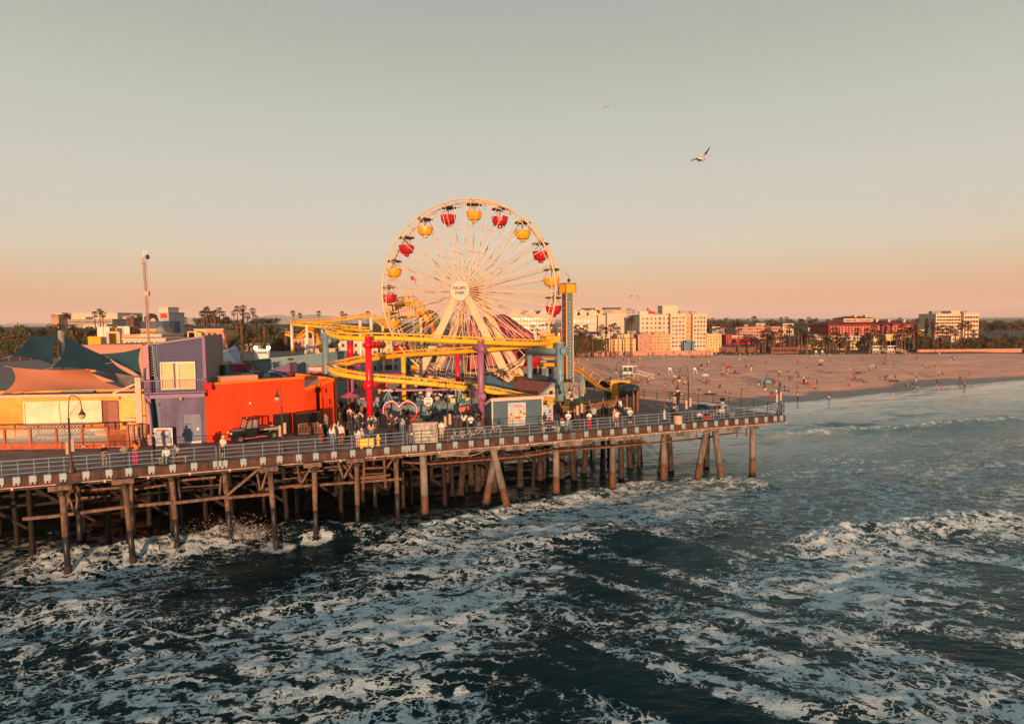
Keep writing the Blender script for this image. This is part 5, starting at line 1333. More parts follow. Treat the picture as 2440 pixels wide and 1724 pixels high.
tealt=M('tent_teal',(.06,.14,.17),.8)
tent('booth_tent','teal pyramid booth roof behind the lower coaster track, left of the cream house',Vector((-2.6,70.5,HD)),4.4,4.4,2.3,1.5,tealt,dark_m,.5)
tent('booth_tent','dark teal hipped canopy between the drop tower and the grey-roofed house',Vector((4.4,78,HD)),5.4,4,1.9,1.0,M('tent_dark',(.03,.06,.075),.8),dark_m,.2)
tent('booth_tent','pointed teal tent right behind the thick teal column',Vector((7.0,74.5,HD)),2.6,2.4,1.75,.85,M('tent_dark',(.03,.06,.075),.8),dark_m,.2)
# low booths below the wheel
def booth(px0,px1,pyt,pyb,mat,label,top=None,depth=2.0):
 a_=gp((px0+px1)/2,pyb,HD);Y=a_.y;A=dp(px0,pyb,Y);B=dp(px1,pyb,Y);zt_=dp(px0,pyt,Y).z
 t=thing('game_booth',label,'booth',Vector(((A.x+B.x)/2,Y,HD)))
 mb=MB();mb.box(((A.x+B.x)/2,Y+depth/2,(HD+zt_)/2),(abs(B.x-A.x),depth,zt_-HD),0);mb.build('booth_wall',mat,t)
 mb=MB();mb.prism([(A.x-.2,Y-.5),(B.x+.2,Y-.5),(B.x+.2,Y+depth+.1),(A.x-.2,Y+depth+.1)],zt_+.01,zt_+.2);mb.build('booth_roof',top or mat,t)
 mb=MB();mb.box(((A.x+B.x)/2,Y-.03,HD+1.45),(abs(B.x-A.x)*.8,.05,.9),0);mb.build('booth_opening',dark_m,t)
 return t
mag=M('booth_magenta',(.26,.02,.06),.6);grb=M('booth_bluegrey',(.10,.19,.23),.6,var=.5,scale=.8);lil=M('booth_lilac',(.34,.30,.42),.6)
booth(900,960,893,935,M('booth_maroon',(.25,.05,.05),.6),'maroon game booth behind the lower track left of the wheel foot',mag)
booth(918,963,912,948,M('bright_red_booth',(.50,.01,.02),.5),'bright red rounded ticket booth under the lower track',None,3)
booth(930,955,933,962,lil,'lilac kiosk behind the teal ride frame and the heart arch',purp_m)
booth(985,1035,895,928,grb,'blue-grey game booth between the legs of the wheel, left side',redp_m)
booth(1035,1085,905,932,mag,'magenta game booth between the legs of the wheel',M('booth_white_roof',(.5,.45,.4),.6))
booth(1100,1160,890,930,dark_m,'dark open ride hall below the hub, behind the mauve column',M('hall_tan',(.3,.22,.15),.6))
booth(1160,1215,880,922,M('booth_tan',(.30,.24,.18),.7,var=.3),'tan service hall at the right leg of the wheel',None)
booth(1150,1180,930,960,M('booth_teal_pale',(.20,.32,.35),.6),'pale teal booth behind the blue shed',None)
booth(1215,1262,838,905,M('booth_red_dark',(.22,.015,.03),.6),'dark red ride building behind the right foot of the wheel',None)
booth(1262,1320,862,905,M('booth_greycream',(.30,.28,.24),.7,var=.3,planks=('Z',2,.3)),'grey louvred building behind the inner teal column',None)
booth(740,800,832,880,M('booth_cream',(.45,.33,.24),.7),'cream building far behind the teal hall',None,1)
booth(870,900,852,895,M('booth_stripes',(.35,.40,.42),.6,var=.8,scale=1.5),'pale striped side-show booth beside the red column',purp_m)
booth(903,950,852,893,M('booth_stripes2',(.42,.36,.34),.6,var=.8,scale=1.2),'cream striped side-show booth beside the yellow column',yel2_m)
booth(966,1010,850,893,grb,'blue-grey side-show booth just left of the wheel legs',yel2_m)
# red roofed slide structure and green slide behind the wheel
rs_m=M('slide_dark_red',(.26,.012,.03),.5,var=.3,scale=.5)
t=thing('red_slide','huge dark red sloping ride roof behind the right half of the ferris wheel','ride',dp(1215,840,106))
mb=MB();mb.plate([dp(1150,756,108),dp(1203,747,112),dp(1272,796,112),dp(1272,806,108),dp(1172,806,104)],(0,1.5,-.4));mb.build('slope',rs_m,t)
mb=MB()
for k in range(5):a_=dp(1160+k*8,757+k*1,103.6-k*.2);b_=dp(1205+k*14,803,103.0-k*.2);
for k in range(6):mb.bar(dp(1168+17*k,765+5*k,103.2),dp(1178+17*k,804,103.2),.3,.3)
mb.bar(dp(1151,757,103.5),dp(1272,806,103.5),.35,.5);mb.build('lane_rib',M('slide_rib',(.40,.02,.04),.5),t)
mb=MB();mb.box((dp(1215,820,110).x,110,10.0),(8.5,3,7.0));mb.build('ride_base',rs_m,t)
t=thing('red_slide','dark red ride tower seen between the spokes left of the hub legs','ride',dp(1130,830,108))
mb=MB();mb.plate([dp(1112,790,108),dp(1122,752,108),dp(1140,760,108),dp(1160,820,108),dp(1115,820,108)],(0,2,0));mb.box((dp(1135,820,109).x,110,9.3),(3.6,2.4,5.6));mb.build('ride_body',rs_m,t)
gs=M('slide_green',(.10,.15,.04),.6,var=.5,scale=.7);t=thing('green_slide','green and orange dragon-like slide seen through the left spokes','ride',dp(1015,830,104))
mb=MB();mb.tube(smooth_path([dp(996,808,104),dp(1000,780,104),dp(1007,757,104),(dp(1022,748,104)),dp(1036,757,104),dp(1040,780,104),dp(1046,808,104)],5),.75,10);mb.box((dp(1018,800,104.5).x,105,11.5),(2.6,.9,5),.1);mb.build('ride_body',gs,t)
mb=MB();mb.tube(smooth_path([dp(1008,800,103),dp(1014,772,103),dp(1028,770,103),dp(1034,800,103)],5),.35,8);mb.build('ride_trim',M('slide_orange',(.60,.15,.03),.5),t)
# -- teal swing frames (pirate-boat supports)
sw=M('ride_frame_teal',(.16,.27,.30),.5,var=.15)
def swing(apex,feet,label,z=None):
 Y=65.0;a_=dp(*apex,Y);t=thing('swing_ride_frame',label,'ride frame',atz(a_,HD))
 mb=MB()
 for(fx,fy),dy in feet:
  q=dp(fx,fy,Y+dy);q.z=HD;mb.tube([a_,q],.085,6)
 mb.build('strut',sw,t)
 mb=MB();
 for k in range(5):mb.ball(a_+Vector((-.4+.2*k,0,.05+.08*(k%2))),.12)
 mb.build('apex_lamp',trim_w,t)
 return t
m_=lambda x,y:z2('M',x,y);n_=lambda x,y:z2('N',x,y)
swing(m_(1015,420),[(m_(740,770),0),(m_(1060,720),2),(m_(1260,760),0),(m_(960,700),3)],'teal A-frame of the swing ride behind the heart arch')
swing(n_(505,665),[(n_(180,1040),-1),(n_(650,1060),-1),(n_(500,850),3),(n_(700,850),3)],'teal A-frame of the swing ride behind the round shield sign')
swing(n_(935,570),[(n_(720,760),3),(n_(1280,880),0),(n_(860,880),0),(n_(980,880),2)],'teal A-frame of the swing ride left of the mauve column')
t=thing('purple_beam','long mauve beam with a round badge hanging over the swing rides','beam',dp(1000,932,66))
mb=MB();a_,b_=dp(*m_(1020,405),66.5),dp(*n_(860,545),66.5);mb.bar(a_,b_,.28,.16);mb.plate([a_,dp(*m_(1130,360),66.3),dp(*m_(1300,375),66.3),dp(*m_(1330,395),66.5)],(0,.2,0));mb.build('beam',purp_m,t)
mb=MB();p_=[dp(*n_(295,520),66.2),dp(*n_(400,520),66.2),dp(*n_(420,700),66.2),dp(*n_(275,700),66.2)];mb.plate(p_,(0,.12,0));pl=mb.build('hanging_panel',purp_m,t);mb=MB();q=dp(*n_(345,645),66.1);mb.tube([q,q+Vector((0,-.03,0))],.24,16);mb.build('round_badge',trim_w,pl)
mb=MB();mb.tube([a_+Vector((0,0,0)),atz(a_,HD)],.1,6);mb.tube([b_,atz(b_,HD)],.1,6);mb.build('post',purp_m,t)
def boat(c,label,hull,top,rz=0.0,s=1.0,sign=None):
 t=thing('swing_boat',label,'ride boat',c);ca_,sa_=math.cos(rz),math.sin(rz)
 mb=MB();n=9;vs=[]
 for i in range(n):
  u=-1+2*i/(n-1);w=.75*math.sqrt(max(0.02,1-u**4))*s;zb=.25+.55*u*u;zt_=1.0+.45*u*u
  for y,z in((-w,zt_),(-w*.6,zb),(w*.6,zb),(w,zt_),(w*.8,zt_),(0,zb+.35),(-w*.8,zt_)):vs.append((c.x+u*2.1*s*ca_-y*sa_,c.y+u*2.1*s*sa_+y*ca_,c.z+z*s))
 fs=[(i*7+k,i*7+(k+1)%7,(i+1)*7+(k+1)%7,(i+1)*7+k)for i in range(n-1)for k in range(7)]+[tuple(range(7)),tuple(reversed(range((n-1)*7,n*7)))]
 mb.add(vs,fs);h_=mb.build('hull',hull,t)
 mb=MB();
 for u in(-.5,0,.5):mb.box((c.x+u*3.2*s*ca_,c.y+u*3.2*s*sa_,c.z+1.15*s),(.5*s,.5*s,.6*s),rz)
 mb.build('seat',top,t)
 mb=MB();mb.box((c.x,c.y,HD+.12),(2.6*s,1.6*s,.2),rz);mb.bar((c.x-.9,c.y,HD+.2),(c.x-.6,c.y,c.z+.5),.14);mb.bar((c.x+.9,c.y,HD+.2),(c.x+.6,c.y,c.z+.5),.14);mb.build('support_base',sw,t)
 return t
bb=M('boat_bluegrey',(.14,.22,.25),.5,var=.4,scale=2)
for(x,y),lb,tm,Y in((m_(1400,720),'pale ride boat with cream seats seen through the heart arch',trim_w,63.5),(m_(820,700),'blue-grey ride boat at the foot of the left teal frame',purp_m,66),(n_(480,800),'blue-grey ride boat with cream canopy under the second teal frame',trim_w,67),(n_(800,860),'ride boat with a yellow seat back left of the palm',M('seat_yellow',(.55,.40,.12),.5),64.5),(n_(1020,800),'ride boat with a tall yellow seat right of the red column',M('seat_yellow',(.55,.40,.12),.5),68),(n_(240,930),'dark ride boat right of the heart arch',dark_m,62.5)):
 c=dp(x,y,Y);c.z=HD+.45;boat(c,lb,bb,tm,.2)
t=thing('ride_banner','orange banner with red writing hung on the ride boats left of the palm','banner',dp(*n_(1010,950),62))
mb=MB();mb.plate([dp(*n_(920,900),62),dp(*n_(1110,865),62),dp(*n_(1105,960),62),dp(*n_(930,990),62)],(0,.05,0));mb.build('cloth',M('banner_orange',(.72,.10,.02),.6,var=.4,scale=4),t)
mb=MB();mb.tube([dp(*n_(920,900),62.1),atz(dp(*n_(920,900),62.1),HD)],.04,5);mb.tube([dp(*n_(1110,870),62.1),atz(dp(*n_(1110,870),62.1),HD)],.04,5);mb.build('pole',dark_m,t)
# -- picket fences
def picket(label,P,h=1.05,step=.16,mat=None,cat='fence'):
 t=thing('picket_fence',label,cat,P[0]);mat=mat or rwf
 for i in range(len(P)-1):
  a_,b_=Vector(P[i]),Vector(P[i+1]);L=(b_-a_).length;e=(b_-a_).normalized();mb=MB()
  mb.bar(a_+ZZ*h,b_+ZZ*h,.06,.07);mb.bar(a_+ZZ*.12,b_+ZZ*.12,.05,.06)
  k=0
  while k<L:p=a_+e*k;mb.bar(p+ZZ*.05,p+ZZ*h,.05 if int(k/step)%14 else.12);k+=step
  mb.build('fence_panel',mat,t)
 return t
rwf=M('fence_brown_wood',(.13,.065,.045),.75,var=.3,scale=2)
f0=gp(*z2('M',868,1112),HD);f1=gp(*z2('N',150,1272),HD);f2=gp(*z2('N',1270,1268),HD)
for q in(f0,f1,f2):q.z=HD
picket('brown picket fence behind the crowd, from the red column to the mauve column',[f0,f1,f2])
f3=gp(816,984,HD);f4=gp(874,984,HD);f3.z=f4.z=HD;picket('dark picket fence behind the pink umbrella',[f3,f4],1.1,.14,dark_m)
# grey crowd barriers further back
free_railing('light steel crowd barrier behind the pink umbrella',[gp(800,948,HD),gp(876,946,HD)],1.2,1.1,4,M('barrier_steel',(.35,.38,.38),.4),'crowd_barrier',.025)
#  PEOPLE
SK={}
def V3(*a):return Vector(a)
def pose_joints(kind):
 """joint places for a figure 1.70 m tall that faces -Y; x to its left is +x"""
 J=dict(pel=V3(0,0,.93),sp=V3(0,.01,1.10),ch=V3(0,.0,1.30),nk=V3(0,.0,1.44),hd0=V3(0,-.015,1.53),hd1=V3(0,-.02,1.63))
 for s,n in((1,'L'),(-1,'R')):
  J['sh'+n]=V3(.17*s,0,1.38);J['el'+n]=V3(.23*s,.03,1.12);J['wr'+n]=V3(.24*s,-.06,.88);J['hp'+n]=V3(.09*s,0,.88)
  J['kn'+n]=V3(.10*s,-.02,.49);J['an'+n]=V3(.11*s,.02,.09);J['to'+n]=V3(.13*s,-.15,.035)
 def arm(n,el,wr):J['el'+n]=V3(*el);J['wr'+n]=V3(*wr)
 def leg(n,kn,an,to=None):J['kn'+n]=V3(*kn);J['an'+n]=V3(*an);J['to'+n]=V3(*to)if to else V3(an[0],an[1]-.16,an[2]-.055)
 if kind=='phone':arm('L',(.21,-.02,1.13),(.05,-.27,1.20));arm('R',(-.21,-.02,1.13),(-.06,-.27,1.17));J['hd1']=V3(0,-.05,1.62)
 if kind=='camera':arm('L',(.27,-.15,1.25),(.05,-.26,1.48));arm('R',(-.27,-.15,1.25),(-.05,-.26,1.48))
 if kind=='raise':arm('L',(.30,-.10,1.48),(.26,-.25,1.72));leg('L',(.12,-.05,.49),(.14,-.02,.09))
 if kind=='walk':arm('L',(.22,.12,1.14),(.22,.08,.90));arm('R',(-.22,-.10,1.15),(-.20,-.28,1.02));leg('L',(.09,-.16,.52),(.10,-.24,.09));leg('R',(-.09,.02,.49),(-.10,.26,.14),(-.10,.12,.04))
 if kind=='hips':arm('L',(.34,.05,1.15),(.17,-.07,.98));arm('R',(-.34,.05,1.15),(-.17,-.07,.98));leg('R',(-.13,-.02,.49),(-.18,.02,.09))
 if kind=='face':arm('R',(-.24,-.10,1.14),(-.08,-.17,1.45));arm('L',(.22,.02,1.12),(.20,-.08,.90))
 if kind=='lean':
  for k in('sp','ch','nk','hd0','hd1'):J[k]=J[k]+V3(0,-.55*(J[k].z-.93),-.10*(J[k].z-.93))
  for s,n in((1,'L'),(-1,'R')):J['sh'+n]=V3(.17*s,-.24,1.33);arm(n,(.22*s,-.36,1.10),(.10*s,-.56,1.07))
 if kind in('sit','sitfloor'):
  dz=.46 if kind=='sit' else.14
  for k in('pel','sp','ch','nk','hd0','hd1','shL','shR','elL','elR'):J[k]=J[k]+V3(0,.0,dz-.93+.09)
  for s,n in((1,'L'),(-1,'R')):
   J['hp'+n]=V3(.09*s,-.03,dz+.05)
   if kind=='sit':leg(n,(.12*s,-.44,dz+.06),(.12*s,-.46,.09));J['wr'+n]=V3(.12*s,-.30,dz+.16)
   else:leg(n,(.20*s,-.36,.42),(.10*s,-.62,.09));J['wr'+n]=V3(.10*s,-.38,.36)
   J['el'+n].y=-.12
 if kind=='lie':
  J.update(pel=V3(0,0,.13),sp=V3(0,.17,.14),ch=V3(0,.36,.20),nk=V3(0,.48,.30),hd0=V3(0,.53,.40),hd1=V3(0,.53,.50))
  for s,n in((1,'L'),(-1,'R')):
   J['sh'+n]=V3(.17*s,.43,.25);arm(n,(.22*s,.52,.06),(.17*s,.30,.05));J['hp'+n]=V3(.09*s,-.05,.12);leg(n,(.11*s,-.44,.13 if s>0 else.34),(.12*s,-.86+(.0 if s>0 else.22),.07),(.13*s,-.92+(.0 if s>0 else.12),.14 if s>0 else.04))
 return J
BONES=[('pel','sp',.130,.120,'T'),('sp','ch',.120,.135,'T'),('ch','nk',.135,.060,'T'),('nk','hd0',.055,.078,'H'),('hd0','hd1',.088,.080,'H')]
for n in 'LR':
 BONES+=[('ch','sh'+n,.10,.060,'T'),('sh'+n,'el'+n,.054,.042,'U'),('el'+n,'wr'+n,.040,.028,'F'),('pel','hp'+n,.12,.10,'P'),('hp'+n,'kn'+n,.094,.060,'P'),('kn'+n,'an'+n,.058,.038,'C'),('an'+n,'to'+n,.045,.032,'S')]
RAD=dict(pel=.135,sp=.115,ch=.135,nk=.052,hd0=.086,hd1=.084,sh=.060,el=.043,wr=.028,hp=.10,kn=.060,an=.040,to=.035)
def skinned(kind):
 """continuous body grown over the skeleton; returns vertices, faces and the region of each face"""
 if kind in SK:return SK[kind]
 J=pose_joints(kind);names=list(J);idx={n:i for i,n in enumerate(names)}
 hand={}
 vs=[J[n]for n in names];es=[(idx[a],idx[b])for a,b,*_ in BONES]
 for n in 'LR':
  d=(J['wr'+n]-J['el'+n]).normalized();hand[n]=(J['wr'+n]+d*.085,d);vs.append(hand[n][0]);es.append((idx['wr'+n],len(vs)-1))
 me=bpy.data.meshes.new('skel');me.from_pydata(vs,es,[]);o=bpy.data.objects.new('skel',me);COL.objects.link(o)
 md=o.modifiers.new('s','SKIN');md.use_smooth_shade=True;sb=o.modifiers.new('b','SUBSURF');sb.levels=1
 sk=me.skin_vertices[0].data
 for n,i in idx.items():
  r=RAD.get(n,RAD.get(n[:2],.05));ry=r
  if n in('sp','ch','pel'):sk[i].radius=(r*1.15,r*.85)
  else:sk[i].radius=(r,ry)
  sk[i].use_root=(n=='pel')
 for i in range(len(names),len(vs)):sk[i].radius=(.034,.022)
 bpy.context.view_layer.update()
 ev=o.evaluated_get(bpy.context.evaluated_depsgraph_get());m2=bpy.data.meshes.new_from_object(ev)
 V_=[v.co.copy()for v in m2.vertices];F=[tuple(p.vertices)for p in m2.polygons]
 bpy.data.objects.remove(o)
 segs=[(J[a],J[b],r)for a,b,_,_,r in BONES]+[(J['wr'+n],hand[n][0],'N')for n in 'LR']
 reg=[]
 for f in F:
  c=sum((V_[i]for i in f),Vector())/len(f);best=None
  for a,b,r in segs:
   ab=b-a;t=max(0,min(1,(c-a).dot(ab)/ab.length_squared));d=(c-a-ab*t).length
   if best is None or d<best[0]:best=(d,r,t)
  reg.append(best[1]if not(best[1]=='C' and best[2]>.93)else 'S')
  # fingers, thumb, nose
 ex=MB()
 for n in 'LR':
  p,d=hand[n];s=1 if n=='L' else-1
  sd=d.cross(V3(0,1,0));sd=sd.normalized()if sd.length>.1 else V3(1,0,0)
  cu=sd.cross(d).normalized()*-1
  for k,L in enumerate((.070,.080,.074,.058)):
   b=p+sd*(-.026+.0175*k);ex.tube([b-d*.01,b+d*L*.5+cu*.006,b+d*L*.85+cu*.028],[.0085,.008,.006],4)
  b=p-d*.045-sd*.030*s;ex.tube([b,b-sd*.030*s+d*.02,b-sd*.034*s+d*.052],[.011,.010,.007],4)
 hc=(J['hd0']+J['hd1'])/2;up=(J['hd1']-J['hd0']).normalized();fr=V3(0,-1,0)
 fr=(fr-up*fr.dot(up)).normalized()
 nz_=hc+fr*.085;ex.add([nz_+up*.02,nz_-up*.02+V3(.012,0,0),nz_-up*.02-V3(.012,0,0),nz_+fr*.024-up*.012],[(0,1,3),(0,3,2),(1,2,3)])
 base=len(V_);V_+=[Vector(v)for v in ex.v];F+=[tuple(i+base for i in f)for f in ex.f];reg+=['N']*len(ex.f)
 nrm=[Vector()for _ in V_]
 for f in F:
  if len(f)<3:continue
  a,b,c=V_[f[0]],V_[f[1]],V_[f[2]];nn=(b-a).cross(c-a)
  for i in f:nrm[i]+=nn
 nrm=[x.normalized()if x.length>0 else x for x in nrm]
 SK[kind]=(V_,F,reg,nrm,J);return SK[kind]
SHELL={}
REGS={'shirt':'TU','jacket':'TUF','vest':'T','trousers':'PC','shorts':'P','shoes':'S','crop':'T'}
def shell(kind,what,off=.014):
 """a garment: the body surface of its regions moved outwards, closed at the hems"""
 key=(kind,what)
 if key in SHELL:return SHELL[key]
 V_,F,reg,nrm,J=skinned(kind);mb=MB()
 if what in REGS:
  use={};fs=[]
  o_=off+(.008 if what=='jacket' else 0)+(.006 if what in('trousers','shorts')else 0)
  for f,r in zip(F,reg):
   if r in REGS[what]:
    if what=='shorts' and False:continue
    q=[]
    for i in f:
     if i not in use:use[i]=len(mb.v);mb.v.append(tuple(V_[i]+nrm[i]*o_))
     q.append(use[i])
    fs.append(tuple(q))
  mb.f=fs;mb.mi=[0]*len(fs)
 elif what in('hair','longhair','cap','hood'):
  up=(J['hd1']-J['hd0']).normalized();fr=V3(0,-1,0);fr=(fr-up*fr.dot(up)).normalized();c=(J['hd0']+J['hd1'])/2+up*.02
  n1,n2=10,6;rad=.108 if what!='hood' else.135
  vs=[];side=fr.cross(up)
  for j in range(n2+1):
   th=math.pi*.5*j/n2*(1.18)
   for i in range(n1):
    a=2*math.pi*i/n1;lim=1.0
    x=math.sin(th)*math.cos(a);y=math.sin(th)*math.sin(a);z=math.cos(th)
    front=max(0,y);zz=z if front<.5 or th<1.1 else max(z,.28)
    vs.append(c+side*(x*rad)+fr*(y*rad*(1.0 if y<0 else.98))+up*(zz*rad*1.1))
  fs=[(j*n1+i,j*n1+(i+1)%n1,(j+1)*n1+(i+1)%n1,(j+1)*n1+i)for j in range(n2)for i in range(n1)]
  mb.add(vs,fs)
  if what=='longhair':mb.tube([c-fr*.05+up*.04,c-fr*.085-up*.10,c-fr*.12-up*.25,c-fr*.13-up*.40],[.095,.105,.10,.05],8)
  if what=='cap':mb.plate([c+fr*.09+side*.07+up*.05,c+fr*.19+side*.05+up*.03,c+fr*.19-side*.05+up*.03,c+fr*.09-side*.07+up*.05],up*.012)
  if what=='hood':mb.tube([c-up*.10-fr*.03,c-up*.16-fr*.02],[.11,.13],8)
 elif what in('skirt','dress','longskirt'):
  p=J['pel'];L={'skirt':.42,'dress':.48,'longskirt':.80}[what];n1=12;vs=[]
  for j,(h,r)in enumerate(((.14,.145),(.0,.175),(-L*.5,.21),(-L,.26))):
   for i in range(n1):a=2*math.pi*i/n1;rr=r*(1+.05*math.sin(a*4)*j/3);vs.append(V3(p.x+rr*math.cos(a),p.y+rr*.8*math.sin(a),p.z+h))
  mb.add(vs,[(j*n1+i,j*n1+(i+1)%n1,(j+1)*n1+(i+1)%n1,(j+1)*n1+i)for j in range(3)for i in range(n1)])
 elif what=='phone':w=(J['wrL']+J['wrR'])/2+V3(0,-.09,.06);mb.box(w,(.15 if kind=='camera' else.08,.015,.08 if kind=='camera' else.15))
 elif what=='camera':w=(J['wrL']+J['wrR'])/2+V3(0,-.05,.03);mb.box(w,(.14,.07,.10));mb.tube([w+V3(0,-.03,0),w+V3(0,-.12,0)],.035,8)
 elif what=='backpack':p=J['ch']-V3(0,-.20,.08);mb.box(p,(.28,.16,.40));mb.box(p+V3(0,.09,-.06),(.22,.05,.22))
 SHELL[key]=mb;return mb
CM={}
CLOTH=dict(black=(.010,.010,.012),white=(.62,.58,.54),cream=(.55,.47,.36),grey=(.18,.18,.18),navy=(.015,.022,.06),denim=(.10,.17,.25),lightblue=(.26,.38,.44),red=(.40,.015,.02),magenta=(.48,.02,.18),brown=(.14,.06,.035),beige=(.45,.33,.24),rust=(.22,.05,.03),teal=(.07,.15,.18),pink=(.55,.25,.28),orange=(.60,.16,.02),olive=(.10,.10,.04),purple=(.15,.05,.20),maroon=(.14,.012,.03),charcoal=(.04,.04,.045),yellow=(.60,.35,.05))
HAIR=dict(black=(.010,.008,.008),brown=(.05,.022,.012),blonde=(.38,.24,.12),red=(.22,.02,.02),grey=(.35,.33,.31))
SKIN=dict(l=(.50,.27,.18),m=(.36,.17,.10),d=(.14,.06,.035))
def cm(n,d=CLOTH,pre='cloth_'):
 return M(pre+n,d[n],.85 if pre!='skin_' else.55,var=.22,scale=9)
ME={}
def me_of(key,fn,mats):
 if key not in ME:ME[key]=fn()
 me=ME[key]
 return me
def person(loc,face,pose,label,top=None,bottom=None,hair=('hair','brown'),skin='l',extra=(),h=1.70,group=None,shoes='charcoal'):
 """face: heading in degrees; 0 looks to the camera side (-Y)"""
 V_,F,reg,nrm,J=skinned(pose)
 def add(nm,key,mk,mat,parent):
  if key not in ME:mb=mk();ME[key]=mb.mesh(nm,mat,smooth=True)
  o=bpy.data.objects.new(nm,ME[key]);COL.objects.link(o)
  o.material_slots[0].link='OBJECT';o.material_slots[0].material=mat
  if parent:o.parent=parent
  return o
 def bodymesh():
  mb=MB();mb.v=[tuple(v)for v in V_];mb.f=list(F);mb.mi=[0]*len(F);return mb
 b=add('person',(pose,'body'),bodymesh,cm(skin,SKIN,'skin_'),None)
 b.location=loc;b.rotation_euler=(0,0,R(face));k=h/1.70;b.scale=(k,k,k)
 tag(b,label,'person',group)
 PARTN=dict(shirt='shirt',jacket='jacket',vest='vest',crop='top',trousers='trousers',shorts='shorts',skirt='skirt',dress='dress',longskirt='skirt',hair='hair',longhair='hair',cap='cap',hood='hood',phone='phone',camera='camera',backpack='backpack',shoes='shoe_pair')
 items=[x for x in(top,bottom,hair)if x]+list(extra)
 if shoes:items.append(('shoes',shoes))
 for w,c in items:
  mat=cm(c,HAIR,'hair_')if w in('hair','longhair')else(dark_m if w in('phone','camera')else cm(c))
  add(PARTN[w],(pose,w),lambda w=w:shell(pose,w),mat,b)
 return b
def P_(r,x,y):p=gp(*z2(r,x,y),HD);p.z=HD+.003;return p
seatm=M('bench_wood',(.30,.18,.12),.7,var=.3,scale=3)
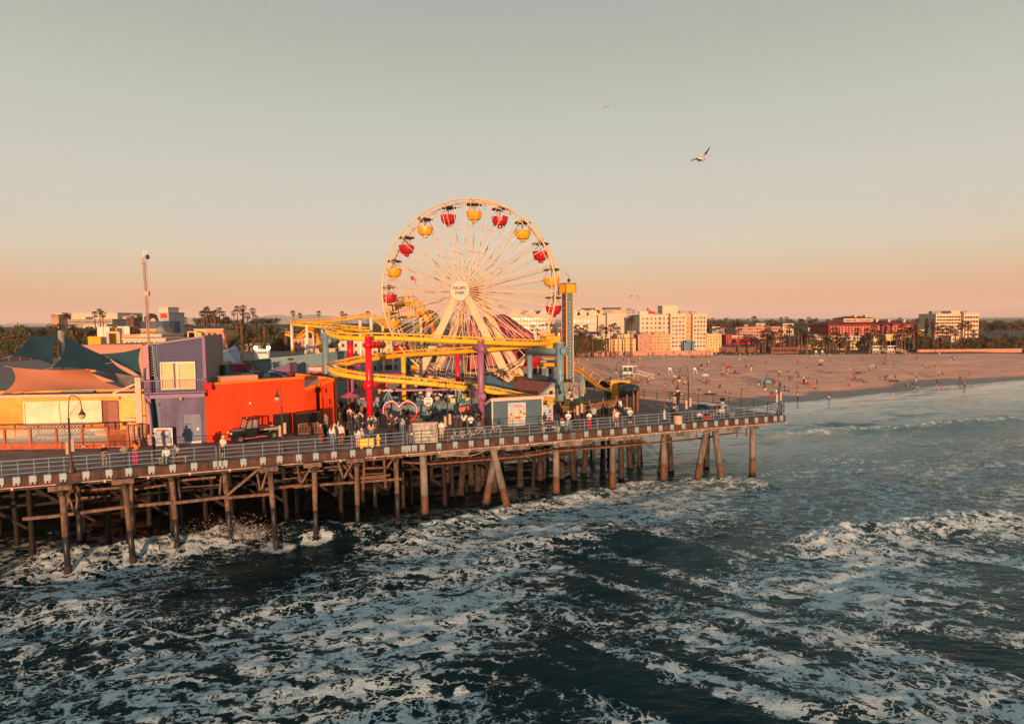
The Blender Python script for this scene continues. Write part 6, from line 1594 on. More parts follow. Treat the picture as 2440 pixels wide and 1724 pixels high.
# the people on the deck: (region, x, y of the feet, heading, pose, label, top, bottom, hair, skin, extras, height)
DECK_P=[('B',530,1440,60,'phone','blonde person in black top and grey leggings with a phone by the left railing',('shirt','black'),('trousers','grey'),('longhair','blonde'),'l',(('phone','black'),),1.70),('B',826,1412,-10,'phone','person in bright magenta trousers and orange top reading a phone',('shirt','orange'),('trousers','magenta'),('longhair','black'),'m',(('phone','black'),),1.70),('B',1005,1328,-60,'face','person in black shirt and jeans, hand at mouth, beside the framed notice',('shirt','black'),('trousers','navy'),('hair','black'),'m',(),1.80),('C',215,1520,170,'phone','person in cream hooded top and black shorts leaning on the railing before the cart',('jacket','cream'),('shorts','black'),('hood','cream'),'l',(),1.74),('D',345,1378,150,'stand','fair person in brown jacket and rust trousers left of the crowd, back turned',('jacket','brown'),('trousers','rust'),('hair','blonde'),'l',(),1.70),('D',383,1350,160,'stand','person in all black just behind the brown jacket',('jacket','black'),('trousers','black'),('hair','brown'),'l',(),1.76),('D',398,1280,-30,'raise','person in white cap and grey cardigan beside the orange building corner',('jacket','grey'),('trousers','denim'),('cap','white'),'l',(),1.76),('D',455,1380,165,'stand','red-haired person in white jumper and jeans, back turned',('jacket','white'),('trousers','denim'),('longhair','red'),'l',(),1.66),('D',478,1340,30,'stand','person in pale top facing the red-haired one',('shirt','cream'),('trousers','lightblue'),('longhair','brown'),'l',(),1.64),('D',540,1382,175,'raise','person in cream sweater and rust trousers with one arm raised',('jacket','cream'),('trousers','rust'),('hair','brown'),'l',(),1.78),('D',597,1340,140,'stand','person in black dress with a red scarf right of the raised arm',('vest','beige'),('longskirt','black'),('longhair','brown'),'l',(),1.66),('D',700,1412,150,'stand','person in white jumper and pale pink trousers at the railing by the yellow box',('jacket','white'),('trousers','pink'),('longhair','black'),'l',(),1.68),('D',750,1335,160,'stand','person in navy top and white skirt with a shoulder strap',('shirt','navy'),('skirt','white'),('hair','black'),'l',(),1.66),('D',830,1338,200,'stand','person in beige top and denim shorts behind the yellow hydrant',('shirt','beige'),('shorts','denim'),('longhair','black'),'l',(),1.64),('D',825,1268,10,'walk','person in a loose cream tunic walking past the red column',('jacket','cream'),('dress','cream'),('longhair','brown'),'l',(),1.70),('D',858,1262,-20,'walk','second person in a loose cream tunic, nearer the fence',('jacket','beige'),('dress','cream'),('longhair','brown'),'l',(),1.66),('D',893,1205,170,'stand','person in black top and light jeans, back turned, right of the red column',('jacket','black'),('trousers','lightblue'),('longhair','black'),'l',(),1.72),('D',1013,1370,175,'camera','photographer all in black holding both arms up before the heart arch',('jacket','black'),('trousers','black'),('hair','black'),'l',(('camera','black'),),1.86),('D',1025,1270,0,'stand','grey-haired person in dark suit and white shirt posing under the heart arch',('jacket','charcoal'),('trousers','charcoal'),('hair','grey'),'l',(),1.74),('D',1080,1268,5,'phone','person in black cardigan over beige top posing under the heart arch',('vest','beige'),('trousers','black'),('hair','brown'),'l',(),1.64),('D',1132,1272,30,'stand','child-sized person in light blue top and jeans at the right of the heart arch',('shirt','lightblue'),('trousers','denim'),('longhair','black'),'l',(),1.50),('D',1375,1226,175,'hips','broad person in teal shirt and black trousers, back turned, behind the grey cabinet',('shirt','teal'),('trousers','black'),('hair','black'),'l',(),1.80),('D',1408,1218,10,'stand','long-haired person in black beside the teal shirt',('jacket','black'),('trousers','denim'),('longhair','brown'),'l',(),1.70),('D',1455,1335,60,'stand','person in black jacket with bare legs at the right end of the grey cabinet',('jacket','black'),('shorts','black'),('longhair','brown'),'l',(),1.66),('D',1510,1332,170,'stand','person in white knit top with short skirt, back turned, next to the lamp post',('jacket','white'),('shorts','cream'),('hair','black'),'l',(),1.66),('E',432,1240,165,'stand','person in white T-shirt and black overalls between the palm and the mauve column',('shirt','white'),('trousers','black'),('longhair','black'),'m',(),1.68),('E',462,1262,100,'phone','person in olive brown shirt left of the white T-shirt by the bicycles',('shirt','brown'),('trousers','olive'),('hair','black'),'m',(),1.66),('E',496,1272,10,'phone','person in white T-shirt and black shorts standing over the bicycles',('shirt','white'),('shorts','black'),('hair','black'),'m',(),1.74),('E',572,1262,-5,'phone','person in black hooded top at the foot of the mauve column',('jacket','black'),('trousers','grey'),('hood','black'),'m',(),1.80),('E',1437,1240,-5,'phone','person in white T-shirt, white cap and pale jeans by the seated pair',('shirt','white'),('trousers','lightblue'),('cap','white'),'l',(),1.78),('F',403,1478,-15,'phone','person in white top and wide red trousers at the railing',('shirt','white'),('trousers','red'),('hair','black'),'l',(),1.66),('F',443,1438,10,'face','tall person in blue shirt and black trousers behind the red trousers',('shirt','lightblue'),('trousers','black'),('hair','black'),'m',(),1.84),('F',632,1420,20,'stand','half-hidden person in beige behind the camera holder',('shirt','beige'),('shorts','beige'),('hair','brown'),'l',(),1.5),('F',655,1468,0,'camera','person in white shirt and brown shorts holding a dark camera to the face',('shirt','white'),('shorts','brown'),('hair','brown'),'l',(('camera','black'),),1.78),('F',741,1410,10,'phone','person in white T-shirt and denim shorts left of the black shorts',('shirt','white'),('shorts','denim'),('hair','brown'),'l',(),1.68),('F',777,1440,5,'phone','person in white and pale blue top, cap and black shorts at the railing',('jacket','white'),('shorts','black'),('cap','cream'),'l',(),1.66),('F',1096,1396,-70,'raise','person with a raised arm, white skirt and tan backpack',('shirt','teal'),('longskirt','white'),('longhair','black'),'m',(('backpack','beige'),),1.68),('F',1157,1420,20,'lean','person in black with a pale hat leaning beside the waste bin',('jacket','black'),('trousers','black'),('cap','cream'),'l',(),1.70),('F',1200,1412,-150,'stand','person in dark jacket behind the waste bin',('jacket','teal'),('trousers','charcoal'),('hair','brown'),'l',(),1.76),('G',612,1180,20,'stand','person in black with tall boots at the far bin before the double lamp',('jacket','black'),('trousers','black'),('longhair','brown'),'l',(),1.72),('X',585,385,160,'lean','person in black jacket and light jeans leaning on the far railing',('jacket','black'),('trousers','lightblue'),('hair','brown'),'l',(),1.76),('M',40,905,100,'stand','person in white shirt at the left edge of the crowd, beside the orange corner',('shirt','white'),('trousers','black'),('hair','black'),'m',(),1.72),('M',110,900,20,'stand','person in black between the white shirt and the long black coat',('jacket','black'),('trousers','charcoal'),('longhair','black'),'m',(),1.70),('M',60,1010,190,'stand','broad person in black jacket with a red cap, back turned, in the crowd',('jacket','black'),('trousers','olive'),('cap','red'),'m',(),1.74),('M',180,1010,170,'stand','person in a long black dress in the crowd',('jacket','black'),('longskirt','black'),('longhair','brown'),'m',(),1.70),('M',275,1060,180,'stand','person all in beige with back turned in the crowd',('shirt','beige'),('trousers','beige'),('hair','brown'),'m',(),1.70),('M',255,930,0,'raise','person in black waving under the pink umbrella',('jacket','black'),('trousers','black'),('hair','black'),'m',(),1.74),('M',355,1150,150,'stand','person in black vest and wide jeans right of the beige one',('vest','black'),('trousers','denim'),('hair','brown'),'l',(),1.68),('M',472,1150,170,'hips','person in white top with grey shorts and bare legs left of the red column',('shirt','white'),('shorts','grey'),('hair','black'),'l',(('backpack','grey'),),1.72),('M',90,480,0,'stand','person in black top and jeans in the far group under the upper track',('jacket','black'),('trousers','denim'),('hair','black'),'m',(),1.72),('M',140,480,30,'phone','person in ochre top in the far group under the upper track',('shirt','yellow'),('trousers','denim'),('hair','black'),'m',(),1.66),('M',205,470,160,'stand','dark-clothed person right in the far group, next to the mauve column',('jacket','charcoal'),('trousers','black'),('longhair','black'),'m',(),1.68),('M',390,420,20,'stand','person in grey behind the barrier, right of the mauve column',('jacket','grey'),('trousers','black'),('hair','black'),'l',(),1.70),('M',440,420,10,'stand','person in white top behind the barrier',('shirt','white'),('trousers','lightblue'),('hair','brown'),'l',(),1.70),('M',490,415,-20,'phone','person in maroon top behind the barrier',('jacket','maroon'),('trousers','black'),('hair','black'),'m',(),1.66),('M',535,415,20,'stand','person in cream top behind the barrier, next to the red column',('jacket','cream'),('trousers','denim'),('hair','brown'),'l',(),1.70),('M',900,590,0,'stand','person in vivid orange-red clothes at the lilac kiosk',('jacket','orange'),('trousers','beige'),('hair','black'),'m',(),1.74),('M',850,580,20,'phone','person in white left of the orange-red clothes',('shirt','white'),('shorts','beige'),('hair','brown'),'l',(),1.70),('M',1330,640,5,'phone','broad person in black T-shirt at the ride barrier',('shirt','black'),('trousers','black'),('hair','black'),'m',(),1.80),('M',1430,620,0,'stand','person with long hair right of the black T-shirt',('jacket','charcoal'),('trousers','black'),('longhair','brown'),'m',(),1.68),('M',1540,600,10,'lean','person in beige leaning at the ride barrier',('shirt','beige'),('trousers','grey'),('longhair','brown'),'l',(),1.68),('N',185,830,175,'stand','person in white shirt and black shorts with back turned behind the shield sign',('shirt','white'),('shorts','black'),('cap','white'),'m',(),1.72),('N',75,800,10,'lean','person in grey leaning left of the white shirt',('shirt','grey'),('trousers','black'),('hair','black'),'l',(),1.68),('N',640,740,10,'stand','person in white behind the second swing frame',('shirt','white'),('trousers','black'),('hair','black'),'m',(),1.68),('N',560,735,10,'stand','person in black behind the second swing frame',('shirt','black'),('trousers','black'),('hair','black'),'m',(),1.68),('N',785,740,0,'phone','person in white blouse between the lamp and the third swing frame',('jacket','white'),('trousers','charcoal'),('longhair','brown'),'l',(),1.68),('N',1080,720,0,'stand','person in dark clothes left of the upper palm leaves',('jacket','charcoal'),('trousers','black'),('hair','black'),'m',(),1.74),('N',1450,850,160,'stand','person with black hair just visible above the roof of the blue shed',('jacket','black'),('trousers','black'),('hair','black'),'m',(),1.74),('Q',415,1500,150,'stand','second dark-haired person visible above the blue shed roof',('jacket','charcoal'),('trousers','black'),('hair','black'),'m',(),1.76),]
for r,x,y,fc,ps,lb,tp,bt_,hr,sk_,ex_,hh in DECK_P:
 person(P_(r,x,y),fc,ps,lb,tp,bt_,hr,sk_,ex_,hh)
 # seated people with benches
def bench(c,rz,label,w=1.5,back=False,mat=None):
 t=thing('bench',label,'bench',c);ca_,sa_=math.cos(rz),math.sin(rz)
 mb=MB();mb.box(c+ZZ*.43,(w,.42,.05),rz);mb.build('seat',mat or seatm,t)
 for s in(-1,1):m2=MB();m2.box(c+Vector((s*w*.4*ca_,s*w*.4*sa_,.20)),(.07,.36,.40),rz);m2.build('leg',mat or seatm,t)
 if back:m2=MB();m2.box(c+Vector((-.24*-sa_,-.24*-ca_*-1,.72)),(w,.05,.35),rz);m2.build('backrest',mat or seatm,t)
 return t
def seat_p(r,x,y,fc,lb,tp,bt_,hr,sk_='l',dz=0,pose='sit'):
 p=P_(r,x,y);person(p+ZZ*dz,fc,pose,lb,tp,bt_,hr,sk_)
 return p
p=P_('B',1160,1392);bench(p+Vector((.15,.1,0)),R(20),'low wooden bench at the railing before the framed notice',2.0)
seat_p('B',1128,1402,10,'seated person in white jacket and jeans on the low bench',('jacket','white'),('trousers','denim'),('longhair','brown'))
seat_p('B',1212,1376,40,'seated person in cream top with brown trousers at the right of the low bench',('shirt','white'),('trousers','brown'),('hair','black'),'m')
p=P_('E',1255,1250);bench(p,R(25),'pale bench below the kiosk door',1.6,mat=trim_w)
seat_p('E',1252,1250,0,'seated person in maroon top with long dark hair',('jacket','maroon'),('trousers','black'),('longhair','black'),'m')
p=P_('E',1372,1246);bench(p,R(25),'pale folding seat beside the person in a white cap',.9,mat=trim_w)
seat_p('E',1375,1250,50,'seated person in white top and jeans looking down',('jacket','white'),('trousers','denim'),('hair','black'),'m')
bl_m=M('blue_box_paint',(.02,.09,.15),.5)
pb=gp(*z2('X',360,330),HD);mb=MB();t=thing('deck_bench_box','dark blue bench box near the far railing','bench',pb);mb.box(pb+ZZ*.25,(3.0,.9,.5),R(-32));mb.build('box_body',bl_m,t);mb=MB();mb.box(pb+ZZ*.53,(3.1,1.0,.06),R(-32));mb.build('seat',trim_w,t)
p=P_('X',560,520);bench(p,R(20),'low bench under the group at the end of the pier',3.2)
seat_p('X',455,470,-30,'seated person in brown coat at the end of the pier',('jacket','brown'),('trousers','beige'),('longhair','brown'))
seat_p('X',575,555,-20,'seated blonde person in striped white top at the end of the pier',('jacket','white'),('trousers','denim'),('hair','blonde'))
seat_p('X',705,545,30,'seated person in dark teal jacket at the end of the pier',('jacket','teal'),('trousers','denim'),('hair','black'))
for x,y,fc,lb,tp,bt_,hr in((70,590,-40,'person sitting on the deck in white with a black cap, leftmost of the floor group',('jacket','white'),('trousers','black'),('hair','black')),(160,590,20,'person sitting on the deck in black with red trousers',('jacket','black'),('trousers','red'),('longhair','black')),(235,580,-20,'person sitting on the deck in charcoal with magenta trousers',('jacket','charcoal'),('trousers','magenta'),('longhair','black'))):
 seat_p('X',x,y,fc,lb,tp,bt_,hr,'l',0,'sitfloor')
 # riders in the gondolas
rc_=['red','black','teal','white','beige','charcoal']
for k,(gi,a_,lb)in enumerate(((1,0,'right of the top'),(2,2.4,'second right of the top'),(19,1,'left of the top'),(18,3,'second left of the top'),(4,1.5,'high on the right side'),(5,2,'level with the hub on the right'),(15,.5,'low on the left side'),(16,2.8,'mid left side'),(3,0.8,'upper right'),(17,1.2,'upper left'))):
 p,i=GONDOLAS[gi];q=p+Vector((.5*math.cos(a_),.5*math.sin(a_),-2.12))
 person(q,k*37,'sit','rider in %s sitting in the gondola %s'%(rc_[k%6],lb),('jacket',rc_[k%6]),('trousers','black'),('hair','black'),'m',(),1.6)
 #  THINGS ON THE DECK
lampm_d=M('lamp_post_brown',(.065,.032,.024),.5,var=.25,scale=3);lamp_gl=M('lamp_globe',(.50,.36,.28),.25,var=.1);signc=M('sign_cream',(.36,.27,.20),.6)
def street_lamp(r,xb,yb,xt,yt,label,arms=((1,1),),sign=True,sgn=1):
 base=gp(*z2(r,xb,yb),HD);top=dp(*z2(r,xt,yt),base.y);H=top.z-HD
 t=thing('street_lamp',label,'street lamp',base,'street lamps on the pier')
 mb=MB();mb.lathe([(.26,0),(.28,.1),(.16,.35),(.13,.7),(.075,.8),(.06,H*.72)],base,10);mb.build('post',lampm_d,t,smooth=True)
 for k,(sx,sc)in enumerate(arms):
  z=H*(.72-.10*k);p0=base+ZZ*z;w=.42*sx*sc;top_=H*(1-.16*k)
  P=smooth_path([p0-ZZ*.3,p0+Vector((0,0,.25*sc)),Vector((base.x+w*.35,base.y,HD+top_-.06)),Vector((base.x+w*1.1,base.y,HD+top_)),Vector((base.x+w*1.9,base.y,HD+top_-.22*sc)),Vector((base.x+w*2.15,base.y,HD+top_-.85*sc))],4)
  mb=MB();mb.tube(P,.032,6);mb.tube([p0+ZZ*.1,P[-4]],.015,4);a=mb.build('arm',lampm_d,t,smooth=True)
  q=P[-1];mb=MB();mb.lathe([(.05,.0),(.07,-.12),(.20,-.32),(.22,-.36)],q,10);l_=mb.build('lamp_hood',lampm_d,a,smooth=True)
  mb=MB();mb.lathe([(.21,-.37),(.20,-.48),(.12,-.62),(.02,-.68)],q,10);mb.build('lamp_globe',lamp_gl,l_,smooth=True)
 if sign:
  mb=MB()
  for s in(-1,1):mb.box(base+Vector((s*.19,-.02,1.75+.1*s)),(.20,.04,.85),.1*s)
  mb.build('sign_plate',signc,t)
 return t
street_lamp('B',205,1482,190,745,'brown arched street lamp at the left border, before the restaurant')
street_lamp('C',790,1450,750,830,'brown street lamp before the black fencing of the orange building',((-1,.35),))
street_lamp('N',708,1555,640,415,'street lamp between the shield sign and the palm',((-1,.9),))
street_lamp('R',335,1300,262,320,'street lamp with two low arms at the start of the netted fence',((-1,1.0),(-1,.8)))
street_lamp('G',720,1370,712,778,'tall double-armed street lamp on the open deck towards the beach',((-1,1.0),(-1,1.15)))
street_lamp('G',1690,1292,1645,825,'street lamp at the very point of the pier',((-1,1.6),))
street_lamp('F',705,1082,672,868,'distant street lamp behind the blue boom lift',((-1,1.0),),sign=False)
# framed notice
c=gp(*z2('B',1097,1222),HD);t=thing('notice_stand','framed event notice leaning before the violet building','notice stand',c)
mb=MB();mb.box(c+ZZ*.72,(1.42,.07,1.45),.1);fr=mb.build('frame',M('frame_silver',(.62,.58,.52),.4),t)
mb=MB();mb.box(c+Vector((0,-.045,.74)),(1.22,.02,1.22),.1);sh_=mb.build('poster_sheet',M('poster_bluegrey',(.20,.26,.36),.5,var=.5,scale=2),fr)
mb=MB();
for z,w in((1.15,.9),(1.0,.7),(.55,.8),(.42,.6),(.3,.75)):mb.box(c+Vector((0,-.06,z)),(w,.01,.05),.1)
mb.tube([c+Vector((-.5,-.065,.62)),c+Vector((0,-.065,.75)),c+Vector((.5,-.065,.98))],.03,4)
mb.build('printed_line',M('print_pale',(.60,.45,.42),.5),sh_)
mb=MB();mb.box(c+Vector((0,-.065,1.25)),(.8,.01,.09),.1);mb.build('printed_title',redbox,sh_)
# utility truck
def cart():
 f=gp(*z2('C',375,1360),HD);r=gp(*z2('C',700,1318),HD);e=(r-f).normalized();n=Vector((e.y,-e.x,0));L=(r-f).length;W=1.35
 t=thing('utility_cart','black utility cart with closed cab and flat load bed before the orange wall','utility vehicle',f.lerp(r,.5)-n*W/2)
 q=lambda a,b,z:f+e*(a*L)-n*(b*W)+ZZ*z
 bk=M('cart_black',(.014,.014,.015),.35,var=.3);gy=M('cart_grey',(.20,.19,.18),.35,metal=.3);bed=M('bed_red_brown',(.22,.03,.03),.6);al=M('bed_rail_alu',(.55,.45,.38),.35,metal=.4)
 for a in(0,1):
  for b in(-.02,1.02):
   c=q(a,b,.33);mb=MB();mb.tube([c-n*.13,c+n*.13],.33,18);w=mb.build('wheel',M('tyre',(.012,.012,.012),.8),t)
   mb=MB();mb.tube([c-n*.14,c+n*.14],.17,10);mb.build('rim',gy,w)
   mb=MB();mb.tube([c+Vector((0,0,.30))-e*.42+n*.0,c+ZZ*.45-e*.2,c+ZZ*.45+e*.2,c+ZZ*.28+e*.42],.05,6);mb.build('mudguard',gy if a else bk,t)
 def H(a0,a1,b0,b1,z0,z1,ta0=None,ta1=None):
  ta0=a0 if ta0 is None else ta0;ta1=a1 if ta1 is None else ta1
  return[q(a0,b0,z0),q(a1,b0,z0),q(a1,b1,z0),q(a0,b1,z0),q(ta0,b0,z1),q(ta1,b0,z1),q(ta1,b1,z1),q(ta0,b1,z1)]
 mb=MB();mb.hexa(H(-.17,.80,.12,.88,.38,.62));mb.hexa(H(.16,.56,.0,1,.45,1.02));mb.hexa(H(-.22,.14,.1,.9,.45,1.0,-.16,.16));body=mb.build('body',bk,t)
 mb=MB();mb.hexa(H(-.20,.15,.08,.92,1.005,1.07,-.12,.15));mb.build('bonnet',gy,body)
 mb=MB();mb.hexa(H(.15,.56,0,1,1.02,1.12));
 for a,ta in((.15,.25),(.34,.36),(.54,.54)):
  for b in(0,.94):mb.hexa(H(a,a+.03,b,b+.06,1.12,1.82,ta,ta+.03))
 mb.hexa(H(.22,.58,-.02,1.02,1.82,1.92));cab=mb.build('cab',bk,t)
 mb=MB();mb.hexa(H(.17,.19,.06,.94,1.12,1.82,.26,.28));mb.build('windscreen',gl,cab)
 mb=MB();mb.hexa(H(.19,.34,.01,.02,1.14,1.80,.29,.36));mb.build('side_window',gl,cab);mb=MB();mb.hexa(H(.38,.53,.01,.02,1.14,1.80));mb.build('side_window',gl,cab)
 mb=MB();mb.hexa(H(.58,1.16,-.04,1.04,.86,.90));lb=mb.build('load_bed',bed,t)
 mb=MB();mb.hexa(H(.58,1.17,-.06,-.01,.84,.98));mb.hexa(H(.58,1.17,1.01,1.06,.84,.98));mb.hexa(H(1.15,1.18,-.01,1.01,.84,.96));mb.build('bed_rail',al,lb)
 mb=MB();mb.hexa(H(.10,.82,-.07,-.02,.30,.35));mb.build('side_step',al,t)
 for b in(.2,.75):mb=MB();mb.ball(q(-.22,b,.82),.09);mb.build('headlight',trim_w,t)
 mb=MB();mb.ball(q(.26,.3,1.97),.06);mb.build('beacon',M('beacon_amber',(.9,.35,.02),.3),cab)
cart()
# black corrugated screens
bc=M('black_corrugated',(.010,.010,.011),.45,var=.4)
def screen_box(label,p0,p1,h,dpt=.5):
 t=thing('waste_container',label,'container',p0);e=(p1-p0).normalized();n=Vector((-e.y,e.x,0))
 mb=MB();mb.prism([(p.x,p.y)for p in(p0,p1,p1+n*dpt,p0+n*dpt)],HD,HD+h);mb.build('container_body',bc,t)
 battens(p0,p1,HD+.05,HD+h-.08,HD+h-.08,.16,.07,.04,bc,t,'corrugation')
 mb=MB();mb.bar(p0-n*.03+ZZ*h,p1-n*.03+ZZ*h,.08,.06);mb.build('top_rim',M('rim_brown',(.12,.05,.035),.6),t)
def g_(r,x,y):p=gp(*z2(r,x,y),HD);p.z=HD;return p
screen_box('black corrugated container between the cart and the lamp post',g_('W',775,810),g_('W',1150,770),1.85)
screen_box('longer black corrugated container with a wooden barrier leaning on it',g_('W',1330,800),g_('W',1935,730),1.9,1.0)
p0,p1=g_('W',1410,790),g_('W',1900,745);picket('short brown picket barrier leaning against the black container',[p0-Vector((0,.25,0)),p1-Vector((0,.25,0))],1.0,.12,M('barrier_brown',(.20,.10,.06),.7),'barrier')
# yellow box, hydrant, cabinet
ye=M('safety_yellow',(.82,.50,.04),.5,var=.12)
c=g_('D',785,1405);t=thing('yellow_chest','yellow storage chest standing behind the railing','chest',c);mb=MB();mb.box(c+ZZ*.42,(1.05,.55,.56),.35);mb.build('chest_body',ye,t);mb=MB();mb.box(c+ZZ*.72,(1.1,.6,.06),.35);mb.build('lid',ye,t)
for s in(-1,1):mb=MB();mb.box(c+Vector((s*.38,s*.14,.07)),(.12,.4,.14),.35);mb.build('foot',ye,t)
c=g_('D',898,1382);t=thing('fire_hydrant','tall yellow fire hydrant right of the yellow chest','hydrant',c);mb=MB();mb.lathe([(.18,0),(.18,.08),(.12,.1),(.11,.62),(.14,.64),(.14,.72),(.10,.86),(.03,.94)],c,12);mb.build('barrel',ye,t,smooth=True)
for a in(-1,1):mb=MB();mb.tube([c+Vector((a*.1,0,.52)),c+Vector((a*.22,0,.52))],.06,8);mb.build('nozzle',ye,t)
c=g_('N',235,1590);t=thing('electrical_cabinet','grey mottled electrical cabinet behind the railing gap','cabinet',c)
mb=MB();mb.box(c+Vector((.1,.3,.82)),(1.95,.6,1.55),.15);bd=mb.build('cabinet_body',M('cabinet_grey',(.33,.29,.25),.6,var=.2,stain=.5,scale=3),t);mb=MB();mb.box(c+Vector((.1,.3,1.62)),(2.1,.75,.08),.15);mb.build('lid',M('cab_lid',(.42,.34,.28),.6),t)
rr=random.Random(2);mb=MB()
for k in range(40):
 a=rr.gauss(0,.35);z=.35+abs(rr.gauss(.5,.25));p=c+Vector((.1+a,.3+a*.15-.31,min(z,1.45)));mb.box(p,(.12*rr.random()+.03,.012,.12*rr.random()+.03),.15)
mb.build('pasted_paper',M('paper_white',(.55,.52,.48),.7),bd)
mb=MB();mb.box(c+Vector((-1.05,.12,.78)),(.22,.5,1.5),.15);
for k in range(6):mb.box(c+Vector((-1.07,-.15,.25+.22*k)),(.2,.05,.04),.15)
mb.build('side_grille',bc,t)
# viewer
c=g_('B',722,1435);t=thing('tower_viewer','coin-operated viewing telescope on a dark pedestal at the left railing','viewer',c);mb=MB();mb.lathe([(.22,0),(.2,.08),(.1,.14),(.07,.9),(.12,1.0)],c,10);mb.build('pedestal',dark_m,t,smooth=True)
mb=MB();mb.ball(c+ZZ*1.25,(.27,.2,.2));
for s in(-1,1):mb.tube([c+Vector((s*.1,.1,1.28)),c+Vector((s*.1,-.28,1.28))],.07,8)
mb.build('viewer_head',M('viewer_steel',(.45,.35,.25),.3,metal=.5),t,smooth=True)
# heart arch
Yh=58.2;hpts=[(1230,735),(1200,690),(1140,640),(1060,632),(985,660),(935,720),(922,800),(940,880),(985,930),(1060,975),(1140,1040),(1215,1120),(1300,1075),(1400,1020),(1500,950),(1560,870),(1572,790),(1545,710),(1480,650),(1400,625),(1320,645),(1265,690)]
W_=[dp(*z2('M',x,y),Yh)for x,y in hpts];cxh=W_[0].x
t=thing('heart_arch','big red tubular heart arch with light bulbs for taking pictures','arch',Vector((cxh,Yh,HD)));mb=MB();mb.tube(smooth_path(W_,4,True),.105,10,closed=True);ha=mb.build('heart_tube',redp_m,t,smooth=True)
mb=MB();Wp=smooth_path(W_,4,True)
for k in range(0,len(Wp),2):
 if Wp[k].z>W_[0].z-.6:mb.ball(Wp[k]+Vector((0,-.08,.08)),.055,6,4)
mb.build('bulb',M('heart_bulb',(.9,.75,.65),.3,emit=.5),ha)
mb=MB();mb.box((cxh+.3,Yh+.1,HD+.06),(1.2,.7,.12));mb.build('base',dark_m,t)
# round shield sign
c=dp(*z2('N',328,785),60.0);t=thing('shield_sign','white road shield sign with the number 66 on a post','sign',atz(c,HD));w=.58
sp_s=[(-.9,.75),(-.45,.95),(0,.82),(.45,.95),(.9,.75),(1.0,.1),(.75,-.6),(0,-1),(-.75,-.6),(-1,.1)]
mb=MB();mb.plate([c+Vector((x*w*.75,0,z*w*.8))for x,z in sp_s],(0,.05,0));bd=mb.build('shield',trim_w,t);text('66',c+Vector((0,-.03,-.15)),.48,(math.pi/2,0,0),dark_m,bd);text('ROUTE',c+Vector((0,-.03,.22)),.17,(math.pi/2,0,0),dark_m,bd)
mb=MB();mb.bar(c+Vector((0,.08,-.4)),atz(c,HD)+Vector((0,.08,0)),.08);mb.build('post',dark_m,t)
# umbrella
c=dp(*z2('M',275,430),63.5);t=thing('parasol','pink scalloped parasol in the crowd','parasol',atz(c,HD));n=8;vs=[c];R_=1.12
for j,(rr_,zz)in enumerate(((.5,-.25),(1.0,-.52))):
 for i in range(16):a=math.pi*2*i/16;k=1 if i%2==0 else(.93 if j else.98);vs.append(c+Vector((math.cos(a)*R_*rr_*k,math.sin(a)*R_*rr_*k,zz+(0 if i%2==0 or not j else.07))))
fs=[(0,1+i,1+(i+1)%16)for i in range(16)]+[(1+i,17+i,17+(i+1)%16,1+(i+1)%16)for i in range(16)]
vv=vs+[v-ZZ*.02 for v in vs];mb=MB();mb.add(vv,fs+[tuple(reversed([x+33 for x in f]))for f in fs]);mb.build('canopy',M('parasol_pink',(.52,.10,.16),.7),t);mb=MB();mb.tube([c,atz(c,HD)],.03,6);mb.build('pole',dark_m,t);mb=MB();mb.tube([atz(c,HD),atz(c,HD+.12)],.25,10);mb.build('base',dark_m,t)
# carts and counters in the midway
def stall(r,x,y,w,h,mat,label,topm=None,nm='vendor_cart'):
 c=g_(r,x,y);t=thing(nm,label,'cart',c);mb=MB();mb.box(c+ZZ*(h/2+.1),(w,.8,h-.2));mb.build('cart_body',mat,t);mb=MB();mb.box(c+ZZ*(h+.04),(w+.15,.95,.08));mb.build('cart_top',topm or trim_w,t);mb=MB()
 for s in(-1,1):mb=MB();mb.tube([c+Vector((s*w*.35,-.38,.18)),c+Vector((s*w*.35,-.44,.18))],.18,10);mb.build('wheel',dark_m,t)
stall('M',60,700,.9,1.6,M('cart_teal',(.14,.24,.26),.6),'pale teal vendor cart at the left of the crowd')
stall('M',530,830,1.0,1.3,M('cart_tan',(.55,.33,.17),.6),'tan counter cart left of the red column',redp_m)
stall('M',1370,900,.4,.95,redp_m,'small red box behind the heart arch',redp_m)
# bicycles
def bicycle():
 t=thing('bicycle',None,'bicycle');r=.33
 bkm=M('bike_black',(.02,.02,.02),.5)
 for x in(-.5,.5):
  mb=MB();mb.tube([(x+r*math.cos(a*math.pi/10),0,r+r*math.sin(a*math.pi/10))for a in range(20)],.022,5,closed=True);w=mb.build('wheel',bkm,t,smooth=True)
  mb=MB()
  for k in range(8):a=k*math.pi/4;mb.tube([(x,0,r),(x+r*math.cos(a),0,r+r*math.sin(a))],.004,3)
  mb.build('spoke',trim_w,w)
 mb=MB();
 for a,b in(((-.5,0,r),(-.12,0,.32)),((-.5,0,r),(-.18,0,.78)),((-.12,0,.32),(-.2,0,.86)),((-.12,0,.32),(.36,0,.75)),((-.18,0,.76),(.34,0,.82)),((.5,0,r),(.34,0,.95))):mb.tube([a,b],.018,6)
 mb.build('frame',trim_w,t);mb=MB();mb.tube([(.34,-.26,.98),(.36,0,.95),(.34,.26,.98)],.015,5);mb.build('handlebar',bkm,t);mb=MB();mb.box((-.2,0,.9),(.24,.12,.05));mb.build('saddle',bkm,t)
 mb=MB();mb.tube([(-.12,-.03,.32),(-.12,.03,.32)],.09,10);mb.build('crank',bkm,t)
 return Proto(t)
BK_=bicycle()
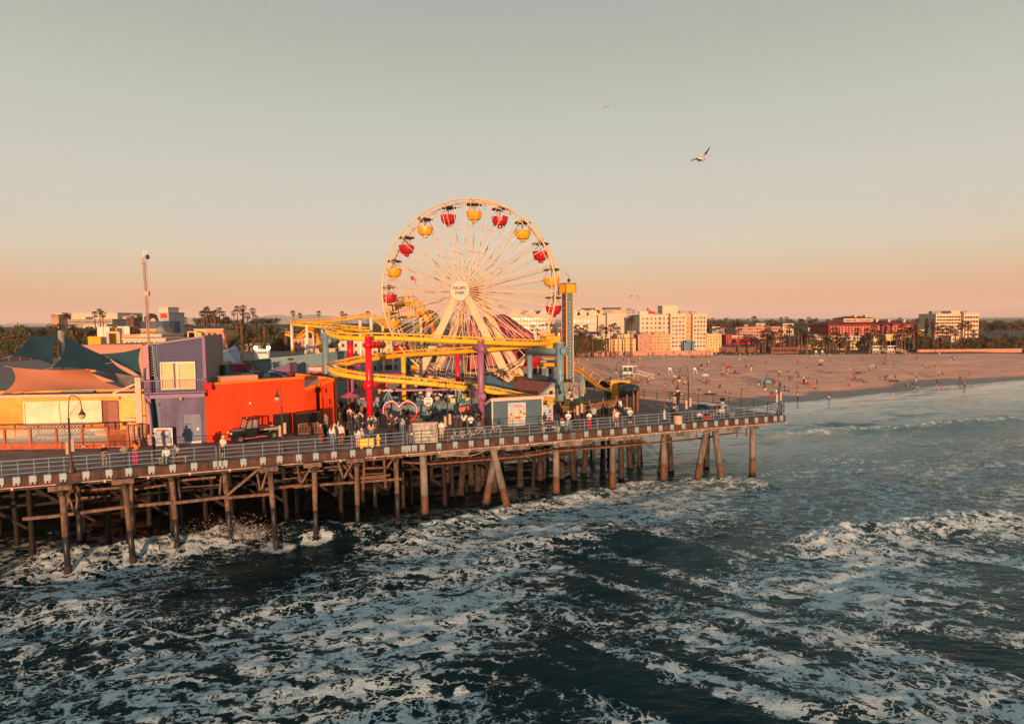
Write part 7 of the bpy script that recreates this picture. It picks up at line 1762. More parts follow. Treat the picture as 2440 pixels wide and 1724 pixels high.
for(x,y),rz,lb in(((365,1342),.3,'bicycle leaning at the left of the bicycle row'),((450,1332),.5,'dark-tyred bicycle second in the row'),((570,1308),.35,'white-framed bicycle third in the row, behind the railing'),((735,1290),.4,'white-framed bicycle at the right end of the row')):
 BK_.put(g_('E',x,y),rz,lb,'bicycles parked at the railing')
 # bins
def bin_(r,x,y,label,h=.95,rad=.34,mat=None):
 c=g_(r,x,y);t=thing('waste_bin',label,'waste bin',c);mb=MB();mb.lathe([(rad*.95,0),(rad,.1),(rad,h*.8),(rad*.98,h*.85)],c,14);mb.build('bin_body',mat or M('bin_stone',(.42,.33,.24),.8,var=.2),t,smooth=True);mb=MB();mb.lathe([(rad*1.04,h*.85),(rad*.9,h*.97),(rad*.3,h)],c,14);mb.build('lid',dark_m,t,smooth=True)
bin_('F',1218,1428,'large stone-coloured waste bin before the lamp on the open deck',.98,.40)
bin_('F',1192,1238,'stone-coloured waste bin at the far railing',.98,.34)
# netted platform at the head of the pier
NF=[g_('R',-40,1125),g_('R',340,1140),g_('R',700,1090),g_('R',1040,1050),g_('R',1300,1030),g_('R',1425,1015)];NF+=[NF[-1]+Vector((.7,2.4,0)),NF[-1]+Vector((.9,6.0,0))]
net=M('black_netting',(.020,.018,.016),.8,var=.6,scale=2,planks=('Z',3,.2),bump=.5)
t=thing('netted_fence','dark netted fence curving round the end of the coaster with string lights','fence',NF[0]);NFs=smooth_path(NF,4);hts=[1.5+.45*min(1,i/20)for i in range(len(NFs))]
mb=MB()
for i in range(len(NFs)-1):a,b=NFs[i],NFs[i+1];mb.plate([a,b,b+ZZ*hts[i+1],a+ZZ*hts[i]],(.02,.05,0))
fn=mb.build('netting',net,t)
mb=MB()
for i in range(len(NFs)-1):a,b=NFs[i],NFs[i+1];o_=Vector((0,-.04,0));mb.plate([a+o_+ZZ*(hts[i]-.75),b+o_+ZZ*(hts[i+1]-.75),b+o_+ZZ*(hts[i+1]-.12),a+o_+ZZ*(hts[i]-.12)],(0,.03,0))if i<13 else None
mb.build('tan_cloth_band',M('tan_net',(.16,.085,.035),.8,var=.6,scale=1.5),t)
for i in range(0,len(NFs),3):mb=MB();mb.tube([NFs[i]-Vector((0,.06,0)),NFs[i]+ZZ*(hts[i]+.25)-Vector((0,.06,0))],.07,7);mb.build('post',M('net_post',(.26,.10,.055),.8,var=.4),t)
mb=MB()
for i in range(2,14):
 for k in range(4):p=NFs[i].lerp(NFs[i+1],k/4)+ZZ*(hts[i]-.62-.18*math.sin(math.pi*((i*4+k)%12)/12))-Vector((0,.1,0));mb.ball(p,.026,5,3)
mb.build('string_lights',led_m,t)
q=dp(*z2('R',1112,830),63.3);mb=MB();mb.box(q,(.34,.04,.60));mb.build('warning_sign',trim_w,t)
q=dp(*z2('R',1130,630),78);t=thing('brake_machine','yellow machine housing behind the netted fence','machine',atz(q,HD));mb=MB();mb.box(atz(q,HD+1.6),(2.3,1.6,1.5),-.3);mb.box(atz(q,HD+.42),(2.0,1.4,.84),-.3);mb.build('housing',yel2_m,t);mb=MB();mb.box(atz(q,HD+1.5)+Vector((.2,-.85,0)),(1.3,.1,1.1),-.3);mb.build('housing_door',M('drum_brown',(.10,.06,.045),.6),t)
q=dp(*z2('R',1290,650),73);t=thing('black_tank','black round tank at the corner of the netted fence','tank',atz(q,HD));mb=MB();mb.lathe([(1.15,0),(1.2,.3),(1.2,1.9),(1.0,2.2),(.2,2.4)],atz(q,HD),16);mb.build('tank_shell',M('tank_black',(.012,.02,.022),.4),t,smooth=True)
q=g_('R',460,760);quadwall('dark_shed','dark brown shed behind the descending track','shed',[(*z2('R',430,385),92),(*z2('R',590,400),92),(*z2('R',840,395),91),(*z2('R',1170,490),90)],M('shed_darkbrown',(.035,.02,.018),.8),th=(0,1.5,0))
# boom lift
q=dp(*z2('R',1010,560),79);t=thing('boom_lift','blue boom lift with a raised basket behind the netted fence','boom lift',atz(q,HD));blm=M('lift_blue',(.02,.12,.18),.45)
mb=MB();mb.box(atz(q,HD+.6),(2.2,1.4,.7),.3);mb.build('chassis',blm,t)
for sx in(-1,1):mb=MB();mb.tube([atz(q,HD+.35)+Vector((sx*.8,-.75,0)),atz(q,HD+.35)+Vector((sx*.8,-.55,0))],.35,12);mb.build('wheel',dark_m,t)
b0=dp(*z2('R',1080,330),79);b1=dp(*z2('R',1150,350),79);mb=MB();mb.bar(atz(q,HD+.9),b0,.34,.3);mb.bar(b0,b1,.24,.22);mb.build('boom',blm,t)
mb=MB();bc_=dp(*z2('R',1240,360),79);bx=Vector((.75,0,0));by=Vector((0,.5,0))
for z in(0,.55,1.1):
 for a,b in((-1,-1),(1,-1),(1,1),(-1,1)):pass
 cs=[bc_+bx*sx+by*sy+ZZ*z for sx,sy in((-1,-1),(1,-1),(1,1),(-1,1))];mb.tube(cs,.04,5,closed=True)
for sx,sy in((-1,-1),(1,-1),(1,1),(-1,1),(0,-1)):mb.tube([bc_+bx*sx+by*sy,bc_+bx*sx+by*sy+ZZ*1.1],.035,5)
mb.box(bc_,(1.5,1.0,.08));mb.build('basket',blm,t)
# flags, gulls
q=dp(*z2('L',395,800),98);t=thing('flag','striped flag on a thin pole behind the left spokes','flag',atz(q,HD));mb=MB();mb.tube([dp(984,652,98),atz(dp(984,700,98),HD)],.05,5);mb.build('pole',trim_w,t)
mb=MB();mb.k=0
for s in range(7):
 mb.k=s%2;P=[]
 for u in range(5):x=u/4;P.append(dp(*z2('L',400+55*x,795+28*x+(s*8)),98)+Vector((0,.12*math.sin(x*6),0)))
 Q=[p-ZZ*.13 for p in P]
 for u in range(4):mb.plate([P[u],P[u+1],Q[u+1],Q[u]],(0,.02,0))
mb.k=2;P=[dp(*z2('L',400+26*x,795+14*x),97.9)for x in(0,1)];mb.plate([P[0],P[1],P[1]-ZZ*.5,P[0]-ZZ*.5],(0,.03,0));mb.build('cloth',[redp_m,trim_w,navy_txt],t)
gw=M('gull_white',(.62,.56,.50),.7);gt_=M('gull_dark_tip',(.03,.025,.025),.7)
def gull(px,py,Y,span,label,kind=0,rz=0.0):
 c=dp(px,py,Y);s=span
 body=MB();pr=[(-.30,0,.004),(-.2,.01,.03),(-.05,.0,.055),(.08,.0,.05),(.16,.02,.035),(.22,.025,.03),(.28,.015,.008)]
 body.tube([Vector((x*s,0,z*s))for x,z,r in pr],[r*s for x,z,r in pr],8)
 o=body.build('gull',gw,None,smooth=True,at=(0,0,0));o.location=c;o.rotation_euler=(0,0,rz);ORG[o.name]=Vector((0,0,0));tag(o,label,'gull')
 shp=[((0,0),(.17,.22),(.46,.58)),((0,0),(.28,.03),(.62,-.10))]if kind==0 else[((0,0),(.2,.10),(.5,-.08))]*2
 for k,(a,b,d)in enumerate(shp):
  sg=1 if k==0 else-1
  mb=MB();P=[Vector((0,sg*.03,0))]+[Vector((.02*j-.05,sg*u[0],u[1]))for j,u in enumerate((a,b,d))if j]
  ch=[.20,.15,.02];th=.022
  for j in range(2):
   q0,q1=P[j]*s,P[j+1]*s;c0,c1=ch[j]*s,ch[j+1]*s;mb.k=j
   mb.hexa([q0+Vector((c0/2,0,-th*s)),q1+Vector((c1/2,0,-th*s)),q1-Vector((c1/2,0,th*s)),q0-Vector((c0/2,0,th*s)),q0+Vector((c0/2,0,th*s)),q1+Vector((c1/2,0,th*s)),q1-Vector((c1/2,0,-th*s)),q0-Vector((c0/2,0,-th*s))])
  me=mb.mesh('wing',[gw,gt_]);w=bpy.data.objects.new('wing',me);COL.objects.link(w);w.parent=o
gull(1673,381,26,.95,'large gull gliding high in the sky with one wing raised',0,-R(62))
gull(1511,706,60,1.0,'gull with drooping wings low in the sky right of the drop tower',1,R(70))
gull(1444,256,110,1.1,'tiny distant gull near the top of the sky',1,R(80))
gull(201,1064,38,.7,'pale gull flying low before the restaurant windbreak',1,R(80))
#  PALMS AND TREES
bark=M('palm_bark',(.14,.065,.045),.85,var=.3,scale=3);leafd=M('palm_leaf',(.035,.030,.016),.7,var=.5,scale=1.2);leafr=M('palm_leaf_dry',(.12,.045,.02),.8,var=.4);leafg=M('foliage_green',(.055,.060,.020),.8,var=.6,scale=.35);leafb=M('foliage_brown',(.12,.062,.022),.8,var=.6,scale=.35)
def fan_palm(name,seed,shag=False,feather=False):
 rr=random.Random(seed);t=thing(name,None,'palm tree')
 mb=MB();mb.tube([(0,0,0),(.02,0,.35),(-.01,0,.7),(0,0,1)],[.36,.24,.20,.19]if not shag else[.3,.32,.62,.75],7);tr=mb.build('trunk',bark if not shag else leafr,t,smooth=True)
 mb=MB()
 if not feather:
  for k in range(44):
   el_=rr.uniform(-1.1,1.35);az=rr.uniform(0,6.28);L=rr.uniform(1.0,1.5);d=Vector((math.cos(az)*math.cos(el_),math.sin(az)*math.cos(el_),math.sin(el_)));c=d*L*.75
   s=d.cross(ZZ).normalized();u=s.cross(d);mb.k=1 if el_<-.45 else 0
   for j in range(6):
    a0=(-.5+j/6)*2.6;a1=a0+.30;e0=(d*math.cos(a0)+s*math.sin(a0)+u*rr.uniform(-.15,.15));e1=(d*math.cos(a1)+s*math.sin(a1))
    mb.add([c,c+e0*.72*L/1.3,c+e1*.66*L/1.3-ZZ*.12],[(0,1,2)])
   mb.add([(0,0,0),c+s*.03,c-s*.03],[(0,1,2)])
 else:
  for k in range(34):
   el_=rr.uniform(-.5,1.3);az=rr.uniform(0,6.28);L=rr.uniform(2.2,2.9);d=Vector((math.cos(az),math.sin(az),0));s=d.cross(ZZ);P=[];mb.k=1 if el_<-.2 else 0
   for j in range(7):x=j/6;P.append(d*(L*x*math.cos(el_*(1-x*.6)))+ZZ*(L*(math.sin(el_)*x-.55*x*x)))
   for j in range(6):
    for sg in(-1,1):w=.42*math.sin(math.pi*(j+.7)/7.2);mb.add([P[j],P[j+1],P[j+1].lerp(P[j],.3)+s*sg*w-ZZ*w*.45],[(0,1,2)]);mb.add([P[j].lerp(P[j+1],.5),P[j+1],P[j+1]+s*sg*w*.9-ZZ*w*.5],[(0,1,2)])
 mb.build('crown',[leafd,leafr],t)
 return t
PALM={k:Proto(fan_palm(n,s_,sh_,fe))for k,n,s_,sh_,fe in(('a','palm_tree',1,False,False),('b','palm_tree',2,False,False),('c','palm_tree',3,True,False),('d','date_palm',4,False,True))}
NPALM=[0]
def palm(px,py,Y,kind='a',rad=None,label=None,group='fan palms beyond the beach',zb=None):
 """crown centre at the pixel; rad = crown radius in photo pixels"""
 top=dp(px,py,Y);zb=gz(top.x,Y)if zb is None else zb;H=max(1.2,top.z-zb)
 std={'a':1.75,'b':1.75,'c':1.75,'d':2.7}[kind];s=(rad/FPX*Y/std)if rad else 1.0
 t=PALM[kind].put(Vector((top.x,Y,zb)),random.uniform(0,6),label,group)
 for ch in t.children:
  if ch.name.startswith('trunk'):ch.scale=(s,s,H)
  else:ch.location=(0,0,H);ch.scale=(s,s,s)
 return t
def zone(px):
 return('far left above the terrace sails' if px<330 else 'left, above the violet building' if px<480 else 'left, above the orange building' if px<680 else 'above the far coaster track' if px<900 else 'seen through the ferris wheel' if px<1330 else 'just right of the drop tower' if px<1420 else 'before the white hotel' if px<1480 else 'between the two hotels' if px<1680 else 'above the red building' if px<1850 else 'left of the brick hotel' if px<1975 else 'before the brick hotel' if px<2150 else 'at the right end of the brick hotel' if px<2230 else 'near the right border')
def plist(items,kind,Y,rad,what,grp):
 for it in items:
  px,py=z2(*it[:3]);k=kind if len(it)<4 else it[3]
  palm(px,py,Y+random.uniform(-6,6),k,rad*random.uniform(.85,1.15),'%s %s'%(what,zone(px)),'%s %s'%(grp,zone(px)))
palm(*z2('U',275,265),285,'d',13.5,'broad date palm above the left terrace sails',None)
palm(*z2('U',400,520),262,'d',15,'low reddish date palm on the slope above the terrace sails',None)
plist([('U',880,260),('U',985,205),('U',1050,262,'b')],'a',290,9.5,'reddish fan palm','fan palms')
plist([('A',1540,975),('A',1725,1092),('A',1585,1065,'b'),('A',1570,1110),('A',1950,1010),('A',2010,965),('A',2050,1015,'b'),('A',2110,1005)],'a',330,9.0,'dark fan palm','fan palms')
plist([('C',20,110),('C',48,84),('C',90,120,'b'),('C',130,105),('C',173,78),('C',210,110,'b'),('C',312,105),('C',345,62),('C',395,100),('C',403,56),('C',445,130),('C',495,85),('C',520,150)],'b',345,8.4,'tall fan palm','fan palms')
plist([('C',883,107),('C',950,127),('C',1133,107),('C',1358,112),('C',1395,142,'b'),('D',797,118)],'a',400,8.0,'lone tall fan palm','fan palms')
plist([('C',605,245),('C',812,300),('C',340,200),('C',385,195)],'c',232,8.5,'shaggy-trunked fan palm','shaggy palms')
plist([('F',262,560),('F',290,545),('F',325,575,'b'),('F',368,550),('F',300,610),('F',550,568),('F',600,545),('F',632,530),('F',668,562),('F',795,460),('F',780,485),('E',1140,290),('E',1095,250)],'a',238,10,'reddish fan palm','fan palms')
palm(*z2('F',780,700),250,'d',12,'low spreading palm before the cream villa',None)
plist([('G',x,y)for x,y in((935,290),(980,278),(1010,302),(1045,300),(1075,296),(1112,290),(1132,274),(1175,296),(1205,294),(1255,292),(1325,302),(1362,290),(1308,326),(1560,302),(1590,306),(1622,290),(1650,318),(1680,322),(1718,272),(1776,270),(1820,290),(1916,285),(1936,287))],'b',560,6.0,'far fan palm on the skyline','skyline palms')
palm(*z2('G',1428,270),470,'a',8.5,'far fan palm standing above the others on the skyline, over the red building',None)
plist([('H',x,y)for x,y in((125,290),(215,275),(268,292),(298,280),(415,287),(240,325),(150,300),(1188,275),(1335,300))],'b',540,6.2,'far fan palm on the skyline','skyline palms')
plist([('G',x,y)for x,y in((1520,430),(1545,470),(1590,425),(1612,500),(1640,450),(1430,520),(1480,525),(1715,430),(1765,540),(1905,400),(1940,430),(1975,470),(1575,360),(1265,360),(1810,375))],'a',256,11.5,'dark fan palm on the promenade','promenade palms')
plist([('H',x,y)for x,y in((135,430),(165,470),(200,440),(240,480),(405,515),(435,480),(480,400),(510,455),(545,470),(610,480),(785,505),(830,480),(870,465),(905,370),(955,430),(1010,480),(1160,440),(1185,480),(1215,372),(1245,430),(1290,400),(1330,430),(1345,370),(1400,430),(1440,450),(1560,350),(1600,400),(1650,370),(1695,400),(1740,385),(1790,420),(1850,350),(1890,325),(1925,345))],'b',258,10.5,'reddish fan palm on the promenade','promenade palms')
plist([('H',1383,290),('H',1483,290),('H',1480,335),('H',1545,300)],'c',262,7.5,'tall shaggy palm','shaggy palms')
for k in range(14):palm(2318+k*19,795+(k*37)%28,258,'ab'[k%2],8.5,'fan palm past the right border','fan palms past the right border')
palm(*z2('N',1130,480),59.6,'d',18,'young feathery palm left of the mauve column',None,zb=HD);palm(*z2('Q',545,1010),66.5,'d',19,'green palm before the right leg of the wheel',None,zb=HD);palm(*z2('T',960,1060),60.5,'d',24,'dark green palm between the maroon kiosk and the teal hall',None,zb=HD)
palm(*z2('T',870,1000),63,'d',13,'smaller brownish palm just behind the dark green palm',None,zb=HD)
# bushy trees
def bushy(seed,n=900):
 rr=random.Random(seed);t=thing('tree',None,'tree');mb=MB();mb.tube([(0,0,0),(.05,0,.3),(0,.05,.55)],[.05,.04,.02],6)
 lobes=[(Vector((rr.uniform(-.32,.32),rr.uniform(-.32,.32),rr.uniform(.38,.82))),rr.uniform(.14,.27))for _ in range(13)]
 for c,r in lobes[:6]:mb.tube([(0,0,.35),c],[.02,.008],4)
 mb.build('trunk',bark,t);mb=MB()
 for k in range(n):
  c,r=rr.choice(lobes);d=Vector((rr.gauss(0,1),rr.gauss(0,1),rr.gauss(0,.8))).normalized();p=c+d*r*rr.uniform(.6,1.08);a=Vector((rr.gauss(0,1),rr.gauss(0,1),rr.gauss(0,1))).normalized();b=a.cross(d).normalized();s=rr.uniform(.022,.05);mb.add([p-a*s,p+b*s,p+a*s,p-b*s],[(0,1,2,3)])
 mb.build('crown',leafg,t);return t
TR=[Proto(bushy(11)),Proto(bushy(12)),Proto(bushy(13))];TN=[0]
def tree(px,pyt,w,Y,H=None,zb=None,lab='tree'):
 top=dp(px,pyt,Y);zb=gz(top.x,Y)-.3 if zb is None else zb;H=H or max(3,top.z-zb);zb=top.z-H
 k=TN[0];TN[0]+=1;W=w/FPX*Y*1.15;g='dark trees %s'%zone(px)
 t=TR[k%3].put(Vector((top.x,Y,zb)),k*1.7,'dense dark tree %s'%zone(px),g,(W,W,H*1.06))
 if k%3==1:
  for ch in t.children:
   if ch.name.startswith('crown'):ch.material_slots[0].link='OBJECT';ch.material_slots[0].material=leafb
for px in range(-60,330,24):tree(px,772+(px*7)%22,44,262+(px%5)*5)
for px in range(20,340,26):tree(px,800+(px*5)%18,36,240,zb=3)
for px in(410,425,445,470,575,620,655,690,720,755,860,905):tree(px,768+(px*3)%14,34,330)
for px in range(478,560,12):tree(px,750+(px*3)%14,26,350)
for px in range(470,960,17):tree(px,770+(px*7)%16,34,243+(px%4)*2)
for px in range(530,960,20):tree(px,790+(px*5)%18,34,237)
for px in range(1380,2480,15):tree(px,762+(px*7)%9,26,430+(px%7)*8)
tree(634,757,60,345);tree(612,760,40,345);tree(578,792,50,236);tree(645,795,44,235);tree(448,772,22,236)
for px in(340,352,372,392,410,428,446,462):tree(px,786+(px*3)%14,22,246)
for px in(1345,1362,1380,1395,1415,1432):tree(px,800+px%17,26,236)
plist([('F',x,y)for x,y in((255,640),(300,650),(340,620),(395,640),(225,600),(430,610))],'b',238,9,'reddish fan palm','fan palms')
for px,w in((1336,24),(1400,30),(1410,26),(1350,20)):tree(px,806,w,240,zb=2.5)
for px in range(1690,1760,10):tree(px,764+px%5,16,580)
for px in range(1830,1990,13):tree(px,768+px%7,20,500)
for px in(1855,1920,1960,2010,2055,2075,2100):tree(px,800+px%16,22,262)
for px in range(2150,2470,13):tree(px,792+(px*7)%26,26,272);
for px in range(2200,2470,22):tree(px,808+px%10,26,255)
#  TOWN
HC=dict(cream=(.72,.52,.36),white=(.66,.50,.36),amber=(.66,.36,.17),salmon=(.52,.25,.17),brick=(.34,.045,.03),redb=(.48,.02,.02),grey=(.26,.24,.23),slate=(.08,.09,.11),concrete=(.34,.29,.25),roofr=(.20,.018,.02),pale=(.40,.42,.42),yellowc=(.78,.48,.20),brown=(.20,.07,.045),blue=(.12,.20,.26))
def hm(n):return M('town_'+n,tuple(c*.85 for c in HC[n]),.8,var=.12,scale=.15)
winm=[M('town_window_dark',(.02,.014,.014),.25,var=.6,scale=.3),M('town_window_pale',(.16,.11,.09),.3,var=.4,scale=.3),M('town_window_cream',(.48,.36,.27),.6)]
wold=[M('town_window_dark',(.02,.014,.014),.25,var=.6,scale=.3),M('town_window_pale',(.16,.11,.09),.3,var=.4,scale=.3)]
wq_=MB();wq_.box((0,0,0),(1,.12,1));WME=[wq_.mesh('window',m)for m in winm]
ar=MB();ar.tube([(0,0,-.3),(0,0,.2)],.01)
def block(par,r,x0,x1,yt,yb,Y,dep,mat,rows=0,cols=0,ww=.5,wh=.5,name='wall',roof=None,m=(.03,.05),label=None,to_ground=True,pale=.3):
 X0=dp(*z2(r,x0,yt),Y);X1=dp(*z2(r,x1,yt),Y);zt=X0.lerp(X1,.5).z;zb_=dp(*z2(r,(x0+x1)/2,yb),Y).z;zb=min(zb_,gz((X0.x+X1.x)/2,Y))-.5 if to_ground else zb_
 mb=MB();mb.box(((X0.x+X1.x)/2,Y+dep/2,(zt+zb)/2),(X1.x-X0.x,dep,zt-zb));w=mb.build(name,hm(mat),par,label=label)
 mb=MB();mb.box(((X0.x+X1.x)/2,Y+dep/2,zt+.12),(X1.x-X0.x+.5,dep+.5,.24));mb.build('cornice',hm(mat if not roof else roof),w)
 W=X1.x-X0.x;Hh=zt-max(zb_,zb);xr=random.Random(int(x0+yt))
 if rows>2:
  mb=MB()
  for i in range(1,rows):mb.box(((X0.x+X1.x)/2,Y-.06,zt-Hh*m[1]-Hh*(1-2*m[1])/rows*i),(W+.1,.14,.12))
  mb.build('string_course',hm(mat),w)
  for i in range(2):mb=MB();s_=xr.uniform(1,2.6);mb.box((X0.x+W*xr.uniform(.15,.85),Y+dep*xr.uniform(.3,.7),zt+.24+s_*.3),(s_*1.5,s_,s_*.6));mb.build('rooftop_unit',hm(xr.choice(['grey','concrete',mat])),w)
 for i in range(rows):
  for j in range(cols):
   o=bpy.data.objects.new('window',WME[2 if pale==1 else 1 if xr.random()<pale else 0]);COL.objects.link(o);o.parent=w
   cw=W*(1-2*m[0])/cols;chh=Hh*(1-2*m[1])/rows
   o.location=Vector((X0.x+W*m[0]+cw*(j+.5),Y-.01,zt-Hh*m[1]-chh*(i+.5)))-ORG[w.name];o.scale=(min(.92,ww*(1.6 if cols>4 and j%3==1 else 1))*cw,1,chh*wh*xr.choice([1,1,.9]))
 return w,X0,X1,zt
def bld(name,label,r,x0,x1,yt,yb,Y,dep,mat,*a,cat='building',group=None,**k):
 c=dp(*z2(r,(x0+x1)/2,yb),Y);t=thing(name,label,cat,(c.x,Y,gz(c.x,Y)),group);block(t,r,x0,x1,yt,yb,Y,dep,mat,*a,**k);return t
def hip(par,r,x0,x1,ye,yr,Y,dep,inset,mat='roofr',over=.8):
 A=dp(*z2(r,x0,ye),Y);B=dp(*z2(r,x1,ye),Y);z=(A.z+B.z)/2+.3;zr=dp(*z2(r,(x0+x1)/2,yr),Y+dep/2).z;i_=(B.x-A.x)*inset
 mb=MB();a,b,c,d=(A.x-over,Y-over,z),(B.x+over,Y-over,z),(B.x+over,Y+dep+over,z),(A.x-over,Y+dep+over,z);e,f=(A.x+i_,Y+dep/2,zr),(B.x-i_,Y+dep/2,zr)
 mb.add([a,b,c,d,e,f],[(0,1,5,4),(1,2,5),(2,3,4,5),(3,0,4),(3,2,1,0)]);return mb.build('roof',hm(mat),par)
 # cream beach hotel
t=bld('hotel','large cream beach hotel with a square roof tower and stacked window bays','G',200,540,226,600,262,16,'cream',7,7,.42,.55,m=(.03,.04))
block(t,'G',531,697,216,600,259,16,'white',8,4,.6,.5,m=(.06,.05));block(t,'G',697,769,216,600,261,14,'amber',7,2,.3,.4,m=(.05,.07));block(t,'G',769,919,216,600,259,16,'white',8,4,.55,.5,m=(.06,.05))
block(t,'G',444,612,130,220,266,9,'white',name='roof_tower');block(t,'G',345,532,436,614,256,3,'amber',5,5,.45,.4,name='low_wing');block(t,'G',918,1078,434,606,258,12,'yellowc',5,5,.35,.4,name='low_wing')
mb=MB();a,b=dp(*z2('G',686,508),256),dp(*z2('G',773,508),256);mb.bar(a,b,.6,1.0);mb.bar(a,atz(a,2.6),1.0,.6);mb.bar(b,atz(b,2.6),1.0,.6);mb.box((a.lerp(b,.5).x,257.5,5),(5,.6,5));mb.build('portal',hm('blue'),t)
t=bld('apartment_block','pinkish low apartment block left of the cream beach hotel','G',180,345,440,615,254,10,'salmon',5,3,.35,.5);block(t,'G',60,182,436,600,259,8,'brown',4,3,.4,.4,name='low_wing')
t=bld('crane','red construction crane behind the cream beach hotel','G',280,290,155,220,420,.8,'redb',cat='crane');mb=MB();mb.bar(dp(*z2('G',250,196),419.5),dp(*z2('G',360,202),419.5),1.4,1.4);mb.bar(dp(*z2('G',285,158),419.5),dp(*z2('G',330,198),419.5),.5,.5);mb.box(dp(*z2('G',262,205),419.4),(5,1.5,3));mb.build('jib',hm('redb'),t)
# white hotel behind the drop tower
t=bld('white_hotel','white hotel with small arched gables behind the drop tower','F',240,487,432,700,300,14,'white',4,7,.5,.55,m=(.04,.08));block(t,'E',870,1262,118,330,302,12,'white',4,12,.5,.5,m=(.03,.1),name='wall');hip(t,'E',975,1256,124,82,303,16,.1,'slate')
mb=MB()
for x in(265,345,430):c=dp(*z2('F',x,432),299.8);mb.plate([c+Vector((-3,0,0)),c+Vector((-2.4,0,1.6)),c+Vector((0,0,3)),c+Vector((2.4,0,1.6)),c+Vector((3,0,0))],(0,3,0))
for x in(930,1075,1200):c=dp(*z2('E',x,118),301.8);mb.plate([c+Vector((-3,0,0)),c+Vector((0,0,2.6)),c+Vector((3,0,0))],(0,3,0))
mb.build('gable',hm('white'),t)
t=bld('white_tower_block','plain white tower blocks stepping down right of the white hotel','F',484,568,430,610,296,14,'white',7,2,.3,.35);block(t,'F',566,745,415,612,292,14,'white',6,5,.25,.3);block(t,'F',744,806,492,608,292,12,'cream',4,2,.3,.3);
t=bld('office_block','office block with grey plant room above the white hotel','F',325,476,387,430,380,14,'amber',1,8,.7,.4);block(t,'F',350,456,366,388,381,10,'slate',name='plant_room')
t=bld('office_block','glassy office block with grey plant room behind the white tower blocks','F',498,742,380,440,370,14,'amber',2,9,.7,.4);block(t,'F',545,692,361,381,372,10,'slate',name='plant_room');block(t,'F',742,827,380,460,374,10,'grey',3,3,.8,.5)
t=bld('villa','cream villa with a flat dark roof on the beach front','F',585,830,645,752,246,10,'yellowc',3,9,.4,.5,roof='slate');block(t,'F',660,800,612,646,249,6,'cream',1,6,.5,.5)
bld('villa','pink and cream low house left of the cream villa','F',430,592,630,738,250,8,'cream',3,5,.3,.4);t=bld('pavilion','dark-roofed pavilion above the beach houses','F',380,512,600,625,262,8,'grey');hip(t,'F',372,516,604,578,262,8,.25,'slate')
bld('beach_wall','long low salmon wall at the back of the beach','F',400,1545,764,776,242,.8,'salmon',cat='wall');bld('beach_wall','low salmon wall at the back of the beach below the palms','H',1380,2500,598,612,250,.8,'salmon',cat='wall')
bld('tan_building','tan-grey building seen beside the drop tower foot','F',100,250,560,780,250,8,'brown',3,4,.4,.4)
# red building and salmon hotel
t=bld('red_building','bright red four-storey building with a cream top floor','G',1188,1450,478,560,272,10,'redb',3,14,.4,.5,m=(.02,.04));block(t,'G',1190,1448,444,480,273,8,'cream',1,12,.5,.4,roof='slate');block(t,'G',1112,1190,440,560,270,10,'brick',4,4,.5,.5);block(t,'G',1076,1114,420,560,274,8,'pale',3,2,.5,.5)
t=bld('salmon_hotel','long salmon hotel with a dark eave behind the red building','G',1230,1726,352,470,320,14,'salmon',3,16,.45,.4,roof='slate');block(t,'G',1450,1580,320,352,322,8,'cream',1,5);hip(t,'G',1440,1590,318,296,322,8,.3,'slate')
t=bld('cream_hotel','cream hotel with a dark hipped roof tower left of the brick hotel','G',1734,2010,346,470,318,14,'cream',4,10,.4,.45,roof='slate');block(t,'G',1738,1850,322,346,320,8,'cream',1,4);hip(t,'G',1728,1860,320,298,320,8,.3,'slate')
bld('apartment_block','salmon seafront block with a slate eave left of the brick hotel','G',1660,1902,474,580,275,8,'salmon',3,10,.45,.5,roof='slate');bld('apartment_block','cream seafront block just left of the brick hotel','H',250,465,474,605,272,8,'yellowc',4,8,.4,.4,roof='slate')
bld('apartment_block','grey-pink seafront block beside the cream seafront block','H',60,250,478,600,268,8,'salmon',3,8,.4,.5);bld('house','small cream house with red roof on the skyline','G',978,1056,352,412,420,8,'cream',2,3,.4,.4,roof='roofr');bld('house','red-roofed terrace on the skyline above the red building','G',1058,1228,364,410,400,8,'brick',roof='roofr')
bld('house','pale houses stepping up behind the low wing of the beach hotel','G',930,1110,405,450,380,8,'cream',1,6,.4,.4,roof='slate');bld('house','long pale house row left of the brick hotel roof','H',200,430,368,420,360,8,'cream',2,8,.4,.4)
bld('timber_shelter','dark red timber shelter at the back of the beach','G',1610,1905,578,632,250,5,'brown',1,9,.6,.6,pale=0)
# brick hotel
t=bld('brick_hotel','long brick hotel with dark red tiled roofs and a cream base','H',427,1026,338,450,285,18,'brick',4,17,.3,.5,m=(.02,.08),pale=1);block(t,'H',425,1028,449,580,284.5,17,'cream',3,12,.35,.5,m=(.02,.05),name='base_storey');hip(t,'H',427,1026,338,286,285,18,.16)
block(t,'H',590,900,268,300,290,10,'cream',1,12,.6,.5,name='attic',to_ground=False);hip(t,'H',585,915,270,238,290,10,.25);block(t,'H',1028,1346,330,450,292,14,'brick',4,9,.3,.5,m=(.02,.08),name='right_wing',pale=1);block(t,'H',1026,1348,449,570,291,14,'cream',3,7,.35,.5,name='base_storey');hip(t,'H',1028,1346,330,284,292,14,.14)
for x,y in((715,245),(830,245),(945,290),(1078,292),(1240,296)):block(t,'H',x-10,x+10,y-14,y+10,292,2,'cream',name='chimney',to_ground=False)
t=bld('arcade_pavilion','cream pavilion with three arched doorways before the brick hotel','H',1040,1160,440,580,266,6,'yellowc',1,5,.3,.3,m=(.05,.3));mb=MB()
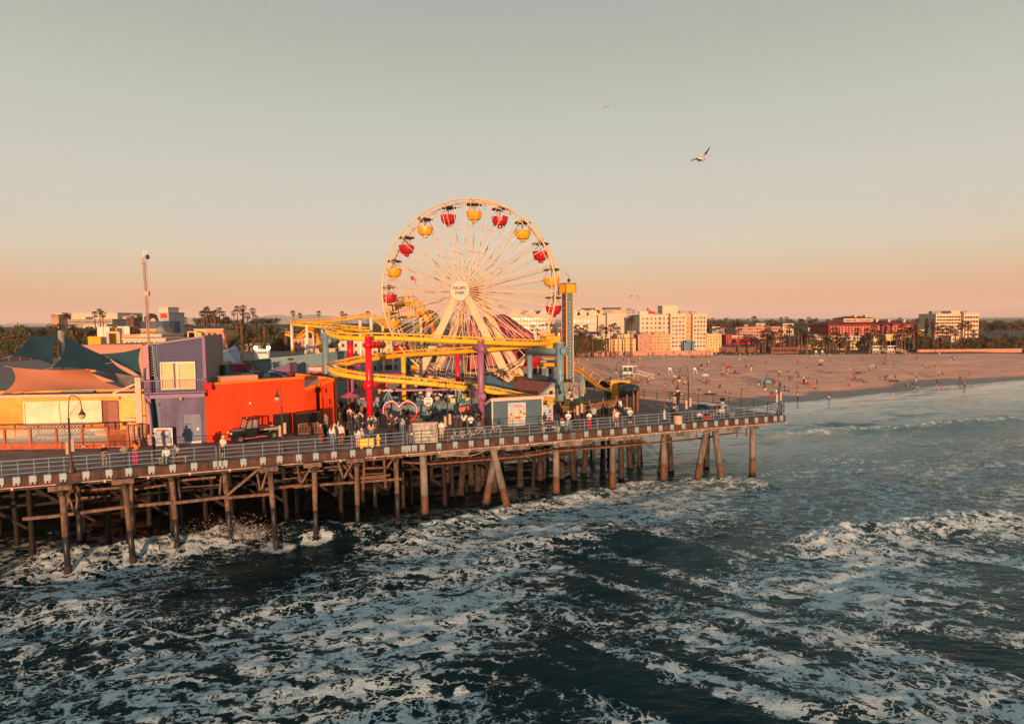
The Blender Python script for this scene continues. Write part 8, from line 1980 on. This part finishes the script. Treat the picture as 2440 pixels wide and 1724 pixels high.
for x in(1052,1083,1122):c=dp(*z2('H',x,572),265.9);mb.plate([c+Vector((1.6*math.cos(a*math.pi/8),0,1.2+1.6*math.sin(a*math.pi/8)))for a in range(9)]+[c+Vector((-1.6,0,-1.2)),c+Vector((1.6,0,-1.2))],(0,.05,0))
mb.build('arched_door',winm[0],t)
bld('terrace_building','low cream terrace building at the left foot of the brick hotel','H',526,760,516,600,264,8,'yellowc',2,10,.5,.4,roof='slate')
t=bld('tower_hotel','pale high-rise hotel with open balconies near the right border','H',1578,1880,216,480,330,14,'cream',7,9,.75,.5,m=(.03,.05),pale=.1);block(t,'H',1742,1838,186,218,333,8,'white',name='roof_tower',to_ground=False);block(t,'H',1878,2040,212,520,328,14,'cream',6,5,.7,.45)
bld('house','amber house beside the right end of the brick hotel','H',1378,1445,388,480,300,8,'yellowc',2,2,.3,.3);bld('house','pale house among the trees below the high-rise hotel','H',1740,1830,455,520,262,5,'cream',1,2,.3,.4)
# left skyline
t=bld('civic_building','wide low cream civic building on the left skyline','U',60,1368,236,385,380,30,'white',0,0);block(t,'U',1366,1510,300,440,384,20,'grey',3,3,.7,.5);bld('low_building','grey-cream low building under the civic building','U',300,1255,370,470,330,12,'concrete',1,18,.6,.2)
bld('white_house','white modern house with three dark windows on the left slope','U',628,1135,486,636,296,8,'white',1,4,.5,.5,pale=0);bld('dark_building','dark red office building on the left skyline','U',1552,1712,342,560,345,10,'brown',5,3,.8,.3);bld('white_house','narrow white block next to the dark red office building','U',1498,1556,336,470,342,6,'white',3,1,.5,.3)
bld('house','reddish house with slate roof at the left border','U',-60,100,270,340,350,10,'salmon',1,5,.5,.4,roof='slate')
t=bld('mural_building','pale building with a large painted face of dark curly hair','A',1185,1522,1002,1215,250,12,'pale',0,0);block(t,'A',1396,1515,934,1004,252,8,'white',name='roof_block',to_ground=False)
mb=MB();q=lambda x,y,o_=0:dp(*z2('A',x,y),249.9-o_)
mb.k=0;mb.plate([q(1300+92*math.cos(a)+6*math.sin(5*a),1085+78*math.sin(a))for a in[i*math.pi/10 for i in range(20)]],(0,.05,0));mb.k=1;mb.plate([q(1322+40*math.cos(a),1125+56*math.sin(a),.06)for a in[i*math.pi/8 for i in range(16)]],(0,.05,0));mb.k=0
for x,y,w_,h_ in((1305,1108,9,4),(1342,1108,9,4)):mb.plate([q(x+w_*math.cos(a),y+h_*math.sin(a),.1)for a in[i*math.pi/4 for i in range(8)]],(0,.03,0))
mb.k=2;mb.plate([q(1326+13*math.cos(a),1158+6*math.sin(a),.1)for a in[i*math.pi/4 for i in range(8)]],(0,.03,0));mb.plate([q(1417,1008),q(1503,1008),q(1503,1070),q(1417,1070)],(0,.05,0));mb.k=3;mb.plate([q(1440,1085),q(1515,1085),q(1518,1210),q(1480,1210)],(0,.05,0));mb.build('mural',[winm[0],M('mural_skin',(.60,.34,.20),.8),M('mural_red',(.55,.04,.02),.8),M('mural_blue',(.18,.30,.36),.8)],t)
t=thing('water_tank','dark blue ribbed cylinder beside the painted face','tank',atz(dp(*z2('A',1420,1180),240),gz(-130,240)));c=dp(*z2('A',1420,1190),240);mb=MB();mb.tube([atz(c,3),dp(*z2('A',1420,1108),240)],7.0*.95,20);mb.build('tank_shell',M('tank_blue',(.035,.06,.10),.6),t)
t=thing('big_tent','grey cone-shaped big top left of the orange building','tent',dp(390,815,150));c=dp(385,813,150);mb=MB();mb.lathe([(6.5,-3),(5.6,-.2),(3.2,1.0),(1.2,2.4),(.7,3.3),(.1,3.6)],c,16);mb.build('tent_cloth',M('tent_grey',(.22,.20,.20),.8),t)
for nm,lb,X0,X1,yt,yb,Y,mt_ in(('long_roof','salmon flat roof of a long pier building above the teal sails',440,1180,1432,1540,92,'salmon'),('white_hall','white low hall with an arch sign behind the camera mast',940,1480,1345,1430,120,'white'),('orange_kiosk','orange painted kiosk with mural left of the camera mast',925,1170,1290,1375,170,'amber'),('cream_roof','cream roof building right of the camera mast',1160,1430,1290,1345,130,'cream'),('teal_roof_house','amber cafe with a dark teal roof flap behind the mast',1165,1380,1215,1290,190,'amber')):
 bld(nm,lb,'A',X0,X1,yt,yb,Y,8,mt_,1 if Y>100 else 0,8,.5,.3)
for i,(x,y,yb,m__)in enumerate(((565,1300,1430,yel2_m),(683,1180,1300,trim_w),(775,1185,1260,yel2_m),(942,1170,1290,trim_w),(718,1175,1240,trim_w))):
 c=dp(*z2('A',x,y),180+3*i);t=thing('banner_pole','%s banner pole above the dark teal sails'%['low orange','tall cream','small orange','right cream','narrow cream'][i],'banner',atz(c,gz(c.x,c.y)));mb=MB();mb.tube([atz(c,gz(c.x,c.y)),c],.12,5);mb.build('pole',dark_m,t);mb=MB();mb.box(c-ZZ*3.2,(3.6,.15,6.2));mb.build('banner_cloth',m__,t)
for x0,x1,yt,Y in((745,885,1252,100),(1775,1960,1245,170)):t=thing('steel_gantry','pink-lit steel goal-post gantry %s'%('above the teal sail' if x0<1000 else 'right of the cone tent'),'gantry',atz(dp(*z2('A',x0,yt),Y),HD));a,b=dp(*z2('A',x0,yt),Y),dp(*z2('A',x1,yt),Y);mb=MB();mb.bar(a,b,.3,.3);mb.bar(a,atz(a,4),.35,.35);mb.bar(b,atz(b,4),.4,.4);mb.build('gantry_frame',M('gantry_pink',(.6,.36,.25),.6),t)
t=bld('cream_lodge','cream house with hipped slate roof above the white pavilion','C',-70,214,262,330,230,10,'yellowc',2,6,.25,.3);hip(t,'C',-80,218,262,236,230,10,.15,'slate')
t=thing('ride_scaffold','salmon lattice drop-ride frame before the cream slate-roofed house','ride',dp(512,835,140));mb=MB()
for x in(495,507,521,530):mb.bar(dp(x,787,140),dp(x+(x-512)*.6,835,140),.5,.5)
mb.bar(dp(493,789,139.6),dp(533,789,139.6),.7,.7);mb.bar(dp(496,812,139.6),dp(531,812,139.6),.4,.4);mb.build('scaffold',M('scaffold_salmon',(.55,.22,.14),.6),t)
bld('amber_lodge','amber house among palms behind the far coaster posts','T',1385,1700,400,640,250,8,'yellowc',3,4,.3,.35);bld('parking_structure','low concrete parking structure above the purple roofs','T',640,1470,640,760,235,10,'concrete',1,10,.7,.3);bld('concrete_ramp','flat concrete slab building in the car park','T',810,1190,612,660,245,8,'concrete')
for px0,px1,y,lb,m_2 in((700,760,806,'pink low building behind the cream coaster posts','salmon'),(905,990,806,'amber building seen through the left spokes','yellowc'),(1040,1110,800,'pink building seen through the spokes below the hub','salmon'),(810,900,812,'cream building under the far track','cream')):
 t=thing('far_building',lb,'building',atz(dp(px0,y,225),2));a,b=dp(px0,y,225),dp(px1,y,225);mb=MB();mb.box(((a.x+b.x)/2,229,(a.z+1)/2),(b.x-a.x,8,a.z-1));w=mb.build('wall',hm(m_2),t)
 for j in range(12):o=bpy.data.objects.new('window',WME[j%2]);COL.objects.link(o);o.parent=w;o.location=Vector((a.x+(b.x-a.x)*((j%6)+.5)/6,224.98,a.z-1.6-2.6*(j//6)))-ORG[w.name];o.scale=((b.x-a.x)/14,1,1.2)
 #  PEOPLE AND THINGS ON THE BEACH
def small_mesh(pose,long_):
 key=('small',pose,long_)
 if key not in ME:
  V_,F,reg,nrm,J=skinned(pose);mb=MB();mb.v=[tuple(v)for v in V_];mb.f=list(F);mb.mi=[{'T':1,'U':1,'P':2,'C':2 if long_ else 0,'S':0 if not long_ else 2}.get(r,0)for r in reg]
  sh=shell(pose,'hair' if not long_ else 'longhair');mb.k=3;mb.add(sh.v,sh.f);ME[key]=mb.mesh('person',[cm('l',SKIN,'skin_')]*4,smooth=True)
 return ME[key]
brr=random.Random(21);CN=['black','white','navy','red','grey','cream','teal','maroon','pink','charcoal','rust','denim','lightblue','orange'];PN=['black','denim','charcoal','brown','navy','white','red','grey']
def bplace(px,py):
 row='at the beach back' if py<848 else 'on upper sand' if py<880 else 'mid-beach' if py<915 else 'near the waterline'
 col='behind the coaster' if px<1400 else 'left of the lifeguard hut' if px<1480 else 'right of the lifeguard hut' if px<1620 else 'behind the double lamp' if px<1760 else 'beyond the last lamp' if px<1900 else 'below the brick hotel' if px<2150 else 'towards the right border'
 return row+' '+col
def bperson(r,x,y,kind):
 px,py=z2(r,x,y)if r else(x,y);p=bp_(px,py);pose={'s':brr.choice(['stand','walk','phone','hips']),'t':'sitfloor','l':'lie'}[kind];lg=brr.random()<.5
 a,b=brr.choice(CN),brr.choice(PN);o=bpy.data.objects.new('person',small_mesh(pose,lg));COL.objects.link(o)
 for i,m in enumerate((cm(brr.choice('lmm'),SKIN,'skin_'),cm(a),cm(b),cm(brr.choice(['black','brown','black','blonde']),HAIR,'hair_'))):o.material_slots[i].link='OBJECT';o.material_slots[i].material=m
 p.z=max(p.z,-.35 if py>930 else 0);o.location=p;o.rotation_euler=(0,0,brr.uniform(0,6.28));k=brr.uniform(.92,1.06);o.scale=(k,k,k)
 return tag(o,'%s person in %s and %s %s'%({'s':'standing','t':'sitting','l':'lying'}[kind],a,b,bplace(px,py)),'person','people %s'%bplace(px,py))
GS=[(25,705),(75,740),(185,715),(203,715),(410,690),(480,690),(500,690),(950,672),(1440,645),(1470,645),(1270,720),(1327,718),(930,775),(938,775),(1340,822),(1380,830),(1398,825),(1075,880),(1095,880),(570,935),(582,935),(558,995),(680,1000),(668,1000),(765,1000),(718,1000),(470,1040),(838,1088),(1290,1103),(1610,1143),(1710,1035),(1632,980),(1645,960),(1815,1015),(1805,945),(1832,950),(1875,905),(1902,905),(1890,1065),(1895,1145),(1960,955),(180,945),(205,975),(280,965),(298,965),(1700,880)]
GT=[(130,735),(330,700),(360,700),(455,690),(575,688),(730,680),(765,682),(885,670),(905,672),(1310,650),(800,793),(865,780),(870,812),(1125,795),(1135,880),(1180,850),(1225,850),(880,940),(903,940),(935,942),(590,1070),(545,1090),(948,1075),(1062,1010),(1665,1065),(1530,980),(1480,985),(1757,1015),(1757,1050),(1800,1055),(1970,960),(85,985),(125,945),(110,950),(190,945),(70,950)]
GL=[(400,870),(570,855),(1310,905),(1790,842),(1155,1068)]
HS=[(932,833),(1128,800),(1568,800),(1598,755),(1735,725),(1770,722),(1752,720),(300,990),(155,955),(738,905),(632,960),(1083,990),(1153,990),(1140,925),(1365,945),(1388,975),(1605,890),(1650,895),(1585,985),(1632,985),(1835,925),(1865,935),(1888,920),(1860,895),(1882,1030),(430,1165)]
HT=[(260,665),(190,815),(330,768),(347,768),(660,810),(820,840),(1020,750),(1218,815),(1300,850),(1430,775),(1240,668),(270,1020),(178,960),(690,888),(720,915),(635,990),(1025,905),(1050,905),(1120,932),(1255,980),(1325,1005),(1380,1025),(1490,890),(1940,880)]
HL=[(885,825),(1470,795),(1520,795),(430,857),(240,920),(795,950),(840,958)]
FS=[(307,880),(350,970),(385,865),(457,860),(550,880),(560,1050),(597,1065),(855,842),(868,842),(720,845),(690,835)];FT=[(285,870),(620,1050),(638,1050),(580,850),(600,850),(760,865),(810,860)]
for r,k,L in(('G','s',GS),('G','t',GT),('G','l',GL),('H','s',HS),('H','t',HT),('H','l',HL),('F','s',FS),('F','t',FT)):
 for x,y in L:bperson(r,x,y,k)
for i in range(112):bperson(None,brr.choice([1380+330*brr.random()**1.3,1380+330*brr.random(),1700+600*brr.random()]),840+13*brr.random()**1.5,'s' if brr.random()<.7 else 't')
# lifeguard hut with ramp
lg_m=M('lifeguard_pale',(.55,.46,.38),.6,var=.1)
def hut(px,py,label,s=1.0,ramp=1,rz=0.0):
 c=bp_(px,py);t=thing('lifeguard_hut',label,'lifeguard hut',c,'lifeguard huts');P=lambda x,y,z:c+Vector(((x*math.cos(rz)-y*math.sin(rz))*s,(x*math.sin(rz)+y*math.cos(rz))*s,z*s))
 H8=lambda x0,x1,y0,y1,z0,z1:[P(x0,y0,z0),P(x1,y0,z0),P(x1,y1,z0),P(x0,y1,z0),P(x0,y0,z1),P(x1,y0,z1),P(x1,y1,z1),P(x0,y1,z1)]
 for x in(-1.5,1.3):
  for y in(-1.1,1.1):mb=MB();mb.bar(P(x,y,-.3),P(x,y,1.25),.16);mb.build('stilt',lg_m,t)
 mb=MB();mb.bar(P(-1.5,-1.12,.1),P(1.3,-1.12,1.2),.1);mb.bar(P(1.3,-1.14,.1),P(-1.5,-1.14,1.2),.1);mb.build('cross_brace',lg_m,t)
 mb=MB();mb.hexa(H8(-1.9,2.0,-1.5,1.5,1.26,1.38));mb.build('platform',lg_m,t)
 mb=MB();mb.hexa(H8(-1.5,1.1,-1.0,1.0,1.381,3.1));w=mb.build('cabin',lg_m,t);mb=MB();mb.hexa(H8(-1.3,-.3,-1.04,-1.0,2.1,2.9));mb.hexa(H8(-.1,.95,-1.04,-1.0,2.1,2.9));mb.build('window',glass_m,w)
 mb=MB();mb.hexa(H8(-1.8,2.0,-1.3,1.3,3.11,3.25));mb.build('roof',trim_w,t)
 mb=MB();
 for a in(-.4,.4):mb.bar(P(2.0,-1.2+a,1.32),P(6.2,-1.2+a,.1),.1);mb.bar(P(2.0,-1.2+a,2.2),P(6.2,-1.2+a,1.0),.07)
 for k in range(8):x=2.0+k*.58;z=1.32-k*.167;mb.bar(P(x,-1.6,z),P(x,-1.6,z+.88),.06);mb.bar(P(x,-.8,z),P(x,-.8,z+.88),.06);mb.bar(P(x,-1.6,z),P(x,-.8,z),.2,.05)
 mb.build('ramp',lg_m,t)
 mb=MB();mb.hexa(H8(2.0,2.1,-1.3,-.9,2.5,3.1));mb.build('red_flag',redp_m,t);mb=MB();mb.bar(P(.2,0,3.25),P(.2,0,5.2),.06);mb.build('flag_pole',trim_w,t)
hut(1496,902,'lifeguard hut with a long ramp behind the open deck',1.0)
hut(2085,842,'far lifeguard hut below the brick hotel, left one',.95);hut(2120,842,'far lifeguard hut below the brick hotel, right one',.95)
bar_m=M('beach_barrel_orange',(.28,.075,.035),.7,var=.2);blp=MB();blp.lathe([(.36,0),(.40,.1),(.40,1.05),(.36,1.1),(.3,1.12)],(0,0,0),12);bo=blp.build('beach_barrel',bar_m,None,smooth=True);BP=Proto(bo);k=0
for r,x,y in(('G',240,795),('G',1105,770),('G',1562,750),('G',1903,738),('H',450,730),('H',795,722),('H',1040,716),('H',1383,703),('F',520,930),('H',100,738)):
 p=bp_(*z2(r,x,y));BP.put(p,0,'rusty orange litter barrel %s'%bplace(*z2(r,x,y)),'litter barrels on the beach',.95,'barrel')
for i,(r,x,y)in enumerate((('G',525,858),('G',793,858),('H',292,655),('H',360,655))):
 c=bp_(*z2(r,x,y));t=thing('guard_chair','pale tall lifeguard chair %s'%['left of the double lamp','right of the double lamp','at the back of the beach, left of a pair','at the back of the beach, right of a pair'][i],'chair',c,'tall beach chairs');s=.72
 for a in(-1,1):
  for b in(-1,1):mb=MB();mb.bar(c+Vector((a*.7,b*.6,0))*s,c+Vector((a*.4,b*.35,1.5))*s,.12);mb.build('leg',lg_m,t)
 mb=MB();mb.box(c+ZZ*1.5*s,(1.1*s,.9*s,.1));mb.build('seat',lg_m,t);mb=MB();mb.box(c+Vector((0,.4,1.95))*s,(1.1*s,.1,.8*s));mb.build('backrest',lg_m,t)
c=bp_(*z2('G',1580,962));t=thing('beach_tent','blue pop-up beach tent beside the people behind the last lamp','beach tent',c);mb=MB();n=8;vs=[c+Vector((1.7*math.cos(i*math.pi/n),0,1.35*math.sin(i*math.pi/n)))for i in range(n+1)]+[c+Vector((1.5*math.cos(i*math.pi/n),1.4,.9*math.sin(i*math.pi/n)))for i in range(n+1)]+[c+Vector((0,2.0,0))]
mb.add(vs,[(i,i+1,n+2+i,n+1+i)for i in range(n)]+[(n+1+i,n+2+i,2*n+2)for i in range(n)]);mb.build('tent_cloth',M('tent_blue',(.12,.33,.45),.7),t)
bt_c=['red','teal','white','navy','pink','grey','lightblue','orange']
tw=MB();tw.box((0,0,.05),(1.0,2.0,.05));TWM=tw.mesh('beach_towel',cm('red'))
for i,(x,y)in enumerate([('G',q)for q in GT[::2]]+[('H',q)for q in HT[::2]]):
 p=bp_(*z2(x,y[0]+8,y[1]+2));o=bpy.data.objects.new('beach_towel',TWM);COL.objects.link(o);o.location=p;o.rotation_euler=(0,0,i*1.3);o.scale=(1.4,1.2,2);o.material_slots[0].link='OBJECT';o.material_slots[0].material=cm(bt_c[i%8])
 tag(o,'%s towel spread %s'%(bt_c[i%8],bplace(*z2(x,y[0],y[1]))),'towel','towels on the sand')
for r,x,y,c_,lb in(('H',330,768,'cream','pale parasol below the brick hotel'),('H',870,828,'lightblue','light blue parasol lying low on the middle sand'),('G',890,940,'white','white parasol left of the double lamp people'),('H',738,918,'brown','brown parasol on the lower sand below the brick hotel'),('G',1150,850,'red','small red parasol behind the double lamp'),('F',290,875,'orange','orange parasol right of the drop tower foot')):
 c=bp_(*z2(r,x,y));t=thing('beach_parasol',lb,'parasol',c);mb=MB();mb.tube([c,c+Vector((.2,0,1.9))],.03,5);mb.build('pole',trim_w,t);mb=MB();mb.lathe([(1.1,1.45),(.8,1.7),(.4,1.88),(.02,1.95)],c+Vector((.2,0,0)),10);mb.build('canopy',cm(c_),t)
 # boardwalk cars before the red building
car_c=['grey','white','slate','pale','brown'];ci=0
for k in range(22):
 px=1722+k*4.6;c=bp_(px,832);c.y=262;c.z=gz(c.x,262)+.0
 if k==0:
  t=thing('parked_car',None,'car');mb=MB();mb.hexa([(-.85,-2.1,.3),(.85,-2.1,.3),(.85,2.1,.3),(-.85,2.1,.3),(-.85,-2.1,.85),(.85,-2.1,.85),(.85,2.1,.95),(-.85,2.1,.95)]);body=mb.build('body',hm('slate'),t);mb=MB();mb.hexa([(-.8,-1.1,.9),(.8,-1.1,.9),(.8,1.5,.95),(-.8,1.5,.95),(-.6,-.5,1.45),(.6,-.5,1.45),(.6,1.1,1.45),(-.6,1.1,1.45)]);mb.build('windows_cab',glass_m,body)
  for a in(-.8,.8):
   for b in(-1.3,1.3):mb=MB();mb.tube([(a-.1,b,.32),(a+.1,b,.32)],.32,10);mb.build('wheel',dark_m,t)
  CP=Proto(t)
 CP.put(c+Vector((0,0,.9)),.1,'parked car in the row before the red building','cars parked before the red building',1.25)
mb=MB();a,b=bp_(1718,832),bp_(1826,832);mb.box(((a.x+b.x)/2,262,3.6),(22,9,2.6));o=mb.build('car_park_terrace',hm('brown'));tag(o,'low raised terrace under the row of parked cars','terrace')
# sea spray where the breaker meets the piles
mb=MB();rr=random.Random(9)
for px,py,n,sx,sz in((545,1285,1500,1.5,.7),(600,1272,500,1.2,.45),(420,1305,80,1.3,.3),(1300,1200,60,2.5,.2),(2200,1256,120,5,.25),(750,1278,60,1.5,.3)):
 c=gp(px,py,.5)
 for k in range(n):q=c+Vector((rr.gauss(0,sx),rr.gauss(0,.35),abs(rr.gauss(0,sz))));mb.ball(q,rr.uniform(.006,.022),4,3)
o=mb.build('sea_spray',M('spray_white',(.75,.66,.6),.6));o['kind']='stuff';o['label']='white spray thrown up where the breaker hits the piles'
# ---- the evening air
mb=MB();mb.box((-500,5700,113),(18500,13000,234));
hz=bpy.data.materials.new('haze_air');hz.use_nodes=True;hn=hz.node_tree.nodes;hn.remove(hn['Principled BSDF']);hv=hn.new('ShaderNodeVolumePrincipled')
hv.inputs['Color'].default_value=(.96,.90,.92,1);hv.inputs['Density'].default_value=.00006;hv.inputs['Anisotropy'].default_value=-.18
hz.node_tree.links.new(hv.outputs[0],hn['Material Output'].inputs['Volume']);o=mb.build('haze',hz);o['kind']='stuff';o['label']='thin warm evening haze'
scene.cycles.volume_bounces=0
